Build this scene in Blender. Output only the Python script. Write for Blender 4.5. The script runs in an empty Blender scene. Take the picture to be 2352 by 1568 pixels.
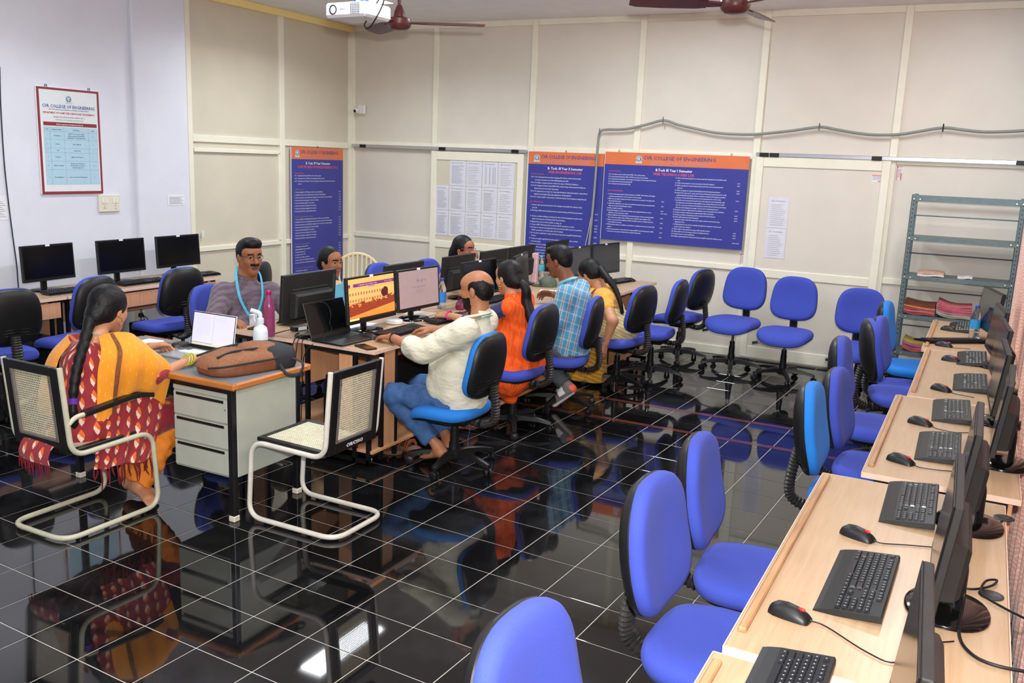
import bpy, math, random
import numpy as np
from mathutils import Matrix, Vector
R_ = math.radians
rnd = random.Random(7)
S = bpy.context.scene
C = S.collection
# ------------------------------------------------------------------ camera
cam = bpy.data.objects.new('camera', bpy.data.cameras.new('camera'))
C.objects.link(cam)
yaw, pit, rol = R_(-27.20243), R_(11.42483), R_(-2.26988)
fw = Vector((math.sin(yaw)*math.cos(pit), math.cos(yaw)*math.cos(pit), -math.sin(pit)))
rt0 = Vector((math.cos(yaw), -math.sin(yaw), 0)); dn0 = fw.cross(rt0)
rt = math.cos(rol)*rt0 + math.sin(rol)*dn0
dn = -math.sin(rol)*rt0 + math.cos(rol)*dn0
cam.matrix_world = Matrix(((rt.x, -dn.x, -fw.x, 7.18783), (rt.y, -dn.y, -fw.y, -9.34351), (rt.z, -dn.z, -fw.z, 1.94107), (0, 0, 0, 1)))
cam.data.sensor_width = 36.0
cam.data.lens = 31.767
cam.data.clip_start = 0.05
S.camera = cam
# ------------------------------------------------------------------ world, light, exposure
w = bpy.data.worlds.new('world'); S.world = w; w.use_nodes = True
w.node_tree.nodes['Background'].inputs[0].default_value = (0.9, 0.93, 1.0, 1)
w.node_tree.nodes['Background'].inputs[1].default_value = 0.25
S.view_settings.view_transform = 'Standard'
S.view_settings.look = 'None'
S.view_settings.gamma = 1.0
S.view_settings.use_curve_mapping = False
S.view_settings.exposure = 0.0
FLASH_W = 170.0     # the camera's flash
def area_light(name, loc, rot, sx, sy, watt, col=(1, 1, 1), spread=math.pi):
    l = bpy.data.lights.new(name, 'AREA'); l.shape = 'RECTANGLE'; l.size = sx; l.size_y = sy
    l.energy = watt; l.color = col; l.spread = spread
    o = bpy.data.objects.new(name, l); C.objects.link(o); o.location = loc; o.rotation_euler = rot
    return o
fl = area_light('flash_light', (7.16, -9.30, 2.16), (0, 0, 0), 0.10, 0.06, FLASH_W, (0.98, 1.0, 0.99))
fl.matrix_world = Matrix.Translation((7.22, -9.33, 2.12)) @ cam.matrix_world.to_3x3().to_4x4()
# ceiling luminaires: left back one mirrored in floor, others unseen, placed to balance light
LUM = [(1.5, -2.05, 36.), (4.2, -2.05, 56.), (7.0, -2.05, 40.), (1.5, -5.0, 17.), (4.2, -5.0, 40.), (7.0, -5.0, 14.), (4.2, -8.2, 42.), (7.0, -8.2, 22.)]  # left middle one added to brighten the left wall
for lx, ly, lw in LUM:
    area_light('luminaire_light', (lx, ly, 3.405), (0, 0, 0), 0.27, 1.1, lw, (0.91, 0.99, 1.06), R_({-2.05: 150, -5.0: 125}[ly] if lx < 2 else 180))

# ------------------------------------------------------------------ materials
def lin(h):
    if not isinstance(h, str): return tuple(h)
    h = h.lstrip('#'); o = []
    for i in (0, 2, 4):
        c = int(h[i:i+2], 16)/255.0
        o.append(c/12.92 if c <= 0.04045 else ((c+0.055)/1.055)**2.4)
    return tuple(o)
MATS = {}
class NT:
    def __init__(s, name):
        s.m = bpy.data.materials.new(name); s.m.use_nodes = True; s.t = s.m.node_tree
        s.b = s.t.nodes['Principled BSDF']
    def n(s, typ, **k):
        nd = s.t.nodes.new(typ)
        for a, v in k.items(): setattr(nd, a, v)
        return nd
    def l(s, a, b): s.t.links.new(a, b)
    def val(s, x):
        nd = s.n('ShaderNodeValue'); nd.outputs[0].default_value = x; return nd.outputs[0]
    def math(s, op, a, b=0.0, c=None):
        nd = s.n('ShaderNodeMath', operation=op)
        for i, q in enumerate((a, b, c)):
            if q is None: continue
            if isinstance(q, (int, float)): nd.inputs[i].default_value = q
            else: s.l(q, nd.inputs[i])
        return nd.outputs[0]
    def mix(s, f, a, b):
        nd = s.n('ShaderNodeMix', data_type='RGBA')
        if isinstance(f, (int, float)): nd.inputs[0].default_value = f
        else: s.l(f, nd.inputs[0])
        for i, q in ((6, a), (7, b)):
            if isinstance(q, (tuple, list)): nd.inputs[i].default_value = (*q[:3], 1)
            else: s.l(q, nd.inputs[i])
        return nd.outputs[2]
    def coord(s, kind='Object', scale=(1, 1, 1)):
        tc = s.n('ShaderNodeTexCoord'); mp = s.n('ShaderNodeMapping'); mp.inputs['Scale'].default_value = scale
        s.l(tc.outputs[kind], mp.inputs[0]); return mp.outputs[0]
    def noise(s, vec, scale=10, detail=3, rough=.55):
        nd = s.n('ShaderNodeTexNoise'); nd.inputs['Scale'].default_value = scale
        nd.inputs['Detail'].default_value = detail; nd.inputs['Roughness'].default_value = rough
        s.l(vec, nd.inputs['Vector']); return nd.outputs['Fac']
    def bump(s, h, strength=.2, dist=.002):
        nd = s.n('ShaderNodeBump'); nd.inputs['Strength'].default_value = strength
        nd.inputs['Distance'].default_value = dist; s.l(h, nd.inputs['Height']); s.l(nd.outputs[0], s.b.inputs['Normal'])
def M(name, col='#808080', rough=.5, metal=0., var=.08, scale=30., bump=0., bscale=200., bdist=.001, spec=.5, trans=0., ior=1.45, emit=0., coat=0., sheen=0., stretch=(1, 1, 1)):
    if name in MATS: return MATS[name]
    c = lin(col); t = NT(name); b = t.b
    vec = t.coord('Object', stretch)
    f = t.noise(vec, scale)
    lo = tuple(x*(1-var) for x in c); hi = tuple(min(1, x*(1+var)) for x in c)
    rp = t.n('ShaderNodeMapRange'); rp.inputs[1].default_value = .3; rp.inputs[2].default_value = .7; t.l(f, rp.inputs[0])
    colo = t.mix(rp.outputs[0], lo, hi)
    t.l(colo, b.inputs['Base Color'])
    b.inputs['Roughness'].default_value = rough; b.inputs['Metallic'].default_value = metal
    b.inputs['Specular IOR Level'].default_value = spec; b.inputs['IOR'].default_value = ior
    b.inputs['Transmission Weight'].default_value = trans
    b.inputs['Coat Weight'].default_value = coat; b.inputs['Sheen Weight'].default_value = sheen
    if emit: t.l(colo, b.inputs['Emission Color']); b.inputs['Emission Strength'].default_value = emit
    if bump: t.bump(t.noise(vec, bscale, 2), bump, bdist)
    MATS[name] = t.m; return t.m
def grain(name, c1, c2, rough=.42, axis=1, s=1.0):
    if name in MATS: return MATS[name]
    t = NT(name); sc = [22*s, 22*s, 22*s]; sc[axis] = 1.2*s
    vec = t.coord('Object', tuple(sc)); f = t.noise(vec, 3.0, 5, .6)
    f2 = t.noise(t.coord('Object', (3, 3, 3)), 1.0, 2)
    k = t.math('MULTIPLY_ADD', f2, .5, t.math('MULTIPLY', f, .75))
    rp = t.n('ShaderNodeMapRange'); rp.inputs[1].default_value = .4; rp.inputs[2].default_value = .85; t.l(k, rp.inputs[0])
    t.l(t.mix(rp.outputs[0], lin(c1), lin(c2)), t.b.inputs['Base Color']); t.b.inputs['Roughness'].default_value = rough
    MATS[name] = t.m; return t.m
# ------------------------------------------------------------------ geometry builder
def fillet(pts, r, n=6):
    pts = [Vector(p) for p in pts]; out = [pts[0]]
    for i in range(1, len(pts)-1):
        a, b, c = pts[i-1], pts[i], pts[i+1]
        u = (a-b); v = (c-b); rr = r[i] if isinstance(r, (list, tuple)) else r
        d = min(rr, u.length*.49, v.length*.49)
        if d < 1e-5: out.append(b); continue
        p0 = b+u.normalized()*d; p1 = b+v.normalized()*d
        for k in range(n+1):
            t = k/n; out.append(p0*(1-t)**2+b*2*t*(1-t)+p1*t*t)
    out.append(pts[-1]); return out
def spline(pts, n=6):
    P = [Vector(p) for p in pts]; P = [P[0]*2-P[1]]+P+[P[-1]*2-P[-2]]; out = []
    for i in range(1, len(P)-2):
        a, b, c, d = P[i-1:i+3]
        for k in range(n):
            t = k/n
            out.append(.5*((2*b)+(c-a)*t+(2*a-5*b+4*c-d)*t*t+(3*b-a-3*c+d)*t**3))
    out.append(P[-2]); return out
class G:
    def __init__(s): s.v = []; s.f = []; s.uv = None
    def add(s, vs, fs, T=None):
        o = len(s.v)
        if T is not None: vs = [T @ Vector(p) for p in vs]
        s.v += [tuple(p) for p in vs]; s.f += [tuple(i+o for i in q) for q in fs]; return s
    def box(s, x0, x1, y0, y1, z0, z1, c=0., T=None):
        if c <= 0:
            vs = [(x, y, z) for x in (x0, x1) for y in (y0, y1) for z in (z0, z1)]
            return s.add(vs, [(0, 1, 3, 2), (4, 6, 7, 5), (0, 4, 5, 1), (2, 3, 7, 6), (0, 2, 6, 4), (1, 5, 7, 3)], T)
        c = min(c, (x1-x0)*.49, (y1-y0)*.49, (z1-z0)*.49); vs = []; ix = {}
        X, Y, Z = (x0, x1), (y0, y1), (z0, z1); sg = (1, -1)
        for i in (0, 1):
            for j in (0, 1):
                for k in (0, 1):
                    for a in range(3):
                        p = [X[i]+sg[i]*c, Y[j]+sg[j]*c, Z[k]+sg[k]*c]; p[a] = (X[i], Y[j], Z[k])[a]
                        ix[i, j, k, a] = len(vs); vs.append(tuple(p))
        fs = []
        for a in range(3):
            b, d = (a+1) % 3, (a+2) % 3
            for e in (0, 1):
                q = []
                for (m, n) in ((0, 0), (1, 0), (1, 1), (0, 1)):
                    t = [0, 0, 0]; t[a] = e; t[b] = m; t[d] = n; q.append(ix[(*t, a)])
                fs.append(tuple(q) if e else tuple(q[::-1]))
            for m in (0, 1):
                for n in (0, 1):
                    t0 = [0, 0, 0]; t0[b] = m; t0[d] = n; t1 = list(t0); t1[a] = 1
                    q = (ix[(*t0, b)], ix[(*t1, b)], ix[(*t1, d)], ix[(*t0, d)])
                    fs.append(q if (m ^ n) else q[::-1])
        for i in (0, 1):
            for j in (0, 1):
                for k in (0, 1):
                    q = (ix[i, j, k, 0], ix[i, j, k, 1], ix[i, j, k, 2]); fs.append(q if (i+j+k) % 2 else q[::-1])
        return s.add(vs, fs, T)
    def tube(s, pts, r, n=8, cap=True, closed=False, ry=None, up=None, T=None):
        P = [Vector(p) for p in pts]; m = len(P)
        rr = r if isinstance(r, (list, tuple)) else [r]*m
        vs = []; fs = []; prev = None
        for i in range(m):
            if closed: d = P[(i+1) % m]-P[i-1]
            else: d = P[min(i+1, m-1)]-P[max(i-1, 0)]
            if d.length < 1e-9: d = Vector((0, 0, 1))
            d.normalize()
            if up is not None: u = d.cross(Vector(up))
            elif prev is None: u = d.cross(Vector((0, 0, 1)) if abs(d.z) < .9 else Vector((1, 0, 0)))
            else: u = prev-d*prev.dot(d)
            if u.length < 1e-6: u = d.orthogonal()
            u.normalize(); prev = u; w_ = u.cross(d)
            k = ry if ry is not None else 1.
            for a in range(n):
                t = 2*math.pi*a/n; vs.append(P[i]+u*(rr[i]*math.cos(t))+w_*(rr[i]*k*math.sin(t)))
        for i in range(m if closed else m-1):
            for a in range(n):
                b = (a+1) % n; i2 = (i+1) % m
                fs.append((i*n+a, i2*n+a, i2*n+b, i*n+b))
        if cap and not closed:
            fs.append(tuple(range(n))); fs.append(tuple((m-1)*n+a for a in reversed(range(n))))
        return s.add(vs, fs, T)
    def lathe(s, prof, n=16, T=None, cap=True):
        vs = []; fs = []; m = len(prof)
        for r, z in prof:
            for a in range(n):
                t = 2*math.pi*a/n; vs.append((r*math.cos(t), r*math.sin(t), z))
        for i in range(m-1):
            for a in range(n):
                b = (a+1) % n; fs.append((i*n+a, i*n+b, (i+1)*n+b, (i+1)*n+a))
        if cap:
            fs.append(tuple(reversed(range(n)))); fs.append(tuple((m-1)*n+a for a in range(n)))
        return s.add(vs, fs, T)
    def cyl(s, a, b, r, n=12): return s.tube([a, b], r, n)
    def ell(s, c, rad, n=12, m=8, T=None):
        vs = []; fs = []
        for i in range(m+1):
            p = math.pi*i/m
            for a in range(n):
                t = 2*math.pi*a/n
                vs.append((c[0]+rad[0]*math.sin(p)*math.cos(t), c[1]+rad[1]*math.sin(p)*math.sin(t), c[2]+rad[2]*math.cos(p)))
        for i in range(m):
            for a in range(n):
                b = (a+1) % n; fs.append((i*n+a, (i+1)*n+a, (i+1)*n+b, i*n+b))
        return s.add(vs, fs, T)
    def prism(s, poly, z0, z1, T=None):
        n = len(poly); vs = [(x, y, z0) for x, y in poly]+[(x, y, z1) for x, y in poly]
        fs = [tuple(reversed(range(n))), tuple(range(n, 2*n))]+[(i, (i+1) % n, n+(i+1) % n, n+i) for i in range(n)]
        return s.add(vs, fs, T)
    def rings(s, R, T=None, cap=True):
        n = len(R[0]); vs = [p for r in R for p in r]; fs = []
        for i in range(len(R)-1):
            for a in range(n):
                b = (a+1) % n; fs.append((i*n+a, i*n+b, (i+1)*n+b, (i+1)*n+a))
        if cap: fs.append(tuple(reversed(range(n)))); fs.append(tuple((len(R)-1)*n+a for a in range(n)))
        return s.add(vs, fs, T)
    def grid(s, rows, thick=0., closed=False):
        # sheet from rows of points, optional thickness along the normal
        A = np.array([[tuple(p) for p in r] for r in rows], float); m, n = A.shape[:2]
        du = np.gradient(A, axis=1); dv = np.gradient(A, axis=0); nn = np.cross(du, dv)
        nn /= np.linalg.norm(nn, axis=2, keepdims=True)+1e-9
        if thick <= 0:
            return s.add([tuple(p) for p in A.reshape(-1, 3)], [(i*n+j, i*n+j+1, (i+1)*n+j+1, (i+1)*n+j) for i in range(m-1) for j in range(n-1)])
        B = A+nn*thick/2; D = A-nn*thick/2
        vs = [tuple(p) for p in B.reshape(-1, 3)]+[tuple(p) for p in D.reshape(-1, 3)]; o = m*n; fs = []
        for i in range(m-1):
            for j in range(n-1):
                a, b, c, d = i*n+j, i*n+j+1, (i+1)*n+j+1, (i+1)*n+j
                fs += [(a, b, c, d), (o+d, o+c, o+b, o+a)]
        for j in range(n-1):
            fs += [(j+1, j, o+j, o+j+1), ((m-1)*n+j, (m-1)*n+j+1, o+(m-1)*n+j+1, o+(m-1)*n+j)]
        for i in range(m-1):
            fs += [(i*n, (i+1)*n, o+(i+1)*n, o+i*n), ((i+1)*n+n-1, i*n+n-1, o+i*n+n-1, o+(i+1)*n+n-1)]
        return s.add(vs, fs)
    def build(s, name, mat, parent=None, smooth=None, loc=None, kind=None):
        me = bpy.data.meshes.new(name); me.from_pydata(s.v, [], s.f); me.update()
        ms = mat if isinstance(mat, (list, tuple)) else [mat]
        for q in ms: me.materials.append(q)
        o = bpy.data.objects.new(name, me); C.objects.link(o)
        if parent is not None: o.parent = parent
        if loc is not None: o.location = loc
        if smooth is not None:
            me.shade_smooth(); me.set_sharp_from_angle(angle=R_(smooth))
        if kind: o['kind'] = kind
        return o
def rotT(loc=(0, 0, 0), rz=0., ry=0., rx=0.):
    return Matrix.Translation(loc) @ Matrix.Rotation(rz, 4, 'Z') @ Matrix.Rotation(ry, 4, 'Y') @ Matrix.Rotation(rx, 4, 'X')
def tag(o, label, cat, group=None):
    o['label'] = label; o['category'] = cat
    if group: o['group'] = group
    return o
def thing(name, label, cat, loc=(0, 0, 0), rz=0., group=None):
    o = bpy.data.objects.new(name, None); C.objects.link(o); o.empty_display_size = .1
    o.location = loc; o.rotation_euler = (0, 0, rz); return tag(o, label, cat, group)
def struct(o): o['kind'] = 'structure'; return o
def dup(root, loc, rz, label, parent=None):
    r = root.copy(); C.objects.link(r); r.location = loc; r.rotation_euler = (0, 0, rz)
    r['label'] = label
    for ch in KIDS(root):
        c = ch.copy(); C.objects.link(c); c.parent = r
        for g in KIDS(ch):
            d = g.copy(); C.objects.link(d); d.parent = c
    return r
_K = {}
def KIDS(o):
    if o.name not in _K: _K[o.name] = [x for x in bpy.data.objects if x.parent == o]
    return _K[o.name]
def reparent(o, p):
    # keeps world coordinates: builders of world-space parts hang them under an Empty at the thing's base
    o.parent = p; o.matrix_parent_inverse = Matrix.Translation(-Vector(p.location)); return o
def base_thing(name, label, cat, loc, parts, group=None):
    t = thing(name, label, cat, loc, 0, group)
    for q in parts: reparent(q, t)
    return t
def text_mesh(body, size, mat, T, parent=None, width=None, align='LEFT', name='lettering', bold=0., maxw=None, lead=1.0):
    cu = bpy.data.curves.new('t', 'FONT'); cu.body = body; cu.size = size; cu.resolution_u = 1; cu.align_x = align
    cu.offset = bold; cu.space_line = lead
    ob = bpy.data.objects.new('t', cu)
    me = bpy.data.meshes.new_from_object(ob); bpy.data.objects.remove(ob)
    xs = [v.co.x for v in me.vertices]
    if xs:
        W_ = max(xs)-min(xs); k = 1.
        if width: k = width/W_
        elif maxw and W_ > maxw: k = maxw/W_
        me.transform(T @ Matrix.Diagonal((k, 1, 1, 1)))
    me.materials.clear(); me.materials.append(mat); me.name = name
    o = bpy.data.objects.new(name, me); C.objects.link(o)
    if parent is not None: o.parent = parent
    return o
# ================================================================== THE ROOM
CEIL = 3.45
m_cream = M('cream_frame_paint', '#f0ecd8', .35, var=.03, scale=6)
m_panel = M('beige_laminate', '#dfd8ca', .42, var=.03, scale=3, bump=.05, bscale=400)
m_panel_w = M('beige_laminate_side', '#d6ceb9', .42, var=.03, scale=3, bump=.05, bscale=400)
m_white = M('white_wall_paint', '#dcdfe8', .6, var=.025, scale=4, bump=.08, bscale=120)
m_ceil = M('ceiling_paint', '#f5f3f2', .7, var=.03, scale=5)
m_alu = M('aluminium', '#b9bcc2', .3, metal=.9, var=.05)
m_blk = M('black_plastic', '#141516', .42, var=.15, scale=60, bump=.15, bscale=700)
m_blk_gloss = M('gloss_black_plastic', '#0b0b0c', .12, var=.1)
m_blkmetal = M('black_painted_steel', '#101112', .35, var=.2, scale=25)
m_brownrail = M('brown_rail', '#5a4a3a', .6)
# ---- floor: grout slab, black granite tiles, two red inlay bands
t = NT('grout'); f = t.noise(t.coord('Object'), 25, 4)
t.l(t.mix(f, lin('#8f8b83'), lin('#c9c4b8')), t.b.inputs['Base Color']); t.b.inputs['Roughness'].default_value = .8; m_grout = t.m
t = NT('black_granite_tile')
ge = t.n('ShaderNodeNewGeometry'); oi = t.n('ShaderNodeObjectInfo')
sp = t.noise(ge.outputs['Position'], 420, 2, .8)
r1 = t.n('ShaderNodeMapRange'); r1.inputs[1].default_value = .66; r1.inputs[2].default_value = .8; t.l(sp, r1.inputs[0])
du = t.noise(ge.outputs['Position'], 1.7, 6, .62)
r2 = t.n('ShaderNodeMapRange'); r2.inputs[1].default_value = .48; r2.inputs[2].default_value = .8; r2.inputs[4].default_value = .3; t.l(du, r2.inputs[0])
rv = t.math('MULTIPLY', oi.outputs['Random'], .35)
c0 = t.mix(rv, lin('#0c0c0d'), lin('#1b1b1d'))
c1 = t.mix(t.math('MULTIPLY', r1.outputs[0], .35), c0, lin('#77777c'))
c2 = t.mix(t.math('MULTIPLY', r2.outputs[0], .25), c1, lin('#8b8d92'))
t.l(c2, t.b.inputs['Base Color'])
t.l(t.math('MULTIPLY_ADD', r2.outputs[0], .16, .035), t.b.inputs['Roughness'])
t.b.inputs['IOR'].default_value = 1.58
m_tile = t.m
floor = struct(G().box(-.3, 7.95, -11.3, .12, -.12, -.0016).build('floor', m_grout))
floor['label'] = 'black polished granite tile floor with pale grout lines'
th = R_(2.59466); ex = Vector((math.cos(th), -math.sin(th), 0)); ey = Vector((math.sin(th), math.cos(th), 0)); TO = Vector((4.02582, -6.97314, 0)); TS = .305
g = G(); hh = TS/2-.0022; g.box(-hh, hh, -hh, hh, -.008, 0, .0012)
tile0 = g.build('floor_tile', m_tile); tile_me = tile0.data; bpy.data.objects.remove(tile0)
Minv = cam.matrix_world.inverted(); cand = []
for i in range(-40, 30):
    for j in range(-30, 45):
        c = TO+ex*((i+.5)*TS)+ey*((j+.5)*TS)
        if not (-.15 < c.x < 7.85 and -11.15 < c.y < -.12): continue
        q = Minv @ c; vis = False
        if q.z < -.2:
            u = 1176+2075.45*q.x/-q.z; v = 784-2075.45*q.y/-q.z
            vis = -120 < u < 2250 and 600 < v < 1680
        cand.append((0 if vis else 1, q.length, c))
cand.sort(key=lambda a: a[:2])
for k, (a, b, c) in enumerate(cand[:300]):
    o = bpy.data.objects.new('floor_tile', tile_me); C.objects.link(o); o.parent = floor
    o.location = c; o.rotation_euler = (0, 0, -th)
g = G()
for a, b, c in cand[300:]: g.box(-hh, hh, -hh, hh, -.008, 0, .0012, T=rotT(c, -th))
g.build('far_tiles', m_tile, floor, kind='stuff')
m_red = M('red_granite_band', '#5c2f26', .12, var=.35, scale=120)
for y0 in (-2.43, -2.99):
    g = G(); g.box(.4, 7.3, y0-.028, y0+.028, -.006, .0006, T=None); g.build('inlay_band', m_red, floor)
# ---- ceiling
ceil = struct(G().box(-.3, 7.95, -11.3, .12, CEIL, CEIL+.12).build('ceiling', m_ceil))
# ---- back wall: backing, laminate panels, cream frame
MX = [.035, 1.256, 2.535, 3.79, 5.06, 6.336, 7.62]
wb = struct(G().box(-.3, 7.95, .012, .12, -.02, CEIL+.05).build('wall_back', m_panel))
for a, b in zip(MX[:-1], MX[1:]):
    for z0, z1 in ((.09, .905), (.955, 2.03), (2.085, 3.40)):
        G().box(a+.02, b-.02, 0, .02, z0-.02, z1+.02).build('panel', m_panel, wb)
for x in MX:
    G().box(x-.034, x+.034, -.028, .02, 0, CEIL, .004).build('mullion', m_cream, wb)
for a, b in zip(MX[:-1], MX[1:]):
    for z, h in ((.045, .045), (.93, .028), (2.055, .028), (3.42, .032)):
        G().box(a+.034, b-.034, -.022, .02, z-h, z+h, .004).build('rail', m_cream, wb)
# sliding doors in bay two and bay five, with their aluminium tracks
def slide_door(n, x0, x1, z0, z1, low):
    d = struct(G().box(x0+.05, x1-.05, -.045, -.03, low, z1-.05).build('door_%d' % n, m_panel_w if n == 1 else m_panel))
    for a, b, c, e in ((x0, x0+.075, low, z1), (x1-.075, x1, low, z1)):
        G().box(a, b, -.06, -.029, c, e, .005).build('stile', m_cream, d)
    for c, e in ((z1-.1, z1), (z0-.04, z0+.045), (low, low+.12)):
        G().box(x0+.075, x1-.075, -.058, -.029, c, e, .005).build('door_rail', m_cream, d)
    return d
slide_door(1, 1.235, 2.47, .9, 1.995, .02)
slide_door(2, 5.075, 6.33, .9, 2.06, .02)
def track(n, x0, x1, z, xs):
    d = struct(G().box(x0, x1, -.062, -.028, z-.018, z+.014, .003).build('trim_%d' % n, m_alu))
    G().box(x0, x1, -.066, -.060, z-.02, z-.014).build('track_lip', m_alu, d)
    for x in xs:
        g = G().box(x-.045, x+.045, -.075, -.058, z-.026, z+.012, .004)
        for q in (-.03, 0, .03): g.cyl((x+q, -.08, z-.006), (x+q, -.058, z-.006), .007, 8)
        g.build('roller_bracket', m_blk, d, 30)
track(1, .06, 2.5, 2.03, (.235, 1.39, 2.36))
track(2, 5.07, 7.58, 2.083, (5.15, 5.25, 6.2, 7.4))
# ---- corner partition (left of the back corner)
wp = struct(G().box(-.12, -.012, -2.95, .02, -.02, CEIL+.05).build('wall_partition', m_panel_w))
MY = [-2.62, -1.275, -.03]
for a, b in zip(MY[:-1], MY[1:]):
    for z0, z1 in ((.09, .875), (.92, 1.985), (2.06, 3.36)):
        G().box(-.02, 0, a+.02, b-.02, z0-.02, z1+.02).build('panel', m_panel_w, wp)
for y, h in zip(MY, (.03, .038, .03)):
    G().box(-.02, .028, y-h, y+h, 0, CEIL, .004).build('mullion', m_cream, wp)
for a, b in zip(MY[:-1], MY[1:]):
    for z, h in ((.045, .045), (.895, .025), (2.02, .035)):
        G().box(-.02, .022, a+.034, b-.034, z-h, z+h, .004).build('rail', m_cream, wp)
# sash of the left bay: lower rail under the mid rail with a thin stile
G().box(-.01, .03, -2.58, -1.32, 1.885, 1.925, .004).build('rail', m_cream, wp)
G().box(-.01, .03, -1.345, -1.315, .92, 1.9, .004).build('stile', m_cream, wp)
m_cove = M('cream_cove_lit', '#ffe79c', .5, var=.03)  # cream trim; the bright yellow light on it is put into the colour
struct(G().box(-.02, .06, -3.4, .0, 3.375, CEIL, .008).build('trim_3', m_cove))
# ---- plastered wall and column on the left, wall behind the camera, wall on the right
struct(G().box(-.12, .30, -11.3, -3.55, -.02, CEIL+.05).build('wall_left', m_white))
struct(G().box(-.12, .352, -3.56, -2.95, -.02, CEIL+.05, .012).build('wall_column', m_white))
struct(G().box(-.12, 7.95, -11.4, -11.2, -.02, CEIL+.05).build('wall_front', m_white))
struct(G().box(7.8, 7.95, -11.3, .1, -.02, CEIL+.05).build('wall_right', m_white))
m_skirt = M('black_skirting', '#1a1a1c', .2, var=.2)
struct(G().box(.29, .315, -11.2, -3.56, 0, .1, .004).build('baseboard_left', m_skirt))
# ---- ceiling luminaires
m_lamp = M('lamp_diffuser', '#ffffff', .5, var=0., emit=6.0)
for k, (lx, ly, lw) in enumerate(LUM):
    wq = {-2.05: 'near the back wall', -5.0: 'over the middle of the room', -8.2: 'behind the photographer'}[ly]
    wx = {1.5: 'left', 4.2: 'centre', 7.0: 'right'}[lx]
    T0 = thing('ceiling_light', 'louvred white ceiling luminaire out of view, %s row, %s' % (wx, wq), 'ceiling light', (lx, ly, CEIL), 0, 'louvred ceiling luminaires')
    g = G().box(-.17, .17, -.62, -.6, -.03, 0).box(-.17, .17, .6, .62, -.03, 0).box(-.17, -.15, -.6, .6, -.03, 0).box(.15, .17, -.6, .6, -.03, 0)
    g.build('frame', M('white_enamel', '#eeeeee', .3, var=.02), T0)
    G().box(-.15, .15, -.6, .6, -.012, -.006).build('diffuser', m_lamp, T0)
    g = G()
    for q in range(25): g.box(-.15, .15, -.585+q*.0487, -.583+q*.0487, -.035, -.02)
    g.build('louvre', m_alu, T0, kind='stuff')
# ---- curtain along the right-hand wall
t = NT('salmon_curtain')
uvv = t.coord('UV', (1, 1, 1)); sx = t.n('ShaderNodeSeparateXYZ'); t.l(uvv, sx.inputs[0])
# scallop (fan) motif: rows of arcs
ux = t.math('MULTIPLY', sx.outputs[0], 22.); uy = t.math('MULTIPLY', sx.outputs[1], 30.)
row = t.math('FLOOR', uy); off = t.math('MULTIPLY', t.math('MODULO', row, 2.), .5)
fx = t.math('SUBTRACT', t.math('FRACT', t.math('ADD', ux, off)), .5); fy = t.math('FRACT', uy)
rad = t.math('SQRT', t.math('ADD', t.math('MULTIPLY', fx, fx), t.math('MULTIPLY', fy, fy)))
st = t.math('LESS_THAN', t.math('FRACT', t.math('MULTIPLY', rad, 4.)), .3)
ng = t.noise(t.coord('Object'), 180, 2)
cc = t.mix(st, lin('#eab09c'), lin('#f6d3c6')); cc = t.mix(t.math('MULTIPLY', ng, .2), cc, lin('#c98471'))
t.l(cc, t.b.inputs['Base Color']); t.b.inputs['Roughness'].default_value = .85; t.b.inputs['Sheen Weight'].default_value = .3
rows = []; NZ = 14; NY = 420
g = G()
for a in range(NZ+1):
    z = .12+(3.2-.12)*a/NZ; r_ = []
    for b in range(NY+1):
        y = -10.0+b*(9.45/NY); ph = b*.75+.8*math.sin(b*.09)
        x = 7.535-.07*math.sin(ph)*(1-.35*z/3.2)-.015*math.sin(b*.05+1)
        r_.append((x, y, z))
    rows.append(r_)
g.grid(rows)
cu = g.build('curtain', t.m, None, 60)
uvl = cu.data.uv_layers.new(name='UVMap')
for lp in cu.data.loops:
    v = lp.vertex_index; uvl.data[lp.index].uv = ((v % (NY+1))/NY*5.0, (v//(NY+1))/NZ*1.4)
md = cu.modifiers.new('thick', 'SOLIDIFY'); md.thickness = .004
tag(cu, 'salmon pink scallop-patterned curtain hanging behind the right-hand desks', 'curtain')
# ================================================================== FURNITURE
m_wood = grain('beech_laminate', '#ae8d6a', '#bfa383', .32, axis=1)
m_woodx = grain('beech_laminate_cross', '#c98e63', '#dba57a', .4, axis=2)
m_edge = M('pale_edge_band', '#e6c3ae', .45, var=.06)
m_lip = grain('worn_wood_strip', '#8f6440', '#c79e70', .5, axis=1)
m_blue = M('blue_fabric', '#3c4cae', .9, var=.12, scale=350, bump=.25, bscale=900, sheen=.03)
m_lblue = M('light_blue_fabric', '#1d76cc', .9, var=.12, scale=350, bump=.25, bscale=900, sheen=.03)
m_chrome = M('chrome', '#c8c8c8', .15, metal=1., var=.05)
m_rib = M('black_rubber_bellows', '#2e2d2b', .38, var=.2)
def superell(w_, h_, n=40, e=3.0, taper=0., sq=0.):
    out = []
    for k in range(n):
        t = 2*math.pi*k/n; c, s_ = math.cos(t), math.sin(t)
        x = abs(c)**(2/e)*math.copysign(1, c)*w_/2; y = abs(s_)**(2/e)*math.copysign(1, s_)*h_/2
        out.append((x*(1-taper*(y/h_)), y))
    return out
def cushion_rings(out, prof, shape):
    # prof: (scale, height) ; shape(x,y,h)->point
    return [[shape(x*s_, y*s_, h_) for x, y in out] for s_, h_ in prof]
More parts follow.
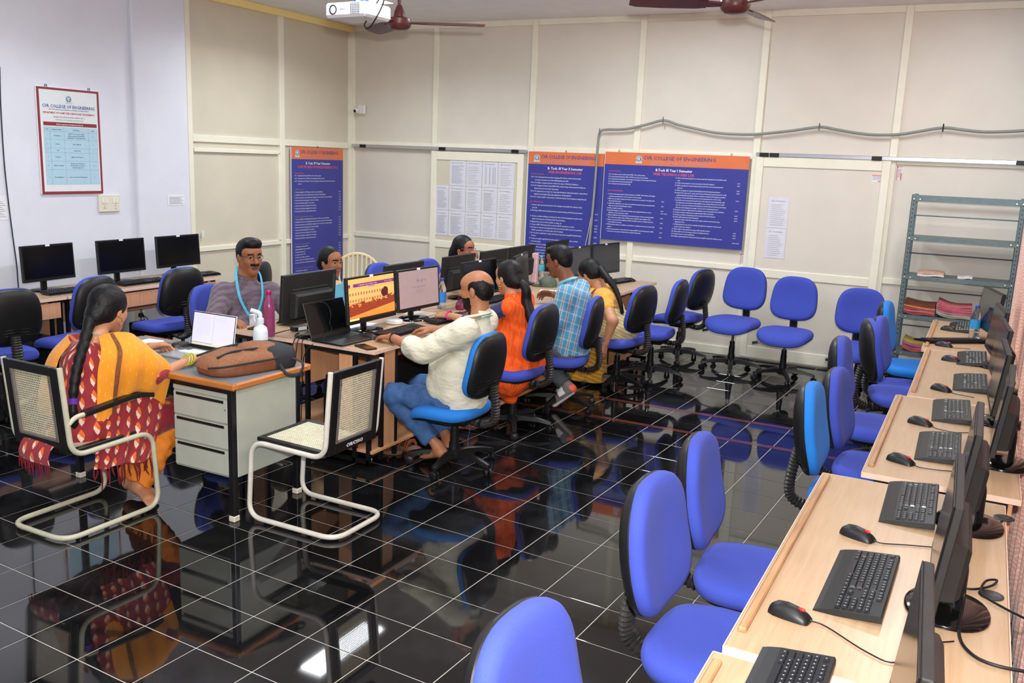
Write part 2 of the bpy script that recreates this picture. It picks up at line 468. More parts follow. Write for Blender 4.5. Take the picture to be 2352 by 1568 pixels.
def chair_parts(fabric, root):
    P = {}
    def seat_shape(a, b, h):       # a: depth (x), b: width (y)
        z = .455+h-.055*max(0, (a-.06)/.17)**2+.03*max(0, (-a-.1)/.14)**2+.012*(b/.24)**2
        return (a+.03, b, z)
    o = superell(.45, .49, 44, 3.2)
    G().rings(cushion_rings(o, [(.90, -.028), (.975, -.022), (1.0, 0), (.985, .02), (.94, .036), (.82, .046), (.6, .05), (.3, .05), (.06, .049)], seat_shape)).build('seat', fabric, root, 60)
    G().rings(cushion_rings(o, [(.35, -.06), (.75, -.05), (.93, -.034), (.955, -.024), (.9, -.02)], seat_shape)).build('seat_pan', m_blk, root, 50)
    # backrest: u width, v height
    ob = superell(.425, .415, 48, 3.0, taper=.16)
    T = rotT((-.235, 0, .775), 0, R_(-9))
    def bshape(sgn):
        def f(u, v, h):
            bow = .035*(u/.21)**2-.028*math.cos(v/.215*1.5)+.01
            return T @ Vector((bow+sgn*h, u, v))
        return f
    G().rings(cushion_rings(ob, [(.95, .0), (.99, .008), (1.0, .02), (.985, .036), (.94, .05), (.84, .059), (.6, .064), (.3, .066), (.05, .066)], bshape(1))).build('backrest', fabric, root, 60)
    sh = [(.3, -.034), (.6, -.033), (.8, -.029), (.93, -.02), (.985, -.009), (1.0, .003), (.985, .008), (.95, .006)]
    bs = G().rings(cushion_rings(ob, sh, bshape(1))).build('back_shell', m_blk, root, 50)
    g = G()
    for q in (0, 1, 2):
        pts = []
        for k in range(13):
            u = -.17+.34*k/12; v = -.07-.022*q-.02*(u/.17)**2
            p = bshape(1)(u, v, -.031+.006*abs(u/.17)**3); pts.append(p)
        g.tube(pts, .0045, 6)
    g.build('shell_groove', m_blk_gloss, bs, 60)
    # bellows spine
    path = spline([(-.10, 0, .405), (-.20, 0, .395), (-.272, 0, .43), (-.285, 0, .50), (-.275, 0, .585), (-.262, 0, .66)], 9)
    rr = [.031+.011*(k % 2) for k in range(len(path))]
    G().tube(path, rr, 12, up=(1, 0, 0.001), ry=.62).build('spine', m_rib, root, 50)
    G().box(-.11, .09, -.07, .07, .375, .412, .01).build('mechanism', m_blkmetal, root)
    lv = G().tube([(.03, -.05, .39), (.06, -.17, .385), (.075, -.26, .365)], .006, 8).build('lever', m_chrome, root, 50)
    G().tube([(.07, -.235, .372), (.08, -.285, .36)], .012, 8).build('grip', m_blk, lv, 40)
    G().lathe([(.014, .2), (.014, .385)], 14).build('gas_rod', m_chrome, root, 40)
    G().lathe([(.036, .075), (.034, .16), (.029, .162), (.028, .24), (.025, .242), (.024, .29)], 16).build('column_cover', m_blk, root, 30)
    hub = G().lathe([(.05, .06), (.058, .075), (.056, .105), (.04, .118)], 18).build('hub', m_blk, root, 40)
    for k in range(5):
        a = 2*math.pi*k/5+.3
        Tk = Matrix.Rotation(a, 4, 'Z'); R = []
        for x, z, wd, h in ((.03, .095, .03, .022), (.10, .10, .028, .02), (.2, .092, .022, .014), (.275, .078, .02, .011), (.295, .072, .014, .008)):
            R.append([(x, -wd, z-h), (x, -wd*.8, z+h*.7), (x, -wd*.35, z+h), (x, wd*.35, z+h), (x, wd*.8, z+h*.7), (x, wd, z-h)])
        lg = G().rings(R, Tk).build('base_leg', m_blk, root, 40)
        g = G()
        for s_ in (-1, 1):
            c = Tk @ Vector((.285, 0, .027)); ax = Matrix.Rotation(a+k*1.3, 4, 'Z')
            g.lathe([(.018, .006), (.0265, .008), (.0265, .02), (.02, .024)], 14, Matrix.Translation(c) @ ax @ Matrix.Rotation(R_(90*s_), 4, 'X'))
        g.tube([Tk @ Vector((.285, 0, .03)), Tk @ Vector((.285, 0, .075))], .008, 8)
        g.build('caster', m_blk, lg, 40)
def make_chair(fabric, label):
    r = thing('swivel_chair', label, 'chair', group='armless swivel chairs')
    chair_parts(fabric, r); return r
UP = ('seat', 'seat_pan', 'backrest', 'back_shell', 'spine', 'mechanism', 'lever', 'gas_rod')
_proto = {}
def chair(x, y, deg, label, fabric='b', dz=0., basedeg=None, back=0.):
    rz = R_(deg)
    if fabric not in _proto:
        r = make_chair(m_blue if fabric == 'b' else m_lblue, label); _proto[fabric] = r
        KIDS(r); [KIDS(q) for q in KIDS(r)]
        r.location = (x, y, 0); r.rotation_euler = (0, 0, rz); ch = KIDS(r); new = r
    else:
        new = dup(_proto[fabric], (x, y, 0), rz, label); ch = [o for o in new.children]
    bd = rnd.uniform(0, 72) if basedeg is None else basedeg
    for c in ch:
        n = c.name.split('.')[0]
        if n in UP: c.location.z = dz
        if n in ('backrest', 'back_shell'): c.location.z = dz+back
        if n in ('base_leg', 'hub'): c.rotation_euler = (0, 0, R_(bd))
    return new
# right-hand row (face the desks, +X); the first of each colour serves as the source of the copies
chair(6.630, -7.74, -3, 'blue swivel chair nearest the camera, only its backrest top showing', 'b', .0, 10)
chair(6.609, -6.785, -2, 'blue swivel chair second from the camera at the right-hand desks', 'b', .014)
chair(6.569, -6.113, 3, 'blue swivel chair third from the camera, pushed up to the right-hand desk', 'b', -.03)
chair(6.804, -5.112, 1, 'light blue swivel chair with worn bellows, middle of the right-hand row', 'l', .0)
chair(6.829, -4.47, -3, 'blue swivel chair just beyond the light blue one in the right-hand row', 'b', -.05)
chair(6.761, -3.856, 1, 'blue swivel chair with black-edged seat, fifth along the right-hand row', 'b', .016)
chair(6.820, -2.92, 13, 'blue swivel chair sixth along the right-hand row, seen edge-on', 'b', .004)
chair(6.825, -2.36, -3, 'dark-looking blue swivel chair close behind another near the rack', 'b', -.06)
chair(6.805, -1.70, -2, 'light blue swivel chair farthest along the right-hand desks, beside the rack', 'l', -.03)
chair(6.33, -.90, -76, 'blue swivel chair facing the camera, left of the steel rack', 'b', -.066)
# chairs against the back wall
chair(4.572, -.56, 166, 'blue swivel chair by the back wall turned away showing its black shell', 'b', -.031)
chair(5.150, -.698, -99, 'blue swivel chair by the back wall with frayed seat edge, middle of three', 'b', .007)
chair(5.665, -.804, -92, 'blue swivel chair by the back wall, rightmost of three, facing the room', 'b', -.028)
# island: camera-side seats (face -X)
bc = chair(4.365, -4.598, 182, 'bright blue swivel chair the bald man sits on', 'l', -.085, 5)
g = G(); rr_ = random.Random(5)
for k in range(46):
    a = -.19+.34*k/45; p = (a, -.215+rr_.uniform(-.012, .004), .352+.012*math.sin(k)); g.tube([p, (p[0]+rr_.uniform(-.008, .008), p[1]-.006, p[2]-rr_.uniform(.012, .035))], [.0022, .0008], 5)
g.tube(spline([(-.02, -.2, .34), (.0, -.21, .2), (.01, -.2, .1), (-.02, -.19, .02)], 5), .0014, 5)
for k in range(1): g.build('frayed_trim', m_lblue, bc)
chair(4.291, -3.658, 181, 'blue swivel chair with black shell behind the orange kurta', 'b', -.032)
chair(4.347, -2.904, 193, 'blue swivel chair the man in the checked shirt sits on', 'b', -.068)
chair(4.472, -2.029, 171, 'blue swivel chair the woman in the yellow saree sits on', 'b', -.05)
chair(4.60, -1.50, 184, 'blue swivel chair behind the yellow saree chair, half hidden', 'b', -.045)
# island: far-side seats (face +X)
chair(2.40, -4.50, 10, 'blue swivel chair under the man in the checked purple shirt', 'b', -.034)
chair(1.42, -3.47, 200, 'black-shelled swivel chair behind the man in purple', 'b', -.005)
chair(2.42, -3.55, 0, 'blue swivel chair the woman with the blue folder sits on', 'b', -.04)
chair(2.66, -2.75, 0, 'blue swivel chair beyond the middle monitors, top edge showing', 'b', .0)
chair(2.78, -2.15, 0, 'blue swivel chair the woman with glasses sits on', 'b', .0)
# left desk chairs (face -X)
chair(1.10, -5.45, 170, 'blue swivel chair at the far left, cut by the frame', 'b', -.045)
chair(1.09, -4.83, 188, 'blue swivel chair at the left desk, behind the woman in maroon', 'b', -.027)
chair(1.126, -3.974, 174, 'blue swivel chair at the left desk, right of the socket', 'b', -.025)

# ---- cantilever visitor chairs
m_tube = M('cream_painted_tube', '#bfbda6', .3, var=.08, scale=18)
m_tube2 = M('white_painted_tube', '#d3cfc3', .3, var=.08, scale=18)
m_cane = M('cane_webbing', '#d9d2b4', .6, var=.12, scale=40)
m_frameblk = M('chipped_black_wood', '#141313', .38, var=.3, scale=40)
def holes(g, w_, h_, nx, ny, T, r=.30):
    # perforated webbing: octagonal hole in every cell, bridged to the cell border
    dx, dy = w_/nx, h_/ny
    for i in range(nx):
        for j in range(ny):
            cx, cy = -w_/2+(i+.5)*dx, -h_/2+(j+.5)*dy
            sq = [(-1, -1), (0, -1), (1, -1), (1, 0), (1, 1), (0, 1), (-1, 1), (-1, 0)]
            o_ = [(cx+a*dx/2, cy+b*dy/2, 0) for a, b in sq]
            i_ = [(cx+r*dx*math.cos(k), cy+r*dy*math.sin(k), 0) for k in [math.pi*1.25+math.pi/4*q for q in range(8)]]
            g.add(o_+i_, [(q, (q+1) % 8, 8+(q+1) % 8, 8+q) for q in range(8)], T)
def visitor_chair(name, label, loc, deg, tube_m, arms, number):
    # local: faces +X ; floor frame x -0.29..0.24, width .43
    r = thing(name, label, 'chair', loc, R_(deg), 'cantilever visitor chairs'); W2 = .21
    pts = []
    half = [(-.283, W2, .885), (-.245, W2, .435), (.235, W2, .445), (.265, W2, .022), (-.31, W2, .022)]
    path = half+[(x, -y, z) for x, y, z in half[::-1]]
    G().tube(fillet(path, [.0, .085, .09, .09, .10, .10, .09, .09, .085, .0], 8), .0135, 12).build('tube_frame', tube_m, r, 60)
    for s_ in (-1, 1):
        for x in (.15, -.24): G().lathe([(.009, 0), (.011, .009)], 10, Matrix.Translation((x, s_*W2, 0))).build('glide', m_blk_gloss, r)
    # backrest board in black wood with webbing
    T = rotT((-.268, 0, .665), 0, R_(-5)) @ Matrix.Rotation(R_(90), 4, 'Y') @ Matrix.Rotation(R_(90), 4, 'Z')
    bw, bh = .395, .44
    b = G()
    for a0, a1, b0, b1 in ((-bw/2, -bw/2+.05, -bh/2, bh/2), (bw/2-.05, bw/2, -bh/2, bh/2), (-bw/2+.05, bw/2-.05, bh/2-.045, bh/2), (-bw/2+.05, bw/2-.05, -bh/2, -bh/2+.06)):
        b.box(a0, a1, b0, b1, -.011, .011, .003, T)
    bf = b.build('back_frame', m_frameblk, r)
    g = G(); holes(g, bw-.1, bh-.105, 24, 28, T @ Matrix.Translation((0, .0075, .004))); g.build('cane_back', m_cane, r, kind='stuff')
    g = G()
    for a in (-1, 1):
        g.box(a*(bw/2-.056)-.007, a*(bw/2-.056)+.007, -bh/2+.06, bh/2-.045, -.013, .0, 0, T)
    g.box(-bw/2+.05, bw/2-.05, -bh/2+.058, -bh/2+.068, -.013, 0, 0, T)
    g.build('batten', M('grey_batten', '#6f6a66', .6), bf)
    g = G()
    for a in (-1, 1):
        for q in (-.15, 0, .15): g.lathe([(.006, 0), (.006, .003)], 8, T @ Matrix.Translation((a*(bw/2-.056), q, -.0145)))
    g.build('screw', M('brass_screw', '#b98a5a', .35, metal=.8), bf)
    # seat
    Ts = rotT((-.005, 0, .458), 0, R_(-1)) @ Matrix.Rotation(R_(90), 4, 'Z')
    s = G()
    for a0, a1, b0, b1 in ((-.2, -.165, -.215, .225), (.165, .2, -.215, .225), (-.165, .165, -.215, -.18), (-.165, .165, .185, .225)):
        s.box(a0, a1, b0, b1, -.012, .008, .003, Ts)
    s.build('seat_frame', m_frameblk, r)
    g = G(); holes(g, .335, .37, 26, 28, Ts @ Matrix.Translation((0, .002, .006)), .22); g.build('cane_seat', m_cane, r, kind='stuff')
    if arms:
        for s_ in (-1, 1):
            y = s_*(W2+.004)
            ar = G().tube(fillet([(-.258, y, .60), (-.22, y, .63), (.13, y, .655)], .03, 5), .012, 10).build('arm_tube', tube_m, r, 60)
            R = [[(x, y-.02, z-.012), (x, y-.024, z), (x, y-.02, z+.012), (x, y+.02, z+.012), (x, y+.024, z), (x, y+.02, z-.012)] for x, z in ((-.17, .638), (-.1, .644), (.1, .664), (.16, .664), (.24, .648))]
            G().rings(R).build('arm_pad', m_frameblk, ar, 40)
    if number:
        Tn = T @ Matrix.Translation((.06, -bh/2+.018, -.0125)) @ Matrix.Rotation(math.pi, 4, 'Y')
        text_mesh('CVR/CY/013', .026, M('white_marker', '#f4f4f4', .7, var=0.), Tn, bf, name='number', bold=.0008)
    return r
visitor_chair('visitor_chair', 'cream cantilever armchair with cane back under the woman in maroon', (3.18, -6.345, 0), 90, m_tube, True, False)
visitor_chair('visitor_chair', 'empty white cantilever chair with cane seat, numbered on its back', (4.17, -5.73, 0), 180, m_tube2, False, True)

# ---- teacher's steel desk
m_steel = M('grey_green_steel', '#aeb3a6', .38, var=.05, scale=8)
m_desktop = M('grey_laminate_top', '#75797c', .4, var=.05)
m_brownedge = grain('orange_wood_edge', '#a8622b', '#c27a3c', .35, axis=0)
td = thing('steel_desk', 'grey steel office desk with drawer pedestal and brown wooden edge', 'desk', (3.3, -5.74, 0))
def TB(n, m, *b, c=.003, p=td, ch=None):
    x0, x1, y0, y1, z0, z1 = b
    return G().box(x0-3.3, x1-3.3, y0+5.74, y1+5.74, z0, z1, c).build(n, m, p)
TB('desk_top', m_desktop, 2.60, 3.895, -6.02, -5.46, .733, .762)
for b in ((2.58, 3.915, -6.042, -6.02, .726, .763), (2.58, 3.915, -5.46, -5.438, .726, .763), (2.58, 2.60, -6.02, -5.46, .726, .763), (3.895, 3.915, -6.02, -5.46, .726, .763)):
    TB('edge_band', m_brownedge, *b, c=.008)
for x in (2.62, 3.835):
    for y in (-6.01, -5.515):
        lg = TB('leg', m_blkmetal, x, x+.034, y, y+.034, .03, .735)
        G().box(x-3.304, x-3.262, y+5.736, y+5.778, 0, .032, .004).build('foot', M('ivory_plastic', '#d8d0bf', .5), lg)
for y in (-6.0, -5.505): TB('apron', m_blkmetal, 2.65, 3.84, y, y+.02, .69, .73)
body = TB('pedestal', m_steel, 3.425, 3.835, -5.985, -5.56, .23, .715)
TB('side_panel', m_steel, 3.858, 3.870, -5.975, -5.52, .24, .722)
for k, (z0, z1) in enumerate(((.665, .71), (.53, .655), (.39, .52), (.245, .38))):
    if k == 0:
        TB('tray', m_steel, 3.432, 3.828, -5.997, -5.98, z0, z1); continue
    d = TB('drawer', m_steel, 3.437, 3.823, -6.0, -5.98, z0, z1)
    G().box(3.46-3.3, 3.80-3.3, -.263, -.257, z1-.018, z1-.003).build('finger_slot', m_blkmetal, d)
TB('lock', m_chrome, 3.806, 3.816, -6.006, -5.99, .60, .61)

# ---- computer desks
def comp_desk(label, x0, x1, y0, y1, front, group, low=True, lip=False, top=.76):
    # front: -1 desk is used from -X, +1 from +X
    cx, cy = (x0+x1)/2, (y0+y1)/2
    r = thing('computer_desk', label, 'desk', (cx, cy, 0), 0, group)
    hx, hy = (x1-x0)/2, (y1-y0)/2-.004
    G().box(-hx, hx, -hy, hy, top-.024, top, .004).build('desk_top', m_wood, r)
    g = G().box(-hx-.002, -hx+.001, -hy, hy, top-.023, top-.001).box(hx-.001, hx+.002, -hy, hy, top-.023, top-.001)
    g.box(-hx, hx, -hy-.002, -hy+.001, top-.023, top-.001).box(-hx, hx, hy-.001, hy+.002, top-.023, top-.001)
    g.build('edge_band', m_edge, r)
    if lip: G().box(-hx+.012, -hx+.036, -hy+.09, hy-.05, top-.002, top+.014, .004).build('edge_strip', m_lip, r)
    f = front
    for s_ in (-1, 1):
        ye = s_*(hy-.03)
        for xx in (-hx+.06, hx-.06, hx*.45*f): G().box(xx-.0125, xx+.0125, ye-.0125, ye+.0125, 0.02, top-.024).build('leg', m_blkmetal, r)
        xx = f*(hx*.45-.07)
        G().box(xx-.052, xx+.052, ye-.009, ye+.009, .1, top-.03, .002).build('side_board', m_woodx, r)
        yb = s_*(hy-.22); xf = f*(hx-.05)
        if low:
            G().box(xf-.009, xf+.009, yb-.06, yb+.06, .1, top-.03, .002).build('front_board', m_woodx, r)
            for q in (-.075, .075): G().box(xf-.0125, xf+.0125, yb+q-.0125, yb+q+.0125, .02, top-.024).build('leg', m_blkmetal, r)
        G().box(-hx+.05, hx-.05, ye-.0125, ye+.0125, .02, .045).build('cross_bar', m_blkmetal, r)
    xb = -f*(hx-.03)
    G().box(xb-.008, xb+.008, -hy+.04, hy-.04, top-.30, top-.03, .002).build('modesty_panel', m_woodx, r)
    if low: G().box(-hx+.05, hx-.03, -hy+.03, hy-.03, .085, .105, .002).build('lower_shelf', m_woodx, r)
    for yy in (-hy+.01, hy-.03): G().box(-hx+.05, hx-.05, yy, yy+.02, top-.05, top-.024).build('cross_bar', m_blkmetal, r)
    return r
ISL = 'computer desks of the middle island'
for k, (a, b) in enumerate(((-4.95, -3.46), (-3.455, -1.96), (-1.955, -.50))):
    w1 = ('nearest', 'middle', 'farthest')[k]
    comp_desk('beech computer desk of the middle island, %s on the chair-lined right side' % w1, 3.385, 3.99 if k == 0 else (4.1 if k == 1 else 4.28), a, b, 1, ISL)
    comp_desk('beech computer desk of the middle island, %s on the left side' % w1, 2.83, 3.375, a-.03, b-.03, -1, ISL)
RG = 'computer desks along the right-hand wall'
for k, (xa, xb_, a, b) in enumerate(((6.72, 7.36, -8.75, -7.265), (6.735, 7.38, -7.235, -5.69), (6.87, 7.435, -5.60, -4.10), (6.925, 7.47, -4.09, -2.56), (6.90, 7.47, -2.55, -1.10))):
    w1 = ('at the bottom edge of the view', 'carrying two keyboards, second from the camera', 'third from the camera', 'fourth from the camera', 'farthest, with a water bottle on it')[k]
    comp_desk('beech computer desk on the right, ' + w1, xa, xb_, a, b, -1, RG, lip=True, low=False)
LG = 'computer desks along the left wall'
for k, (a, b) in enumerate(((-6.3, -4.78), (-4.77, -3.18))):
    r = comp_desk(('beech computer desk by the white wall, leftmost and cut by the frame', 'beech computer desk by the white wall under the dark monitors')[k], .41, .945, a, b, 1, LG, low=False)
    G().box(.245, .262, -(b-a)/2+.05, (b-a)/2-.05, .60, .72, .002).build('fascia', m_woodx, r)

# ---- slotted-angle steel rack
m_angle = M('blue_grey_slotted_steel', '#5d6c70', .4, metal=.35, var=.12, scale=20)
rx0, rx1, ry0, ry1 = 6.57, 7.47, -.43, -.10
rk = thing('steel_rack', 'open grey slotted-angle steel rack against the back wall', 'rack', ((rx0+rx1)/2, (ry0+ry1)/2, 0))
def rkb(g, n, m=m_angle, p=rk, **k):
    o = g.build(n, m, p, **k); o.matrix_parent_inverse = Matrix.Translation((-(rx0+rx1)/2, -(ry0+ry1)/2, 0)); return o
for x, sx_ in ((rx0, 1), (rx1, -1)):
    for y, sy_ in ((ry0, 1), (ry1, -1)):
        g = G(); xa, xb_ = sorted((x, x+sx_*.034)); ya, yb = sorted((y, y+sy_*.003)); g.box(xa, xb_, ya, yb, 0, 1.77)
        xa, xb_ = sorted((x, x+sx_*.003)); ya, yb = sorted((y, y+sy_*.034)); g.box(xa, xb_, ya, yb, 0, 1.77)
        po = rkb(g, 'post')
        h = G()
        for q in range(44):
            z = .04+q*.039; cx_ = x+sx_*.02
            h.box(cx_-.004, cx_+.004, y-.0008 if sy_ > 0 else y-.0002, y+.0002 if sy_ > 0 else y+.0008, z-.008, z+.008)
        h.build('slot', m_blkmetal, po, kind='stuff')
RZ = (1.745, 1.395, 1.045, .685, .345)
for z in RZ:
    g = G().box(rx0+.004, rx1-.004, ry0+.004, ry1-.004, z-.004, z)
    g.box(rx0+.004, rx1-.004, ry0+.002, ry0+.005, z-.036, z).box(rx0+.004, rx1-.004, ry1-.005, ry1-.002, z-.036, z)
    if z == RZ[0]:
        g = G().box(rx0+.004, rx1-.004, ry0+.002, ry0+.005, z-.036, z+.02).box(rx0+.004, rx1-.004, ry1-.005, ry1-.002, z-.036, z)
    rkb(g, 'shelf')
for z in (1.575, 1.225, .885, .545): rkb(G().cyl((rx0+.01, ry1-.02, z), (rx1-.01, ry1-.02, z), .006, 8), 'tie_rod', m_angle, smooth=40)
g = G()
for x in (rx0+.02, rx0+.07, rx1-.02, rx1-.07):
    for z in RZ: g.lathe([(.006, 0), (.006, .005)], 8, Matrix.Translation((x, ry0, z-.016)) @ Matrix.Rotation(R_(90), 4, 'X'))
rkb(g, 'bolt', M('bright_bolt', '#d8d2b8', .3, metal=.7))

# ---- moulded plastic chair in the corner
m_plas = M('beige_moulded_plastic', '#ccbc96', .4, var=.04)
pc = thing('plastic_chair', 'beige moulded plastic armchair with slatted round back, by the corner', 'chair', (1.30, -1.62, 0), R_(-60))
def arch(w_, z0, z1, x, n=15): return [(x-.04*math.sin(math.pi*k/(n-1)), w_*math.cos(math.pi*k/(n-1)), z0+(z1-z0)*math.sin(math.pi*k/(n-1))) for k in range(n)]
G().tube(arch(.25, .62, .86, -.24), .02, 8, ry=.6).build('back_hoop', m_plas, pc, 60)
for k in range(-4, 5):
    y = k*.048; zt = .62+.235*math.sqrt(max(0, 1-(y/.25)**2))
    G().tube([(-.17, y*.8, .43), (-.22, y, .60), (-.26, y*1.02, zt)], .011, 6, ry=.5).build('back_slat', m_plas, pc, 60)
G().rings(cushion_rings(superell(.44, .48, 28, 4), [(.96, -.012), (1, 0), (.97, .008), (.6, .004), (.05, 0)], lambda a, b, h: (a, b, .43+h-.02*(1-(a/.22)**2)*(1-(b/.24)**2)))).build('seat', m_plas, pc, 50)
for sx_ in (-1, 1):
    for sy_ in (-1, 1): G().tube([(sx_*.19, sy_*.21, .42), (sx_*.24, sy_*.25, 0)], [.026, .018], 8, ry=.6).build('leg', m_plas, pc, 50)
for s_ in (-1, 1): G().tube(fillet([(-.22, s_*.245, .64), (.1, s_*.27, .64), (.22, s_*.25, .62), (.2, s_*.22, .42)], .05, 4), .019, 8, ry=.6).build('armrest', m_plas, pc, 60)
# ================================================================== SCREENS, KEYBOARDS, MICE, PCs
DZ = .761
m_screen_off = M('dark_screen', '#0a0b0c', .16, var=.1)
m_screen_grey = M('grey_screen', '#33363a', .3, var=.05)
m_bezel = M('monitor_bezel', '#111213', .38, var=.12, bump=.1, bscale=800)
m_dust = M('dusty_black_plastic', '#1d1c1b', .6, var=.25, scale=14)
m_sticker = M('white_sticker', '#e9e9ec', .6, var=.02)
m_key = M('key_cap', '#222428', .28, var=.1)
m_redwheel = M('red_wheel', '#c8282a', .4)
m_cable = M('black_cable', '#0d0d0e', .45)
m_greycable = M('grey_cable', '#6e7270', .5)
def print_mat(name, build, emit=0., rough=.35):
    t = NT(name); tc = t.n('ShaderNodeTexCoord'); sx = t.n('ShaderNodeSeparateXYZ'); t.l(tc.outputs['UV'], sx.inputs[0])
    c = build(t, sx.outputs[0], sx.outputs[1], tc.outputs['UV'])
    t.l(c, t.b.inputs['Base Color']); t.b.inputs['Roughness'].default_value = rough
    if emit: t.l(c, t.b.inputs['Emission Color']); t.b.inputs['Emission Strength'].default_value = emit
    return t.m
def band(t, v, a, b): return t.math('MULTIPLY', t.math('GREATER_THAN', v, a), t.math('LESS_THAN', v, b))
def scr_building(t, u, v, uv):
    sky = t.mix(v, lin('#e8832f'), lin('#ffb060'))
    w_ = t.math('MULTIPLY', band(t, t.math('FRACT', t.math('MULTIPLY', u, 17.)), .25, .75), t.math('MAXIMUM', band(t, v, .60, .67), band(t, v, .45, .51)))
    w_ = t.math('MULTIPLY', w_, t.math('LESS_THAN', u, .74))
    c = t.mix(w_, sky, lin('#4a1f24'))
    wall = band(t, v, .40, .74); c = t.mix(t.math('MULTIPLY', wall, .25), c, lin('#ffc98a'))
    n1 = t.noise(uv, 11., 4, .7)
    hgt_ = t.math('MULTIPLY_ADD', n1, .55, t.math('MULTIPLY', t.math('POWER', u, 3.), .12))
    bush = t.math('MULTIPLY', t.math('LESS_THAN', t.math('SUBTRACT', v, .12), hgt_), t.math('GREATER_THAN', v, t.math('MULTIPLY_ADD', u, .18, .10)))
    n2 = t.noise(uv, 45., 2)
    bc = t.mix(n2, lin('#3a1418'), lin('#a8502c')); red = t.math('MULTIPLY', t.math('GREATER_THAN', n2, .56), t.math('LESS_THAN', v, .36)); bc = t.mix(red, bc, lin('#b83320'))
    c = t.mix(bush, c, bc)
    tree = t.math('LESS_THAN', t.math('ADD', t.math('POWER', t.math('MULTIPLY', t.math('SUBTRACT', u, .78), 1.5), 2.), t.math('POWER', t.math('SUBTRACT', v, .58), 2.)), t.math('MULTIPLY', n1, .028))
    c = t.mix(tree, c, lin('#4a1c20'))
    ban = t.math('MULTIPLY', band(t, v, .80, .88), t.math('SUBTRACT', 1., band(t, u, .04, .1)))
    c = t.mix(ban, c, lin('#6a3178'))
    lt = t.math('MULTIPLY', t.math('MULTIPLY', band(t, v, .825, .85), t.math('MAXIMUM', band(t, u, .2, .62), band(t, u, .78, .95))), t.math('GREATER_THAN', n2, .47)); c = t.mix(lt, c, lin('#c58fb0'))
    c = t.mix(t.math('MULTIPLY', band(t, v, .765, .79), band(t, u, .42, .56)), c, lin('#7b7f9a'))
    tb = t.math('LESS_THAN', v, .045); c = t.mix(tb, c, lin('#2a1a14')); c = t.mix(t.math('MULTIPLY', tb, t.math('LESS_THAN', u, .2)), c, lin('#ffcf8a'))
    return c
m_scr_build = print_mat('screen_building_wallpaper', scr_building, .55)
m_scr_goog = M('screen_search_page', '#a08b8a', .35, var=.03, emit=.35)
def scr_doc(t, u, v, uv):
    n = t.noise(uv, 120., 2)
    ln = t.math('MULTIPLY', t.math('LESS_THAN', t.math('FRACT', t.math('MULTIPLY', v, 22.)), .35), t.math('GREATER_THAN', n, .55))
    ar = t.math('MULTIPLY', band(t, u, .08, .42), band(t, v, .3, .92)); ar2 = t.math('MULTIPLY', band(t, u, .55, .8), band(t, v, .8, .93))
    c = t.mix(t.math('MULTIPLY', t.math('MULTIPLY', ln, t.math('MAXIMUM', ar, ar2)), .5), lin('#d9d9e6'), lin('#7d8fb8'))
    c = t.mix(band(t, u, .497, .503), c, lin('#a9adbb'))
    c = t.mix(t.math('LESS_THAN', v, .07), c, lin('#d8d3b4')); c = t.mix(t.math('MULTIPLY', band(t, v, .07, .085), t.math('LESS_THAN', u, .5)), c, lin('#5f86c8'))
    return c
m_scr_doc = print_mat('screen_document', scr_doc, .3)
def quad_uv(name, pts, mat, parent):
    me = bpy.data.meshes.new(name); me.from_pydata([tuple(p) for p in pts], [], [(0, 1, 2, 3)]); me.materials.append(mat)
    u = me.uv_layers.new(name='UVMap')
    for k, c in enumerate(((0, 0), (1, 0), (1, 1), (0, 1))): u.data[k].uv = c
    o = bpy.data.objects.new(name, me); C.objects.link(o); o.parent = parent; return o
def monitor_parts(r, w_=.49, h_=.285, z0=.085, tilt=4, screen=m_screen_off, foot='flat', top_sticker=True, base_sticker=False, back_logo=True):
    T = rotT((.015, 0, z0), 0, R_(-tilt))
    pn = G().box(-.014, .008, -w_/2, w_/2, 0, h_, .003, T).build('panel', m_dust, r)
    G().box(.007, .011, -w_/2, w_/2, 0, h_, .002, T).build('bezel', m_bezel, r)
    b = .014; a = w_/2-b
    quad_uv('screen', [T @ Vector(q) for q in ((.0116, -a, .024), (.0116, a, .024), (.0116, a, h_-b), (.0116, -a, h_-b))], screen, r)
    bl = G().rings([[(x, -a_, z_) if k == 0 else (x, a_, z_) if k == 1 else (x, a_, z2) if k == 2 else (x, -a_, z2) for k in range(4)] for x, a_, z_, z2 in ((-.012, .19, .02, h_*.62), (-.05, .18, .024, h_*.6), (-.062, .17, .035, h_*.55))], T).build('back_cover', m_dust, r)
    G().box(-.016, -.0135, -.17, .17, h_*.66, h_*.66+.008, 0, T).build('vent', M('grey_logo_strip', '#3a3d3c', .5), bl)
    G().tube(fillet([(-.03, 0, z0+.10), (-.058, 0, z0+.06), (-.058, 0, .01)], .03, 5), .032, 10, ry=.42, up=(1, 0, .001)).build('neck', m_bezel, r, 50)
    o_ = superell(.20 if foot == 'flat' else .22, .26 if foot == 'flat' else .25, 32, 2.2)
    G().rings([[(x*s_-.03, y*s_, z) for x, y in o_] for s_, z in ((1, 0), (1, .006), (.96, .012), (.5, .018), (.15, .02))]).build('foot', m_blk_gloss, r, 50)
    if top_sticker: G().box(.010, .0118, -.02, .02, h_-.014, h_+.001, 0, T).build('sticker', m_sticker, r)
    if base_sticker: G().box(.02, .045, -.05, -.02, .0155, .0165).build('sticker', m_sticker, r)
    if back_logo: G().box(-.0152, -.0138, -w_/2+.015, -w_/2+.035, h_*.55, h_-.03, 0, T).build('logo_strip', M('grey_logo_strip', '#3a3d3c', .5), pn)
def monitor(label, x, y, deg, group, **k):
    r = thing('computer_monitor', label, 'monitor', (x, y, k.pop('z', DZ)), R_(deg), group); monitor_parts(r, **k); return r
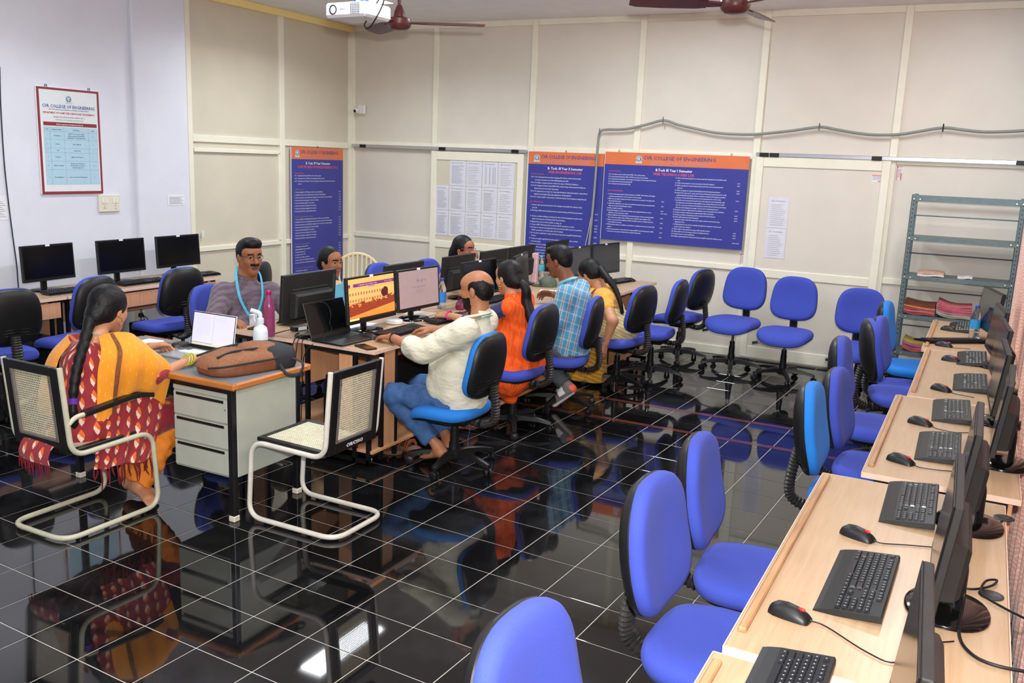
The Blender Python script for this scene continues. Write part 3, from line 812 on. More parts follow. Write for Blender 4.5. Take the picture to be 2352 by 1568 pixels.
GL, GI, GR = 'monitors on the left desks', 'monitors on the middle island', 'monitors on the right-hand desks'
for i, (y, dg, l) in enumerate(((-4.68, 4, 'dark monitor with white sticker on the left desk, leftmost of three'), (-3.985, 1, 'dark monitor with white sticker on the left desk, middle of three'), (-3.36, 0, 'dark monitor with white sticker on the left desk, rightmost, before the partition'))):
    monitor(l, .60, y, dg, GL, tilt=3, w_=.48+.01*i)
monitor('monitor showing an orange college building wallpaper, before the bald man', 3.585, -4.44, 0, GI, screen=m_scr_build, w_=.535, h_=.31, z0=.075)
gm = monitor('monitor showing a search page, right of the orange wallpaper monitor', 3.585, -3.87, -3, GI, screen=m_scr_goog, w_=.50, h_=.30, z0=.08)
for k, (ch, col) in enumerate(zip('Google', ('#3c62b8', '#a83a3a', '#a8883a', '#3c62b8', '#3a8a58', '#a83a3a'))):
    text_mesh(ch, .034, M('print_'+col, col, .5, var=0.), rotT((.0276, -.055+.02*k, .285)) @ Matrix.Rotation(R_(90), 4, 'Z') @ Matrix.Rotation(R_(90), 4, 'X'), gm, name='lettering')
g = G()
for z, a, b in ((.25, -.1, .06), (.245, -.1, .06), (.225, -.05, .03), (.21, -.05, .03)): g.box(.0274, .0278, a, b, z, z+.002)
g.build('search_bar', M('print_grey', '#8f8f96', .5), gm)
monitor('switched-off monitor between the search page and the tilted monitor', 3.62, -3.03, -2, GI, w_=.52)
monitor('switched-off monitor turned edge-on beside the orange kurta', 3.70, -2.45, 14, GI, w_=.48, z0=.10)
monitor('grey-lit dark monitor behind the head of the man in checks', 3.72, -1.25, -2, GI, screen=m_screen_grey, w_=.5)
monitor('grey-lit monitor at the far end of the island, right of the blue posters', 3.74, -.60, -10, GI, screen=m_screen_grey, w_=.53, h_=.31, z0=.05)
for y, l, dg in ((-4.80, 'black monitor back facing the camera, before the man in purple', 180), (-3.59, 'monitor back low behind the search page screen, second in the far row', 180), (-2.77, 'monitor back with grey stripe, right of the water bottle with blue label', 180), (-2.14, 'monitor back in front of the woman with glasses', 180), (-1.59, 'monitor back left of the pink-labelled bottle, fifth in the far row', 180), (-.78, 'monitor back above the head of the man in checks', 180)):
    o = monitor(l, 3.27 if y > -4.7 else 3.36, y, dg, GI, w_=.52, h_=.30, z0=.065 if y > -4.7 else .115, top_sticker=False)
    if y < -4.7:
        g = G().box(-.034, -.0325, -.10, -.05, .15, .165).box(-.034, -.0325, -.10, -.06, .17, .18); g.build('label', M('blue_grey_label', '#39424e', .5), o)
RM = [(7.155, -7.60), (7.185, -6.715), (7.225, -5.98), (7.335, -5.14), (7.325, -4.42), (7.335, -3.66), (7.32, -2.92), (7.28, -1.95)]
for k, (x, y) in enumerate(RM):
    l = ('nearest monitor, cut by the bottom edge, its dusty top showing', 'monitor with round foot and looped cable, second along the right-hand desks', 'monitor third along the right-hand desks, seen from behind', 'monitor fourth along the right-hand desks, seen edge-on', 'monitor fifth along the right-hand desks, seen edge-on', 'monitor sixth along the right-hand desks, close to the curtain', 'monitor with grey adapter box behind, near the water bottle', 'farthest monitor on the right, standing in front of the rack')[k]
    o = monitor(l, x+.01, y, 180+(3, 1, 0, -2, 2, 4, 6, 14)[k], GR, top_sticker=False, base_sticker=True, foot='round', tilt=6, w_=.50, h_=.30, z0=.085)
# ---- keyboards
def key_layout():
    L = []      # (x, y, sx, sy)
    p = .0187
    rows = [(.066, 0), (.044, 1), (.0253, 2), (.0066, 3), (-.0121, 4), (-.0308, 5)]
    for x, k in rows:
        if k == 0:
            xs = [0]+[2+i for i in range(4)]+[6.5+i for i in range(4)]+[11+i for i in range(4)]
            for a in xs: L.append((x, a, 1))
        elif k == 5:
            a = 0
            for wd in (1.5, 1.1, 1.3, 6., 1.3, 1.1, 1.2, 1.5): L.append((x, a+(wd-1)/2, wd)); a += wd
        else:
            w0, n, w1 = ((1, 12, 2), (1.5, 12, 1.5), (1.8, 11, 2.2), (2.3, 10, 2.7))[k-1]
            L.append((x, (w0-1)/2, w0)); a = w0
            for i in range(n): L.append((x, a, 1)); a += 1
            L.append((x, a+(w1-1)/2, w1))
        if k in (0, 1, 2):
            for i in range(3): L.append((x, 15.4+i, 1))
        if k == 4: L.append((x, 16.4, 1))
        if k == 5:
            for i in range(3): L.append((x, 15.4+i, 1))
        if k >= 1:
            for i in range(4): L.append((x, 18.8+i, 1))
    return [(x, .213-(a+.5)*p, wd*p-.0035) for x, a, wd in L]
KL = key_layout()
gk = G(); gk.rings([[(-.0078, -.5, 0), (.0078, -.5, 0), (.0078, .5, 0), (-.0078, .5, 0)], [(-.006, -.44, .006), (.0055, -.44, .006), (.0055, .44, .006), (-.006, .44, .006)]])
key_o = gk.build('key', m_key); key_me = key_o.data; bpy.data.objects.remove(key_o)
m_keyface = M('key_legend', '#a9abb0', .6)
def keyboard(label, x, y, deg, group, single=False, z=DZ, palm=True, tilt=5):
    r = thing('keyboard', label, 'keyboard', (x, y, z), R_(deg), group)
    T = rotT((0, 0, .006), 0, R_(-tilt)); T = Matrix.Translation((0, 0, .0075 if tilt == 5 else .02)) @ Matrix.Rotation(R_(-tilt), 4, 'Y')
    x0 = -.095 if palm else -.05
    pr = [(x0, -.006), (x0+.004, .004), (x0+.02, .008), (-.045, .012), (.082, .014), (.085, .008), (.085, -.004)]
    g = G(); g.rings([[(a, s_*.2275, b) for a, b in pr] for s_ in (1, -1)], T); g.build('body', m_blk, r)
    if single:
        for a, b, wd in KL:
            o = bpy.data.objects.new('key', key_me); C.objects.link(o); o.parent = r
            o.matrix_local = T @ Matrix.Translation((a, b, .0125)) @ Matrix.Diagonal((1, wd, 1, 1))
    else:
        g = G()
        for a, b, wd in KL:
            g.rings([[(a-.0078, b-wd/2, .012), (a+.0078, b-wd/2, .012), (a+.0078, b+wd/2, .012), (a-.0078, b+wd/2, .012)], [(a-.006, b-wd*.44, .0185), (a+.0055, b-wd*.44, .0185), (a+.0055, b+wd*.44, .0185), (a-.006, b+wd*.44, .0185)]], T)
        g.build('keys', m_key, r, kind='stuff')
    g = G()
    for a, b, wd in KL:
        if wd < .03: g.add([(a-.0015, b+.0025, .0187), (a+.0015, b+.0025, .0187), (a+.0015, b-.0015, .0187), (a-.0015, b-.0015, .0187)], [(3, 2, 1, 0)], T)
    g.build('legends', m_keyface, r, kind='stuff')
    return r
KG = 'keyboards on the right-hand desks'
KR = [(6.915, -7.42, 0, 'black keyboard cut by the bottom edge of the view'), (6.995, -6.69, -1, 'black dusty keyboard with wide palm rest, second from the camera'), (7.075, -5.90, 1, 'black keyboard third from the camera, beside the round monitor foot'), (7.13, -5.07, 1, 'black keyboard fourth from the camera on the right-hand desks'), (7.155, -4.35, 2, 'black keyboard fifth from the camera on the right-hand desks'), (7.225, -3.57, 1, 'black keyboard sixth from the camera on the right-hand desks'), (7.22, -2.77, 1, 'black keyboard seventh from the camera on the right-hand desks'), (7.06, -2.13, -52, 'black keyboard turned askew on the farthest right-hand desk'), (7.12, -1.42, 0, 'black keyboard behind the water bottle on the farthest right-hand desk')]
for k, (x, y, d, l) in enumerate(KR): keyboard(l, x, y, d, KG, single=k < 3)
for y, l in ((-4.62, 'black keyboard before the leftmost dark monitor'), (-3.93, 'black keyboard before the middle dark monitor on the left desk'), (-3.30, 'black keyboard at the end of the left desk by the partition')):
    keyboard(l, .80, y, 180, 'keyboards on the left desks', palm=False)
keyboard('black keyboard under the right hand of the bald man', 3.80, -4.36, 180, 'keyboards on the middle island', palm=False)
keyboard('black keyboard under the pointing hand with the pink bangle', 3.80, -3.74, 176, 'keyboards on the middle island', palm=False)
keyboard('black keyboard behind the monitor of the man in purple', 3.0, -4.44, 2, 'keyboards on the middle island', palm=False, tilt=9)
keyboard('black keyboard at the far end of the island by the posters', 4.00, -.80, 170, 'keyboards on the middle island', palm=False)
keyboard('black keyboard near the pink bag on the island', 3.62, -2.70, 180, 'keyboards on the middle island', palm=False)
# ---- mice
def mouse(label, x, y, deg, group, z=DZ, cable=None, wheel=True):
    r = thing('computer_mouse', label, 'mouse', (x, y, z), R_(deg), group); R = []
    for xx, wd, h in ((-.056, .012, .010), (-.052, .022, .02), (-.035, .029, .033), (-.01, .0305, .037), (.02, .029, .033), (.045, .0265, .022), (.056, .022, .012), (.058, .016, .008)):
        R.append([(xx, wd*math.cos(a), max(0.0, h*math.sin(a))) for a in [math.pi*q/9 for q in range(10)]])
    b = G().rings(R).build('shell', m_blk, r, 50)
    if wheel: G().ell((.032, 0, .0295), (.011, .0045, .006), 10, 6).build('scroll_wheel', m_redwheel, r, 60)
    if cable:
        c, s_ = math.cos(-R_(deg)), math.sin(-R_(deg))
        pts = [(.057, 0, .008)]+[((px-x)*c-(py-y)*s_, (px-x)*s_+(py-y)*c, .0035) for px, py in cable]
        G().tube(spline(pts, 5), .0019, 6).build('lead', m_cable, r, 60)
    return r
MG = 'mice on the right-hand desks'
for k, (x, y, d, cab) in enumerate(((6.85, -6.985, -12, [(6.95, -7.0), (7.06, -7.08), (7.13, -7.09), (7.2, -6.95), (7.25, -6.9)]), (6.94, -6.31, -22, [(7.02, -6.33), (7.09, -6.30), (7.17, -6.27)]), (6.995, -5.37, -24, [(7.07, -5.41), (7.16, -5.40), (7.24, -5.36)]), (7.025, -4.68, -22, [(7.1, -4.73), (7.18, -4.75), (7.26, -4.7)]), (7.08, -3.845, -30, [(7.15, -3.9), (7.25, -3.93)]), (7.095, -2.90, -14, [(7.16, -2.93), (7.24, -2.9)]), (7.03, -2.36, -16, [(7.1, -2.4), (7.2, -2.36)]), (7.03, -1.60, -18, [(7.1, -1.63), (7.2, -1.6)]))):
    mouse('black mouse with red wheel, %s along the right-hand desks' % ('nearest', 'second', 'third', 'fourth', 'fifth', 'sixth', 'seventh', 'last')[k], x, y, d, MG, cable=cab)
mouse('black mouse under the left hand of the bald man', 3.735, -4.655, 180, 'mice on the middle island', wheel=False)
mouse('black mouse lying on the far right end of the island', 4.03, -.62, 160, 'mice on the middle island', wheel=False)
# ---- cables behind the near monitors (things of their own)
def cord(label, pts, r=.004, mat=m_cable, n=6): return tag(G().tube(spline(pts, n), r, 8).build('cable', mat, None, 60), label, 'cable')
cord('thick black power cable trailing from the second right-hand monitor', [(7.255, -6.72, .93), (7.262, -6.74, .82), (7.26, -6.86, .769), (7.29, -6.95, .767), (7.35, -6.98, .767), (7.46, -6.96, .766)], .0045)
cord('black looped cable behind the second right-hand monitor', [(7.21, -6.50, .767), (7.27, -6.55, .767), (7.33, -6.50, .768), (7.35, -6.44, .768), (7.32, -6.47, .77), (7.31, -6.56, .769), (7.36, -6.62, .767), (7.47, -6.70, .767)], .0035)
cord('black cable hanging from the third right-hand monitor into the grommet', [(7.29, -5.98, .92), (7.285, -5.98, .83), (7.30, -6.0, .775), (7.34, -5.96, .768), (7.37, -5.88, .764)], .004)
cord('black cable curling behind the fourth right-hand monitor', [(7.39, -5.1, .92), (7.40, -5.12, .80), (7.42, -5.14, .767), (7.46, -5.2, .766)], .004)
for k, (x, y) in enumerate(((7.335, -6.545), (7.375, -5.84))):
    tag(G().lathe([(.02, 0), (.034, 0), (.034, .002), (.026, .0035), (.02, .001)], 24, Matrix.Translation((x, y, DZ-.0005)), cap=True).build('cable_grommet', m_blk, None, 40), ('black cable grommet beside the looped cable', 'black cable grommet behind the third right-hand monitor')[k], 'grommet', 'desk cable grommets')
# ---- PC towers under desks
def tower(label, x, y, z, deg=0, d=.40, w_=.18, h=.38):
    r = thing('computer_tower', label, 'computer', (x, y, z), R_(deg), 'computer towers under the desks')
    G().box(-d/2, d/2, -w_/2, w_/2, .008, h, .006).build('case', m_blkmetal, r)
    f = G().box(d/2, d/2+.012, -w_/2+.004, w_/2-.004, .012, h-.004, .004).build('front_panel', m_blk, r)
    G().box(d/2+.011, d/2+.014, -.06, .06, h-.09, h-.05).build('drive_bay', m_blk_gloss, f)
    G().lathe([(.008, 0), (.008, .004)], 12, Matrix.Translation((d/2+.012, 0, h-.14)) @ Matrix.Rotation(R_(90), 4, 'Y')).build('power_button', m_chrome, f)
    G().box(d/2+.011, d/2+.0135, -.05, .05, .04, .2).build('grille', m_blk_gloss, f)
    for a in (-1, 1):
        for b in (-1, 1): G().lathe([(.012, 0), (.012, .009)], 8, Matrix.Translation((a*(d/2-.05), b*(w_/2-.03), 0))).build('foot', m_blk, r)
tower('black computer tower on the shelf under the near end of the island', 3.60, -4.62, .106, 0)
tower('black computer tower under the island behind the bald man’s knee', 3.66, -3.98, .106, 0)
tower('black computer tower under the middle of the island', 3.7, -2.98, .106, 0)
tower('black computer tower under the island beside the checked shirt', 3.72, -2.3, .106, 0)
tower('black computer tower under the far end of the island', 3.85, -1.05, .106, 0)
tower('black computer tower on the floor under the leftmost desk', .68, -4.95, .0, 0, .42, .2, .45)
tower('black computer tower under the left desk by the socket', .62, -3.72, .0, 0, .36, .17, .36)
# ================================================================== THINGS ON THE DESKS
# laptops
def laptop(label, x, y, deg, w_, d, open_, body_m, key_m, scr, z=DZ, silver=False, sh=.22):
    r = thing('laptop', label, 'laptop', (x, y, z), R_(deg))     # user at +X, hinge at -d/2
    G().box(-d/2, d/2, -w_/2, w_/2, .001, .014, .003).build('base', body_m, r)
    g = G()
    for i in range(5):
        for j in range(13): g.box(-d/2+.03+i*.019, -d/2+.045+i*.019, -w_/2+.03+j*(w_-.06)/13, -w_/2+.03+(j+.82)*(w_-.06)/13, .0139, .0155)
    g.build('keys', key_m, r, kind='stuff')
    G().box(d/2-.085, d/2-.015, -.05, .05, .0138, .0146).build('touchpad', body_m, r)
    T = rotT((-d/2, 0, .012), 0, R_(90-open_)) @ Matrix.Rotation(0, 4, 'Z')
    T = Matrix.Translation((-d/2+.004, 0, .013)) @ Matrix.Rotation(R_(-(open_-90)), 4, 'Y')
    l = G().box(-.006, 0, -w_/2, w_/2, 0, sh, .002, T).build('lid', body_m, r)
    a = w_/2-.008
    G().box(-.0002, .0006, -w_/2+.002, w_/2-.002, .002, sh-.002, 0, T).build('screen_border', m_blk, l)
    quad_uv('screen', [T @ Vector(q) for q in ((.001, -a, .024), (.001, a, .024), (.001, a, sh-.008), (.001, -a, sh-.008))], scr, l)
    return r
m_silver = M('silver_laptop', '#b9bbbe', .35, metal=.6, var=.03)
laptop('silver laptop with a white document open, before the woman in maroon', 3.275, -5.68, -90, .34, .235, 100, m_silver, M('backlit_white_key', '#e6e8ec', .5), m_scr_doc)
dl = laptop('dark open laptop at the near end of the island', 3.645, -4.775, -2, .385, .25, 108, m_blk, m_key, m_screen_off, sh=.235)
tag(G().tube(spline([(3.49, -4.86, 1.0), (3.505, -4.80, .98), (3.53, -4.79, .92), (3.525, -4.795, .86), (3.54, -4.81, .80), (3.50, -5.0, .70), (3.47, -5.0, .45), (3.46, -5.0, .25)], 6), .003, 6).build('cable', m_cable, None, 60), 'thin black cable hanging over the dark laptop lid', 'cable')
for k, dx in enumerate((0, .035, -.03)): cord(('black cable hanging over the near island edge, left', 'black cable hanging over the near island edge, middle', 'black cable hanging over the near island edge, right')[(1, 2, 0)[k]], [(3.40+dx, -4.88, .768), (3.41+dx, -4.965, .76), (3.40+dx*1.4, -4.985, .62), (3.35+dx*.6, -4.99, .42), (3.37+dx, -4.97, .2), (3.40+dx, -4.9, .11)], .0035)
# power adapter, phones, router, mouse pad
ad = thing('power_adapter', 'black laptop power adapter with white label, by the pink bottle', 'adapter', (3.21, -4.72, DZ), R_(80))
G().box(-.06, .06, -.026, .026, .002, .032, .004).build('brick', m_blk, ad); G().box(-.03, .04, -.0275, -.026, .006, .028).build('label', m_sticker, ad)
G().tube(spline([(-.06, 0, .015), (-.12, .02, .006), (-.2, .0, .004), (-.26, -.03, .004)], 5), .003, 6).build('lead', m_cable, ad, 60)
def phone(label, x, y, deg, z=DZ):
    r = thing('smartphone', label, 'phone', (x, y, z), R_(deg), 'phones on the desks'); G().box(-.037, .037, -.077, .077, .0, .009, .003).build('body', m_blk, r); G().box(-.034, .034, -.073, .073, .0088, .0096).build('glass', m_blk_gloss, r)
phone('black smartphone lying at the near corner of the island', 3.885, -4.895, 68)
phone('black flat phone by the hand of the man in purple', 2.95, -4.83, 10)
rt_ = thing('network_router', 'round white router with cable on the island', 'router', (3.545, -4.10, DZ))
G().lathe([(.055, 0), (.06, .004), (.06, .024), (.05, .03), (.02, .032)], 28).build('shell', M('white_plastic', '#e8e6e2', .4, var=.02), rt_, 40)
G().tube(spline([(.05, .03, .01), (.1, .08, .005), (.06, .16, .005), (.14, .22, .005)], 6), .003, 6).build('lead', M('white_cable', '#e3ddd2', .5), rt_, 60)
# bottles
m_clear = M('clear_plastic', '#f2f6f6', .06, trans=.96, ior=1.33, var=0., spec=.6)
m_water = M('water', '#eef6f8', .02, trans=1., ior=1.33, var=0.)
def bottle(label, x, y, z, body_m, cap_m, H=.24, rad=.033, lab=None, water=0., lab_m=None):
    r = thing('bottle', label, 'bottle', (x, y, z)); k = H/.24
    prof = [(.3*rad, 0), (rad*.92, .001), (rad, .008), (rad*.97, .04*k), (rad, .06*k), (rad, .13*k), (rad*.98, .15*k), (rad*.8, .18*k), (rad*.45, .21*k), (rad*.38, .215*k), (rad*.38, .225*k)]
    G().lathe(prof, 24).build('body', body_m, r, 50)
    G().lathe([(rad*.42, .222*k), (rad*.44, .224*k), (rad*.44, .239*k), (rad*.4, .241*k)], 18).build('cap', cap_m, r, 40)
    if lab: G().lathe([(rad*1.01, lab[0]*k), (rad*1.015, lab[0]*k+.001), (rad*1.015, lab[1]*k)], 24, cap=False).build('label', lab_m, r, 60)
    if water: G().lathe([(.3*rad, .002), (rad*.9, .003), (rad*.95, .01), (rad*.93, water*k)], 20).build('water', m_water, r, 40)
    return r
m_bluecap = M('blue_cap', '#2c4fae', .4); m_teal = M('teal_cap', '#4fb7a4', .4)
m_lab1 = M('blue_bottle_label', '#2f86d6', .4, var=.2, scale=40); m_lab2 = M('teal_bottle_label', '#59aec0', .4, var=.25, scale=60)
bottle('clear water bottle with blue cap on the island, right of the search page screen', 3.46, -3.33, DZ, m_clear, m_bluecap, .24, .034, (.05, .125), .02, m_lab1)
bottle('clear water bottle with teal cap and label, left of the man in checks', 3.36, -1.34, DZ, m_clear, m_teal, .26, .036, (.10, .16), .02, m_lab2)
bottle('clear water bottle with blue cap on the farthest right-hand desk', 7.21, -1.87, DZ, m_clear, m_bluecap, .25, .036, (.075, .135), .05, M('sky_bottle_label', '#3aa0dc', .4, var=.2, scale=40))
m_pinkb = M('pink_translucent_plastic', '#c05c8e', .15, trans=.55, ior=1.4, var=.1)
bottle('tall pink translucent bottle with magenta cap, before the man in purple', 3.19, -4.985, DZ, m_pinkb, M('magenta_cap', '#b01560', .35), .295, .036, None, .05)
sb = thing('spray_bottle', 'white sanitiser spray bottle with trigger top on the steel desk', 'bottle', (3.595, -5.50, .763), R_(200)); sb.scale = (1.2, 1.2, 1.28)
m_wh = M('white_soft_plastic', '#d9e6ee', .4, var=.03, trans=.1)
G().lathe([(.02, 0), (.034, .002), (.035, .01), (.035, .12), (.030, .14), (.015, .152), (.014, .165)], 24).build('body', m_wh, sb, 50)
G().lathe([(.017, .16), (.017, .18), (.011, .184)], 18).build('collar', m_wh, sb, 40)
tr = G().tube(fillet([(0, 0, .18), (0, 0, .205), (.045, 0, .215)], .015, 4), [.01]*7, 10).build('nozzle', m_wh, sb, 50)
G().tube(spline([(.02, 0, .205), (.03, 0, .185), (.026, 0, .165)], 4), .005, 8).build('trigger', m_wh, tr, 50)
pk = tag(G().box(3.30, 3.355, -1.43, -1.38, DZ, DZ+.285, .006).build('tall_box', M('pale_pink_card', '#dcb6b8', .6), None), 'tall pale pink box behind the teal-capped bottle', 'box')
# folder, bag, cap, papers on island
tag(G().box(-.004, .004, -.15, .15, 0, .225, .001, rotT((3.03, -4.02, DZ+.0), R_(16), R_(-8))).build('folder', M('sky_blue_folder', '#69b4d0', .45, var=.04), None), 'sky-blue folder standing upright behind the orange wallpaper monitor', 'folder')
m_maroonbag = M('magenta_satin', '#7d1f44', .35, var=.3, scale=20)
bg = thing('pouch', 'magenta satin pouch on the island in front of the bald man’s chin', 'bag', (3.60, -3.22, DZ), R_(15))
G().rings([[(x*s_+(.02 if z > .05 else 0), y*s_*(1-.5*z/.12), z) for x, y in superell(.12, .22, 20, 3)] for s_, z in ((.9, 0), (1.02, .02), (.95, .05), (.7, .085), (.5, .11))]).build('body', m_maroonbag, bg, 60)
G().tube([(-.03, -.09, .085), (0, 0, .115), (.03, .09, .09)], .004, 6).build('zip', M('dark_zip', '#3a1024', .5), bg, 50)
def cap_hat(label, x, y, deg):
    r = thing('cap', label, 'cap', (x, y, DZ), R_(deg)); mm = M('olive_cloth', '#555f50', .85, var=.12, bump=.2, bscale=500)
    G().rings([[(a*s_, b*s_, z) for a, b in superell(.17, .18, 24, 2.2)] for s_, z in ((1, 0), (1, .03), (.9, .06), (.65, .085), (.3, .1), (.05, .103))]).build('crown', mm, r, 60)
    G().prism([(.06, -.08), (.13, -.06), (.16, 0), (.13, .06), (.06, .08)], .004, .012).build('brim', mm, r)
cap_hat('olive green cap on the island before the man in checks', 3.56, -1.58, 200)
tag(G().box(-.1, .1, -.07, .07, 0, .002, 0, rotT((3.72, -1.86, DZ), .4)).build('paper_sheet', m_sticker, None), 'small white sheet beside the hand of the man in checks', 'paper')
tag(G().box(-.1, .1, -.12, .12, 0, .0025, 0, rotT((3.40, -4.33, DZ), .3)).build('paper_sheet', m_sticker, None), 'white sheet under the orange wallpaper monitor', 'paper')
tag(G().box(-.1, .1, -.09, .09, 0, .006, 0, rotT((3.47, -3.66, DZ), .15)).build('paper_stack', M('pale_paper', '#e2d6c2', .6), None), 'loose pale papers at the foot of the search page monitor', 'paper')
# ---- things on the steel desk
TZ = .763
wb_ = tag(G().box(-.06, .06, -.05, .05, 0, .03, .004, rotT((2.86, -5.64, TZ), .1)).build('white_box', M('white_card', '#e8e8e4', .5), None), 'small white box at the back left of the steel desk', 'box')
rk_ = thing('keyboard', 'grey slim keyboard lying left of the silver laptop', 'keyboard', (3.0, -5.60, TZ), R_(100))
G().box(-.07, .07, -.17, .17, 0, .012, .003).build('body', M('grey_plastic', '#8d9094', .5), rk_)
g = G()
for i in range(5):
    for j in range(14): g.box(-.06+i*.024, -.042+i*.024, -.16+j*.023, -.142+j*.023, .0115, .016)
g.build('keys', M('mid_grey_key', '#5d6063', .5), rk_, kind='stuff')
gm_ = thing('wrist_mouse', 'black mouse with lime green rim held in the woman’s left hand', 'mouse', (3.065, -5.60, TZ+.006), R_(60))
G().rings([[(x*s_, y*s_, z) for x, y in superell(.13, .07, 24, 2.4)] for s_, z in ((.9, 0), (1, .006), (1, .009))]).build('rim', M('lime_plastic', '#c9e03a', .4), gm_, 40)
G().rings([[(x*s_, y*s_, z) for x, y in superell(.12, .06, 24, 2.4)] for s_, z in ((1, .008), (.95, .022), (.75, .034), (.4, .039), (.1, .04))]).build('shell', m_blk, gm_, 50)
# backpack
m_tan = M('tan_canvas', '#8a5a3c', .8, var=.18, scale=60, bump=.3, bscale=600); m_leath = M('brown_leatherette', '#7d4a30', .5, var=.15, scale=30)
m_blkcloth = M('black_nylon', '#26282b', .75, var=.15, bump=.2, bscale=700)
bp = thing('backpack', 'brown and black backpack lying on the steel desk', 'backpack', (3.70, -5.745, TZ), R_(78))
def bag_out(w_, l, n=36): return superell(l, w_, n, 3.0)
def bz(x, y): return 1.0-.25*abs(x/.26)**3
G().rings([[(x*s_, y*s_, z*bz(x*s_, y)+.0) for x, y in bag_out(.30, .50)] for s_, z in ((.93, .0), (.99, .012), (1.0, .035), (.985, .055))]).build('body', m_leath, bp, 60)
G().rings([[(x*s_-.01, y*s_, z*bz(x*s_, y)+.006*math.sin(x*25)*math.cos(y*18)) for x, y in bag_out(.30, .50)] for s_, z in ((.99, .05), (.96, .075), (.86, .098), (.6, .108), (.3, .11), (.05, .11))]).build('upper_panel', m_tan, bp, 60)
G().rings([[(.17+x*s_, y*s_, z) for x, y in superell(.2, .305, 28, 3.2)] for s_, z in ((.98, .0), (1.04, .02), (1.04, .07), (.95, .105), (.6, .118), (.1, .12))]).build('top_flap', m_blkcloth, bp, 60)
G().rings([[(.10+x*s_, y*s_+.02, z) for x, y in superell(.2, .2, 28, 2.6)] for s_, z in ((1, .108), (.9, .121), (.6, .126), (.1, .127))]).build('front_pocket', m_tan, bp, 60)
for pts in ([(-.20, -.06, .098), (-.1, -.04, .112), (.0, -.055, .116), (.05, -.06, .116)], [(-.22, .1, .085), (-.08, .11, .105), (.05, .08, .122)], [(-.255, -.06, .05), (-.2, -.135, .062), (0, -.152, .066), (.16, -.15, .066)]):
    G().tube(spline(pts, 6), .006, 6).build('zip', m_blkcloth, bp, 60)
G().tube(spline([(.2, -.14, .06), (.24, -.20, .03), (.20, -.225, -.02), (.13, -.21, -.015), (.12, -.155, .03)], 6), .011, 8, ry=.4).build('carry_loop', m_blkcloth, bp, 60)
# ---- sandals left on the floor
def sandal(label, x, y, deg, tz=0):
    r = thing('sandal', label, 'sandal', (x, y, 0), R_(deg), 'brown leather sandals'); o_ = []
    for k in range(28):
        t = 2*math.pi*k/28; xx = .135*math.cos(t); o_.append((xx, (.042+.012*math.cos(t))*math.sin(t)))
    G().rings([[(a*s_, b*s_, z) for a, b in o_] for s_, z in ((.97, 0), (1, .006), (1, .02), (.95, .024))]).build('sole', M('brown_sole', '#6b4a36', .6, var=.15), r, 40)
    ml = M('tan_leather_strap', '#8c4a30', .45, var=.15)
    for x0, rk2 in ((.03, .3), (.06, -.3), (.0, -.35)):
        pts = [(x0+.03*math.sin(rk2)*q/4, .048*math.cos(math.pi*(q+4)/8), .018+.045*math.sin(math.pi*(q+4)/8)) for q in range(-4, 5)]
        G().tube(pts, .013, 8, ry=.22, up=(1, 0, 0)).build('strap', ml, r, 50)
    G().tube([(-.02, .05, .02), (-.06, .058, .02), (-.10, .05, .004)], .009, 8, ry=.3).build('strap', ml, r, 50)
sandal('tan leather sandal on the floor by the white chair, upright', 3.83, -4.62, 14)
sandal('tan leather sandal partly hidden behind the other sandal', 3.90, -4.48, 2)
tag(G().lathe([(.011, 0), (.013, .004), (.009, .012)], 12, Matrix.Translation((3.86, -4.80, 0))).build('floor_button', M('ivory_plastic', '#d8d0bf', .5), None, 40), 'small white cap lying on the floor near the sandals', 'cap')
# ---- files on the rack
def pile(label, x, y, z, w_, d, cols, group, bend=.0, seed=1):
    rr = random.Random(seed); r = thing('file_stack', label, 'files', (x, y, z), 0, group); zz = .002
    for c in cols:
        h = rr.uniform(.013, .022); rows = []
        for i in range(9):
            u = -1+2*i/8; rows.append([(u*w_/2+rr.uniform(-.002, .002), v*d/2, zz+h/2+bend*max(0, -u)**2*.06+.004*math.sin(u*3+zz*40)) for v in (-1, -.3, .3, 1)])
        G().grid(rows, h*.9).build('file', M('file_'+c, c, .55, var=.15), r); zz += h
FG = 'paper files on the steel rack'
pile('pile of brown and red files on the rack shelf, left heap', 6.745, -.28, RZ[3], .26, .24, ['#8c3b2e', '#b8606a', '#a2404a', '#c98a3a', '#7a3a1c', '#6a2f16'], FG, .3, 2)
pile('pile of pink and white files on the rack shelf, right heap', 7.03, -.28, RZ[3], .28, .24, ['#8c8a5a', '#9aa8a8', '#b86a7a', '#b04a60', '#c2606a', '#bb5a66', '#c0626c'], FG, .55, 3)
pile('pile of red and yellow files on the lowest rack shelf', 6.76, -.28, RZ[4], .24, .24, ['#b0503a', '#b8506a', '#8c3a5a', '#b06a8a', '#b8a04a'], FG, .6, 4)
pile('thin white booklet stack on the middle rack shelf', 6.80, -.3, RZ[2], .22, .2, ['#d8d2c8', '#cfa48c'], FG, 0, 5)
pile('small white notepad on the middle rack shelf, right', 7.08, -.3, RZ[2], .12, .12, ['#dcdad2'], FG, 0, 6)
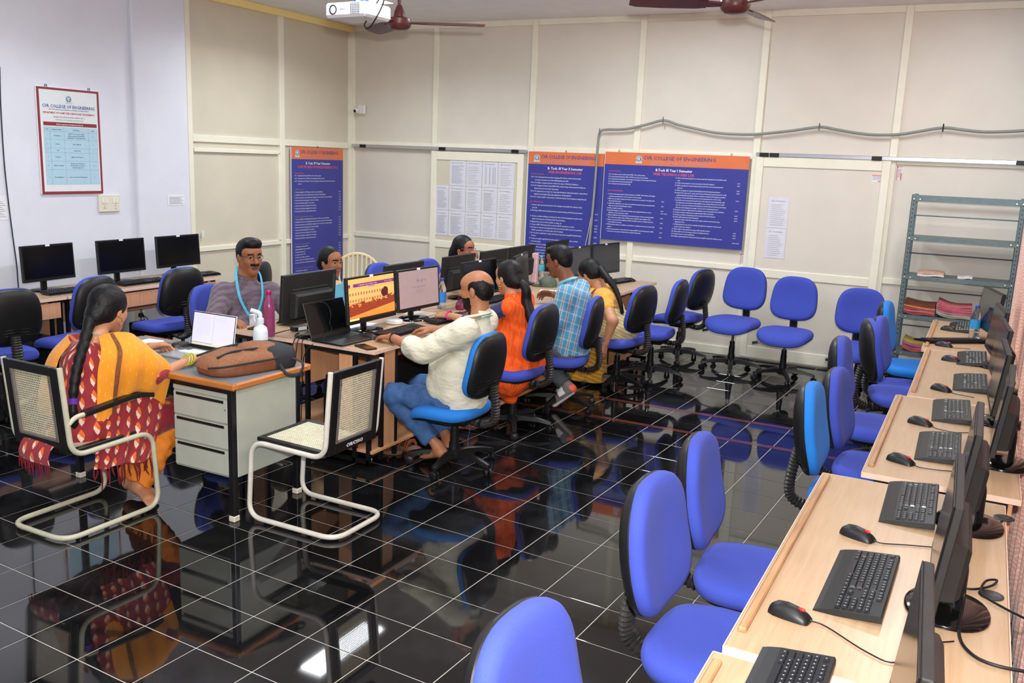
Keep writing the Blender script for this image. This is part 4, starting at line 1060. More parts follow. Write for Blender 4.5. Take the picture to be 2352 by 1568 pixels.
# ================================================================== ON THE WALLS AND CEILING
m_pblue = M('poster_blue', '#3a3f94', .38, var=.05, scale=4); m_porange = M('poster_orange', '#e0784a', .38, var=.05, scale=4)
m_ptext = M('print_white', '#d5d7ea', .5, var=0.); m_pred = M('print_red', '#d8545c', .5, var=0.); m_pnavy = M('print_navy', '#4a4a8c', .5, var=0.)
m_pyel = M('print_olive', '#8c8650', .5, var=0.); m_pwhite = M('print_bright', '#eef0f6', .5, var=0.)
m_wire = M('hook_wire', '#33302c', .4, metal=.6)
def emblem(T, s, parent):
    e = G().lathe([(.001, 0), (s*.42, 0), (s*.42, .0006), (.001, .0006)], 24, T).build('emblem', M('emblem_pale', '#c9cfd0', .5), parent)
    g = G(); g.lathe([(.001, .0008), (s*.33, .0008)], 20, T, cap=False); g.build('emblem_field', M('emblem_blue', '#4d7ea6', .5), e)
    g = G()
    for a, b, c, d in ((-.2, -.1, -.1, .22), (.02, -.15, .12, .12), (-.05, -.25, .02, -.05)): g.box(a*s, c*s, b*s, d*s, .0009, .0012, 0, T)
    g.prism([(-.1*s, .05*s), (.22*s, .05*s), (.06*s, .28*s)], .0009, .0012, T); g.build('emblem_mark', M('emblem_white', '#e8ecef', .5), e)
    G().prism([(-.5*s, -.42*s), (-.36*s, -.30*s), (0, -.38*s), (.36*s, -.30*s), (.5*s, -.42*s), (.4*s, -.58*s), (0, -.52*s), (-.4*s, -.58*s)], 0, .0008, T).build('emblem_ribbon', M('emblem_pale', '#c9cfd0', .5), e)
def board(label, T, w_, h_, hd, title_h, sem, lab, cols, hooks=(.5,)):
    # T: local frame, x right, y up, z out of the wall; origin at the lower left corner
    o = T.to_translation(); r = thing('lab_poster', label, 'poster', o); Tl = Matrix.Translation(-o) @ T
    G().box(0, w_, 0, h_-hd, .0, .012, 0, Tl).build('blue_field', m_pblue, r)
    G().box(0, w_, h_-hd, h_, .0, .012, 0, Tl).build('orange_header', m_porange, r)
    G().box(-.004, 0, 0, h_, 0, .012, 0, Tl).build('pale_edge', m_sticker, r)
    g = G()
    for q in hooks: g.tube([Tl @ Vector((w_*q-.006, h_, .006)), Tl @ Vector((w_*q-.006, h_+.022, .004)), Tl @ Vector((w_*q+.006, h_+.022, .004)), Tl @ Vector((w_*q+.006, h_, .006))], .0022, 6)
    g.build('hook', m_wire, r, 50)
    Z = .0126
    def tx(body, x, y, size, mat, al='LEFT', width=None, bold=0., maxw=None): return text_mesh(body, size, mat, Tl @ Matrix.Translation((x, y, Z)), r, width, al, bold=bold, maxw=maxw)
    c = w_*.53; tw = title_h[1]
    emblem(Tl @ Matrix.Translation((c-tw/2-hd*.36, h_-hd*.5, .012)), hd*.62, r)
    t1 = tx('CVR COLLEGE OF ENGINEERING', c, h_-hd*.52, title_h[0], m_pnavy, 'CENTER', tw, .0012)
    tx('DEPARTMENT OF COMPUTER SCIENCE AND  ENGINEERING', c, h_-hd*.86, title_h[0]*.55, M('print_lilac', '#a78fae', .5, var=0.), 'CENTER', tw*.78, .0006)
    tx(sem, w_*.5, h_-hd-title_h[0]*1.05, title_h[0]*.72, m_pwhite, 'CENTER', None, .0008)
    tx(lab, w_*.5, h_-hd-title_h[0]*1.85, title_h[0]*.72, m_pred, 'CENTER', None, .001, maxw=w_*.78)
    for x, y, size, mat, body, mw in cols:
        for k, ln in enumerate(body.split('\n')):
            ln = ln.rstrip()
            if ln: tx(ln, x, y-k*size*1.62, size, mat, 'LEFT', None, .0004, mw)
    return r
TBK = lambda x, z: Matrix.Translation((x, -.034, z)) @ Matrix.Rotation(R_(90), 4, 'X')
TLF = lambda y, z, x=.03: Matrix.Translation((x, y, z)) @ Matrix.Rotation(R_(90), 4, 'Z') @ Matrix.Rotation(R_(90), 4, 'X')
co1 = 'CO 1: To build a custom website with HTML, CSS, and Bootstrap.\nCO 2: Demonstrate JavaScript, XML, XHTML and related Technologies\nCO 3: Implement the Database Connectivity and Integrated Technologies like Node.js\nCO 4: Deploy the Servlet technology & API.\nCO 5: Construct the fundamentals of JSP'
ex1 = '1. Create a web page using the advanced features of HTML: Grid, Flexbox. And apply\n    transition and animations on the contents of the web page.\n2. Make the web pages created in the above experiment as responsive web page with\n    Bootstrap Framework.\n3. Validate the registration, user login, user profile and payment pages using JavaScript.\n    Make use of any needed JavaScript objects.\n4. Build a scientific calculator.\n5. JavaScript Program to demonstrate working of prototypal inheritance, closure,\n    callbacks, promises and async / await.\n6. Write an XML file which will display the Book information with the following fields:\n    Title of the book, Author Name, ISBN number, Publisher name, Edition, Price\n7. Define a Document Type Definition (DTD) and XML schema to validate the above\n    created XML Documents.\n8. Write a java program to establish a connection to a database and execute simple SQL\n    queries.\n9. Write a java program to demonstrate the usage of JDBC in performing various DML\n    statements. Use prepared statements and callable statements.'
ex2 = '10. Write a java based application to demonstrate the Updatable and Scrollable result\n      sets.\n11. Write a java program to access meta data of the SQL database.\n12. Write a program to accept request parameters from a form and generate the\n      response.\n13. Write a program to accept ServletConfig and ServletContext parameters.\n14. Assume four users user1, user2, user3 and user4 having the passwords pwd1, pwd2,\n      pwd3 and pwd4 respectively. Write a servlet for doing the following functionalities\n   a. Create a Cookie and add these four user ids and passwords to this Cookie.\n   b. Read the user id and password entered into the Login form and authenticate with\n      the values (user id and passwords) available in the cookies. If the person is a valid\n      user (i.e., user name and password match) you should welcome by name (username)\n      else you should display the message “You are not an authenticated user”.\n15. Develop a servlet to demonstrate the database access and update from a database.\n16. Create a servlet to implement an authentication filter mechanism.\n17. Develop a servlet to implement servlet context and session listeners.\n18. Write a JSP which does the following job\n   a. Insert the details of the three users who register with the web site by using\n      registration form.\n   b. Authenticate the user when he submits the login form using the username and\n      password from the database.\n19. Write a JSP to demonstrate the usage of JSP standard actions.\n20. Write a JSP to show the usage of various scripting elements.\n21. Design and use a custom tag library\n22. Design a simple application using both Servlets and JSPs along with database access.'
board('wide blue and orange lab poster on the back wall, right of the grey conduit', TBK(3.452, 1.115), 1.553, .94, .13, (.052, .78), 'B.Tech III Year I Semester', 'WEB TECHNOLOGIES LAB', [
    (.05, .735, .018, m_pred, 'Course Outcomes', None), (.05, .70, .0155, m_ptext, co1, .62), (.05, .525, .018, m_pred, 'LIST OF EXPERIMENTS', None), (.055, .49, .0155, m_ptext, ex1, .60),
    (.665, .435, .0155, m_ptext, 'CO1\n\nCO1\n\nCO1\nCO1, CO2\n\nCO2\n\nCO2\n\nCO2\n\nCO3\n\nCO3', None), (.80, .69, .0155, m_ptext, ex2, .62), (1.45, .66, .0155, m_ptext, 'CO3\nCO3\n\nCO4\nCO4\n\n\nCO4\n\n\n\nCO4\n\nCO4\nCO4\nCO4\n\n\n\n\nCO5\nCO5\nCO5\n\nCO4, CO5', None)], (.1, .88))
cb = 'CO 1: To understand the use of prototyping, ES6 classes, advanced JavaScript\n         concepts and make use of the XMLHttpRequest API.\nCO 2: To define, compare and use of the four types of NoSQL Databases.\nCO 3: To design and build robust REST APIs using Node.js, demonstrate the Express\n         framework and work with Typescript.\nCO 4: To implement one way / two way data binding for data interpolation, dependency\n         injection and design single page application using Angular2.\nCO 5: To create smaller components to build interactive User interfaces using React JS'
eb = '1. Create a git repository and clone it for changes and publish the changes using\n    git push.\n2. Working of ES6 features like fat arrows, destructuring, and function generators\n\n3. Create a realtime database in firebase for the student management system and\n    explore the features of Firebase Real Time Database.\n4. Explore the various node modules: os, http, etc.\n5. Create a REST API and perform various CRUD operations on that.\n6. Develop an express web application that can interact with a service to perform\n    CRUD operations on student data. (Use Postman)\n7. For the above application create authorized end points using JWT (JSON Web\n    Token).\n8. Create an angular application for the student management system. Include\n    necessary pages.\n9. Create a service in angular that fetches the weather information from open\n    weather API and the display the current and historical weather information using\n    graphical representation using chart.js\n10. Create a custom pipe in Angular.\n11. Create a React application for student services.\n12. Create a single page application using React router.\n13. Build a todo application with React hooks.\n14. Deploy the application to the cloud.'
board('tall blue and orange lab poster behind the grey conduit', TBK(2.528, .42), .912, 1.61, .135, (.052, .66), 'B. Tech. III Year II Semester', 'WEB ENGINEERING LAB', [
    (.04, 1.36, .021, m_pred, 'Course Outcomes', None), (.04, 1.325, .0195, m_ptext, cb, .78), (.04, 1.05, .021, m_pred, 'List of Experiments', None), (.05, 1.015, .0195, m_ptext, eb, .76), (.84, .95, .0195, m_ptext, 'CO1\n\nCO1\n\nCO2\nCO2\nCO2\n\nCO3\n\nCO3\n\nCO4\n\nCO4', None)])
ca = 'CO1:  Understand and learn UML tools for software design.\nCO2:  Understand uses of UML tools in designing software projects.\nCO3:  Use Rational rose/ Eclipse Tools for architecture, domain and components of software\n           systems.'
ea = '1. Use case diagram for ATM system, with use case specification.\n2. Identify the classes for the ATM system and draw the Class Diagram.\n3. Draw the Sequence and Collaboration diagrams for each of the use cases identified.\n4. Draw the State chart diagram for the above system.\n5. Draw the Activity diagram for the system.\n6. Draw the Component diagram for the system.\n7. Draw the Deployment diagram for the system.\n8. Forward and Reverse engineering the system.'
ec = '1. Working in Unit with UFT\n2. Running Manual Tests with UFT\n3. Parameterising tests\n4. Check points in UFT\n5. UFT tests and data operations\n6. How to make use of Database functions\n7. Use of environment variables and functions'
ed = '1. Introduction to Selenium\n2. Install and setup Selenium\n3. Introduction to Selenium commands\n4. Use Button and Mouse events\n5. Implement Selenium frameworks'
board('narrow blue and orange lab poster on the corner partition, left of the corner', TLF(-1.153, .34), .944, 1.635, .135, (.055, .70), 'B. Tech. IV Year I Semester', 'COMPUTER AIDED SOFTWARE ENGINEERING TOOLS', [
    (.05, 1.335, .021, m_pred, 'Course Outcomes', None), (.05, 1.305, .0195, m_ptext, ca, .82), (.05, 1.145, .021, m_pyel, 'I. ATM Case Study', None), (.05, 1.115, .0195, m_ptext, ea, .74), (.86, 1.115, .0195, m_ptext, 'CO1\nCO1\nCO1\nCO2\nCO2\nCO2\nCO2\nCO2', None), (.05, .83, .021, m_pyel, 'II. Online Railway Reservation System', None), (.05, .80, .0195, m_ptext, ea.replace('ATM', 'Railway Reservation'), .76), (.86, .80, .0195, m_ptext, 'CO1\nCO1\nCO1\nCO2\nCO2\nCO2\nCO2\nCO2', None), (.05, .51, .021, m_pyel, 'III. Software Testing using UFT', None), (.05, .48, .0195, m_ptext, ec, .7), (.86, .48, .0195, m_ptext, 'CO3\nCO3\nCO3\nCO3\nCO3\nCO3\nCO3', None), (.05, .225, .021, m_pyel, 'IV. Automated Testing using Selenium', None), (.05, .195, .0195, m_ptext, ed, .7)])
# framed equipment list on the white wall
fr = thing('framed_notice', 'red framed equipment list of the college on the white wall', 'poster', (.302, -4.49, 1.505))
Tl = Matrix.Translation((0, 0, 0)) @ Matrix.Rotation(R_(90), 4, 'Z') @ Matrix.Rotation(R_(90), 4, 'X'); FW, FH = .588, .86
m_pframe = M('maroon_border', '#8c2f38', .45); m_ppale = M('poster_pale', '#dfe6e6', .45, var=.02); m_pcell = M('poster_cell_blue', '#aed0de', .45, var=.03)
G().box(0, FW, 0, FH, 0, .014, .002, Tl).build('backing', m_sticker, fr)
G().box(.006, FW-.002, .0, FH-.002, .0138, .0146, 0, Tl).build('border', m_pframe, fr)
G().box(.028, FW-.022, .022, FH-.02, .0142, .015, 0, Tl).build('sheet', m_ppale, fr)
X0, X1, YT, YB = .052, FW-.036, .585, .08
G().box(X0, X1, YB, YT-.04, .015, .0153, 0, Tl).build('table_field', m_pcell, fr)
G().box(X0, X1, YT-.03, YT, .015, .0154, 0, Tl).build('table_header', m_pframe, fr)
g = G(); m_rule = M('print_mauve', '#8d8fae', .5, var=0.)
RY = [YT-.04, YT-.075, .445, .375, .34, .27, .20, YB]
for y in RY: g.box(X0, X1, y-.0008, y+.0008, .0153, .0157, 0, Tl)
CX = [X0, .105, .235, .465, X1]
for x in CX: g.box(x-.0008, x+.0008, YB, RY[0], .0153, .0157, 0, Tl)
g.build('table_rules', m_rule, fr)
emblem(Tl @ Matrix.Translation((FW*.5, FH-.085, .0152)), .07, fr)
def ft(b, x, y, s, m, al='CENTER', w=None, bo=.0003, mw=None): text_mesh(b, s, m, Tl @ Matrix.Translation((x, y, .0158)), fr, w, al, bold=bo, maxw=mw)
m_ink = M('print_ink', '#3f5570', .5, var=0.)
ft('CVR COLLEGE OF ENGINEERING', FW/2, .70, .036, M('print_royal', '#3b4fa0', .5, var=0.), w=.49, bo=.0008)
ft('(An UGC Autonomous Institution, Accredited by NBA, NAAC)', FW/2, .682, .014, m_ink, w=.37)
ft('DEPARTMENT OF COMPUTER SCIENCE AND ENGINEERING', FW/2, .652, .02, M('print_scarlet', '#c23a44', .5, var=0.), w=.48, bo=.0007)
ft('MOBILE APPLICATION DEVELOPMENT LAB - 3', FW/2, .622, .014, M('print_rose', '#a06070', .5, var=0.), w=.29)
ft('Hardware & Software Specifications', FW/2, .60, .015, M('print_green', '#4aa885', .5, var=0.), w=.26)
ft('Mobile Application Development Lab, 3k', FW/2, YT-.022, .016, m_ppale, w=.25)
cx = [(a+b)/2 for a, b in zip(CX[:-1], CX[1:])]
for q, s_ in zip(cx, ('S. No.', 'Equipment Name', 'Specification', 'Units')): ft(s_, q, YT-.063, .013, m_ink)
for (ya, yb), rw in zip(zip(RY[1:-1], RY[2:]), (('1', 'Workstation', 'LENOVO, Processor: Intel(R)\nMemory, Memory: 8GB RAM,\n500GB HDD, 19" LED MONITOR', '31'), ('2', 'Printer', 'Canon LBP2900', '1'), ('3', 'UPS', '20 KVA UPS', '1'), ('4', 'Projector', 'BENQ/ LCD Projector', '1'), ('5', 'Software Available', 'Windows 8.1 & Windows 7,\nUbuntu Office 12.0, Java 1.8,\nAndroid Studio 3.1.3', '31'), ('6', 'Fire Extinguishers', 'Kanex Aerosol Fire Extinguishers', '1'))):
    for q, s_, mw in zip(cx, rw, (.04, .12, .215, .06)):
        n = s_.count('\n')+1
        for k, ln in enumerate(s_.split('\n')): ft(ln, q, (ya+yb)/2-.005+(n-1)*.0085-k*.017, .0125, m_ink, mw=mw)
g = G()
for q in (.1, .5): g.tube([(.008, q-.008, FH), (.006, q-.008, FH+.02), (.006, q+.008, FH+.02), (.008, q+.008, FH)], .003, 6)
g.build('hook', m_wire, fr, 50)
# switch boards and socket
def plate(name, label, cat, x, y, z, w_, h_):
    r = thing(name, label, cat, (x, y, z)); T = Matrix.Rotation(R_(90), 4, 'Z') @ Matrix.Rotation(R_(90), 4, 'X')
    G().box(-w_/2, w_/2, -h_/2, h_/2, 0, .016, .004, T).build('plate', M('ivory_switch_plate', '#dedbc8', .4, var=.02), r); return r, T
r, T = plate('switch_board', 'ivory switch board below the framed notice', 'switch board', .302, -3.845, 1.418, .215, .15)
for a in (-.065, -.03, .045, .075): G().box(a-.011, a+.011, .0, .045, .015, .021, .002, T).build('switch', M('ivory_switch', '#e8e5d6', .35), r)
g = G()
for a, b in ((-.06, -.04), (-.045, -.04), (-.052, -.022), (.06, -.02), (.06, -.05)): g.lathe([(.004, .0155), (.004, .0168)], 8, T @ Matrix.Translation((a, b, 0)))
g.build('socket_hole', m_blk, r)
r, T = plate('wall_socket', 'grey wall socket with black plugs under the left desk', 'socket', .302, -3.585, .42, .12, .19)
for k, b in enumerate((.03, -.04)):
    p = G().lathe([(.022, .012), (.024, .02), (.016, .05), (.008, .056)], 14, T @ Matrix.Translation((.012, b, 0))).build('plug', m_blk, r, 40)
for k, (dy, z1) in enumerate(((-.03, .02), (.01, .015), (.05, .02))):
    cord('black cable hanging from the wall socket, %s' % ('left', 'middle', 'right')[k], [(.355, -3.58+dy*.3, .44-.03*k), (.36, -3.57+dy, .33), (.365, -3.56+dy*1.6, .15), (.37, -3.55+dy*2, z1)], .004)
for k, y in enumerate((-4.60, -4.54, -4.50)): cord('black cable dangling under the left desk, %s of three' % ('left', 'middle', 'right')[k], [(.50, y, .74), (.48, y+.01, .60), (.46, y-.01, .45), (.47, y-.03, .3)], .0045)
tag(G().tube(spline([(.308, -4.77, 2.48), (.31, -4.785, 2.2), (.31, -4.79, 1.8), (.312, -4.782, 1.5), (.312, -4.765, 1.2), (.312, -4.748, .95), (.315, -4.747, .75), (.33, -4.74, .3), (.34, -4.72, .02)], 6), .005, 8).build('cable', M('blue_black_cable', '#2a2d3f', .5), None, 60), 'dark cable running down the white wall at the left edge', 'cable')
for nm, lb, y0, y1, z0, z1, x, tx_ in (('wall_notice', 'white notice sheet on the white wall at the left edge', -4.95, -4.785, 1.31, 1.50, .3015, 9), ('wall_notice', 'small printed notice on the white column', -3.235, -3.03, 1.385, 1.485, .3535, 7)):
    r = thing(nm, lb, 'notice', (x, (y0+y1)/2, z0)); hw = (y1-y0)/2
    G().box(0, .001, -hw, hw, 0, z1-z0).build('sheet', m_sticker, r); g = G()
    for k in range(tx_): g.box(.001, .0013, -hw*.8, hw*(.8-.3*((k*7) % 3)/2), (z1-z0)*(.12+.7*k/tx_), (z1-z0)*(.12+.7*k/tx_)+.004)
    g.build('print_lines', M('print_grey2', '#8a8c98', .6), r)
# printed sheets taped on the sliding door of the back wall
def sheet(label, x0, x1, z0, z1, style, yw=-.0465, seed=0, cat='notice', group='printed sheets taped to the sliding door'):
    r = thing('printed_sheet', label, cat, ((x0+x1)/2, yw, z0), 0, group); hw = (x1-x0)/2-.003; H = z1-z0-.004; rr = random.Random(seed)
    G().grid([[(u*hw, -.001-.0025*(1-abs(v-.5))*abs(math.sin(u*2+seed)), v*H) for u in (-1, -.5, 0, .5, 1)] for v in (0, .5, 1)], .0006).build('sheet', M('copy_paper', '#dddde6', .6, var=.02), r)
    g = G()
    if style == 'table':
        for a in (-.6, -.1, .35, .6): g.box(a*hw, a*hw+.012, -.0062, -.0058, H*.12, H*.78)
    else:
        n = 18 if style == 'dense' else 11
        for k in range(n):
            b = rr.uniform(.2, .75); z = H*(.1+.72*k/n); g.box(-hw*.72, hw*b, -.0062, -.0058, z, z+.0035)
    g.box(-hw*.4, hw*.6, -.0062, -.0058, H*.88, H*.90); g.box(-hw*.7, -hw*.52, -.0062, -.0058, H*.87, H*.92)
    g.build('print_lines', M('print_pale', '#bfc1cb', .6, var=0.), r)
colx = [1.30, 1.49, 1.72, 1.935, 2.145, 2.36]; rowz = [1.01, 1.31, 1.605, 1.905]; nm_ = ('bottom', 'middle', 'top'); cn = ('first', 'second', 'third', 'fourth', 'fifth'); st = ['dense', 'dense', 'loose', 'loose', 'loose', 'dense', 'dense', 'loose', 'dense', 'loose', '', 'dense', 'loose', 'table', 'loose']
for rr_ in range(3):
    for cc_ in range(5):
        if rr_ == 2 and cc_ == 0: continue
        sheet('printed sheet on the sliding door, %s row, %s from the left' % (nm_[rr_], cn[cc_]), colx[cc_], colx[cc_+1], rowz[rr_], rowz[rr_+1], st[rr_*5+cc_], seed=rr_*5+cc_)
for k, (a, b) in enumerate(((1.365, 1.67), (1.062, 1.365))): sheet('printed sheet on the right sliding door, %s of two' % ('upper', 'lower')[k], 5.232, 5.438, a, b, 'loose', seed=20+k, group='sheets on the right sliding door')
def label_sticker(lb, x0, x1, z0, z1, y, vert):
    r = thing('product_label', lb, 'label', ((x0+x1)/2, y, z0), 0, 'glass supplier labels'); hw = (x1-x0)/2; H = z1-z0
    G().box(-hw, hw, -.0012, 0, 0, H).build('paper', m_sticker, r); mo = M('label_orange', '#dd8f80', .5); g = G()
    if vert: g.box(-hw, -hw+.008, -.0016, -.001, 0, H).box(-hw, hw, -.0016, -.001, H-.008, H).box(hw-.014, hw, -.0016, -.001, 0, H*.5)
    else: g.box(-hw, hw, -.0016, -.001, H-.012, H).box(-hw*.1, hw*.7, -.0016, -.001, .004, .02)
    g.build('orange_bar', mo, r)
    g = G()
    for k in range(3):
        if vert: g.box(-hw*.4+k*.01, -hw*.4+k*.01+.003, -.0016, -.001, H*.15, H*.85)
        else: g.box(-hw*.9, hw*.8, -.0016, -.001, H*.4+k*.011, H*.4+k*.011+.003)
    g.build('print_lines', M('label_ink', '#5d6480', .5), r)
label_sticker('orange and white label on the right sliding door top corner', 6.175, 6.297, 1.853, 1.925, -.0455, False)
label_sticker('narrow orange and white label beside the right sliding door', 6.382, 6.43, 1.886, 2.01, -.001, True)
label_sticker('narrow orange and white label below the wide poster', 4.99, 5.038, .955, 1.072, -.001, True)
tag(G().box(.024, .032, -2.51, -2.49, 1.02, 1.09, .002).build('window_latch', m_sticker, None), 'small white latch on the corner partition frame', 'latch')
# CCTV camera in the corner
cv = thing('cctv_camera', 'small white dome camera mounted in the back corner', 'camera', (.185, -.03, 2.46))
G().box(-.055, .055, 0.0, .03, -.055, .06, .01, Matrix.Translation((.015, -.03, .0))).build('mount', M('white_plastic', '#e8e6e2', .4, var=.02), cv)
hd = G().ell((-.03, -.06, -.012), (.034, .04, .034), 16, 10).build('dome', M('white_plastic', '#e8e6e2', .4, var=.02), cv, 60)
G().lathe([(.016, 0), (.019, .006), (.012, .012), (.004, .012)], 16, Matrix.Translation((-.028, -.092, -.02)) @ Matrix.Rotation(R_(100), 4, 'X')).build('lens', m_blk_gloss, hd, 40)
# grey conduit with clips
cp = [(3.315, .76), (3.335, 1.1), (3.355, 1.5), (3.365, 1.9), (3.37, 2.15), (3.385, 2.255), (3.45, 2.285), (3.676, 2.295), (3.9, 2.345), (4.088, 2.391), (4.25, 2.35), (4.433, 2.315), (4.62, 2.282), (4.797, 2.27), (5.0, 2.27), (5.144, 2.282), (5.4, 2.315), (5.653, 2.354), (5.8, 2.335), (5.96, 2.31), (6.12, 2.293), (6.271, 2.294), (6.4, 2.305), (6.53, 2.33), (6.734, 2.367), (6.9, 2.352), (7.067, 2.338), (7.25, 2.345), (7.45, 2.36), (7.7, 2.36)]
cd = thing('wall_conduit', 'grey flexible conduit sagging across the back wall over the posters', 'conduit', (3.33, -.07, .76))
o = G().tube(spline([(a-3.33, -.0, b-.76) for a, b in cp], 5), .0135, 10).build('hose', M('grey_corrugated_hose', '#8e918a', .55, var=.06, bump=.3, bscale=90, bdist=.003), cd, 60)
g2 = G().tube(spline([(3.36-3.33, .012, 1.55-.76), (3.31-3.33, .014, 1.2-.76), (3.27-3.33, .014, .95-.76), (3.29-3.33, .012, .8-.76)], 6), .004, 6); g2.build('loose_wire', M('white_cable', '#e3ddd2', .5), cd, 60)
for x, z, mm in ((3.386, 2.262, m_greycable), (4.088, 2.39, m_greycable), (5.653, 2.354, m_greycable), (6.734, 2.367, m_blk)): G().tube([(x-3.33, -.018, z-.76-.035), (x-3.33, -.02, z-.76), (x-3.33, -.018, z-.76+.035)], .006, 8).build('clip', mm, cd, 50)
# ceiling projector
pj_ = thing('ceiling_projector', 'white ceiling projector with lit lens and vent grille', 'projector', (3.70, -4.74, 2.72), R_(-3))
m_pw = M('projector_white', '#e9e9ee', .35, var=.02)
b_ = G().box(-.155, .155, -.125, .125, 0, .085, .014).build('housing', m_pw, pj_)
G().lathe([(.027, 0), (.028, .003), (.022, .004), (.02, -.004)], 24, Matrix.Translation((-.088, -.1245, .043)) @ Matrix.Rotation(R_(90), 4, 'X')).build('lens_ring', m_blk, pj_, 40)
G().ell((-.088, -.122, .043), (.022, .008, .022), 16, 8).build('lens', M('lit_lens', '#cfe0ff', .1, emit=1.6), pj_, 60)
g = G()
for k in range(6):
    for j in range(7): g.box(.045+k*.012, .053+k*.012, -.1262, -.1248, .014+j*.0095, .0205+j*.0095)
g.build('vent_grille', m_greycable, b_)
text_mesh('BENQ', .016, m_greycable, Matrix.Translation((-.035, -.1258, .038)) @ Matrix.Rotation(R_(90), 4, 'X'), b_)
g = G().box(-.05, .05, -.05, .05, .085, .098, .003); g.tube([(0, 0, .095), (0, 0, CEIL-2.72)], .016, 10); g.build('ceiling_mount', m_pw, pj_, 40)
G().box(-.04, .04, .0, .05, .098, .12, .004).build('blue_plug', M('blue_vga_plug', '#2f4fb0', .4), pj_)
G().tube(spline([(.09, .05, .09), (.16, .02, .13), (.19, .0, .09), (.15, -.02, .0), (.08, .0, -.05), (.03, .02, -.03), (.02, .05, .0)], 6), .004, 6).build('lead', m_cable, pj_, 60)
# ceiling fans
m_fan = M('maroon_enamel', '#5c2e2c', .35, var=.08)
def fan(label, x, y, z, a0):
    r = thing('ceiling_fan', label, 'ceiling fan', (x, y, z), 0, 'maroon ceiling fans')
    G().lathe([(.02, -.055), (.06, -.05), (.085, -.03), (.092, 0), (.088, .025), (.05, .04), (.02, .045)], 28).build('motor', m_fan, r, 40)
    G().lathe([(.045, .04), (.04, .07), (.02, .12), (.014, .125)], 20).build('canopy', m_fan, r, 40)
    G().cyl((0, 0, .11), (0, 0, CEIL-z-.08), .0125, 12).build('down_rod', m_fan, r, 40)
    G().lathe([(.015, CEIL-z-.12), (.05, CEIL-z-.06), (.065, CEIL-z)], 20).build('ceiling_cup', m_fan, r, 40)
    for k in range(3):
        a = a0+k*2*math.pi/3; T = Matrix.Rotation(a, 4, 'Z') @ Matrix.Rotation(R_(14), 4, 'X')
        bl = G().rings([[(x_, -w_, -.003), (x_, w_, -.003), (x_, w_, .003), (x_, -w_, .003)] for x_, w_ in ((.17, .055), (.24, .07), (.45, .076), (.6, .07), (.64, .05))], T).build('blade', m_fan, r)
        G().rings([[(x_, -w_, -.006), (x_, w_, -.006), (x_, w_, .006), (x_, -w_, .006)] for x_, w_ in ((.07, .02), (.13, .03), (.22, .045))], T).build('blade_iron', m_fan, bl)
fan('maroon ceiling fan beside the projector', 3.13, -3.49, 2.90, R_(25))
fan('maroon ceiling fan cut by the top edge, right of the projector', 5.67, -3.60, 2.91, R_(85))
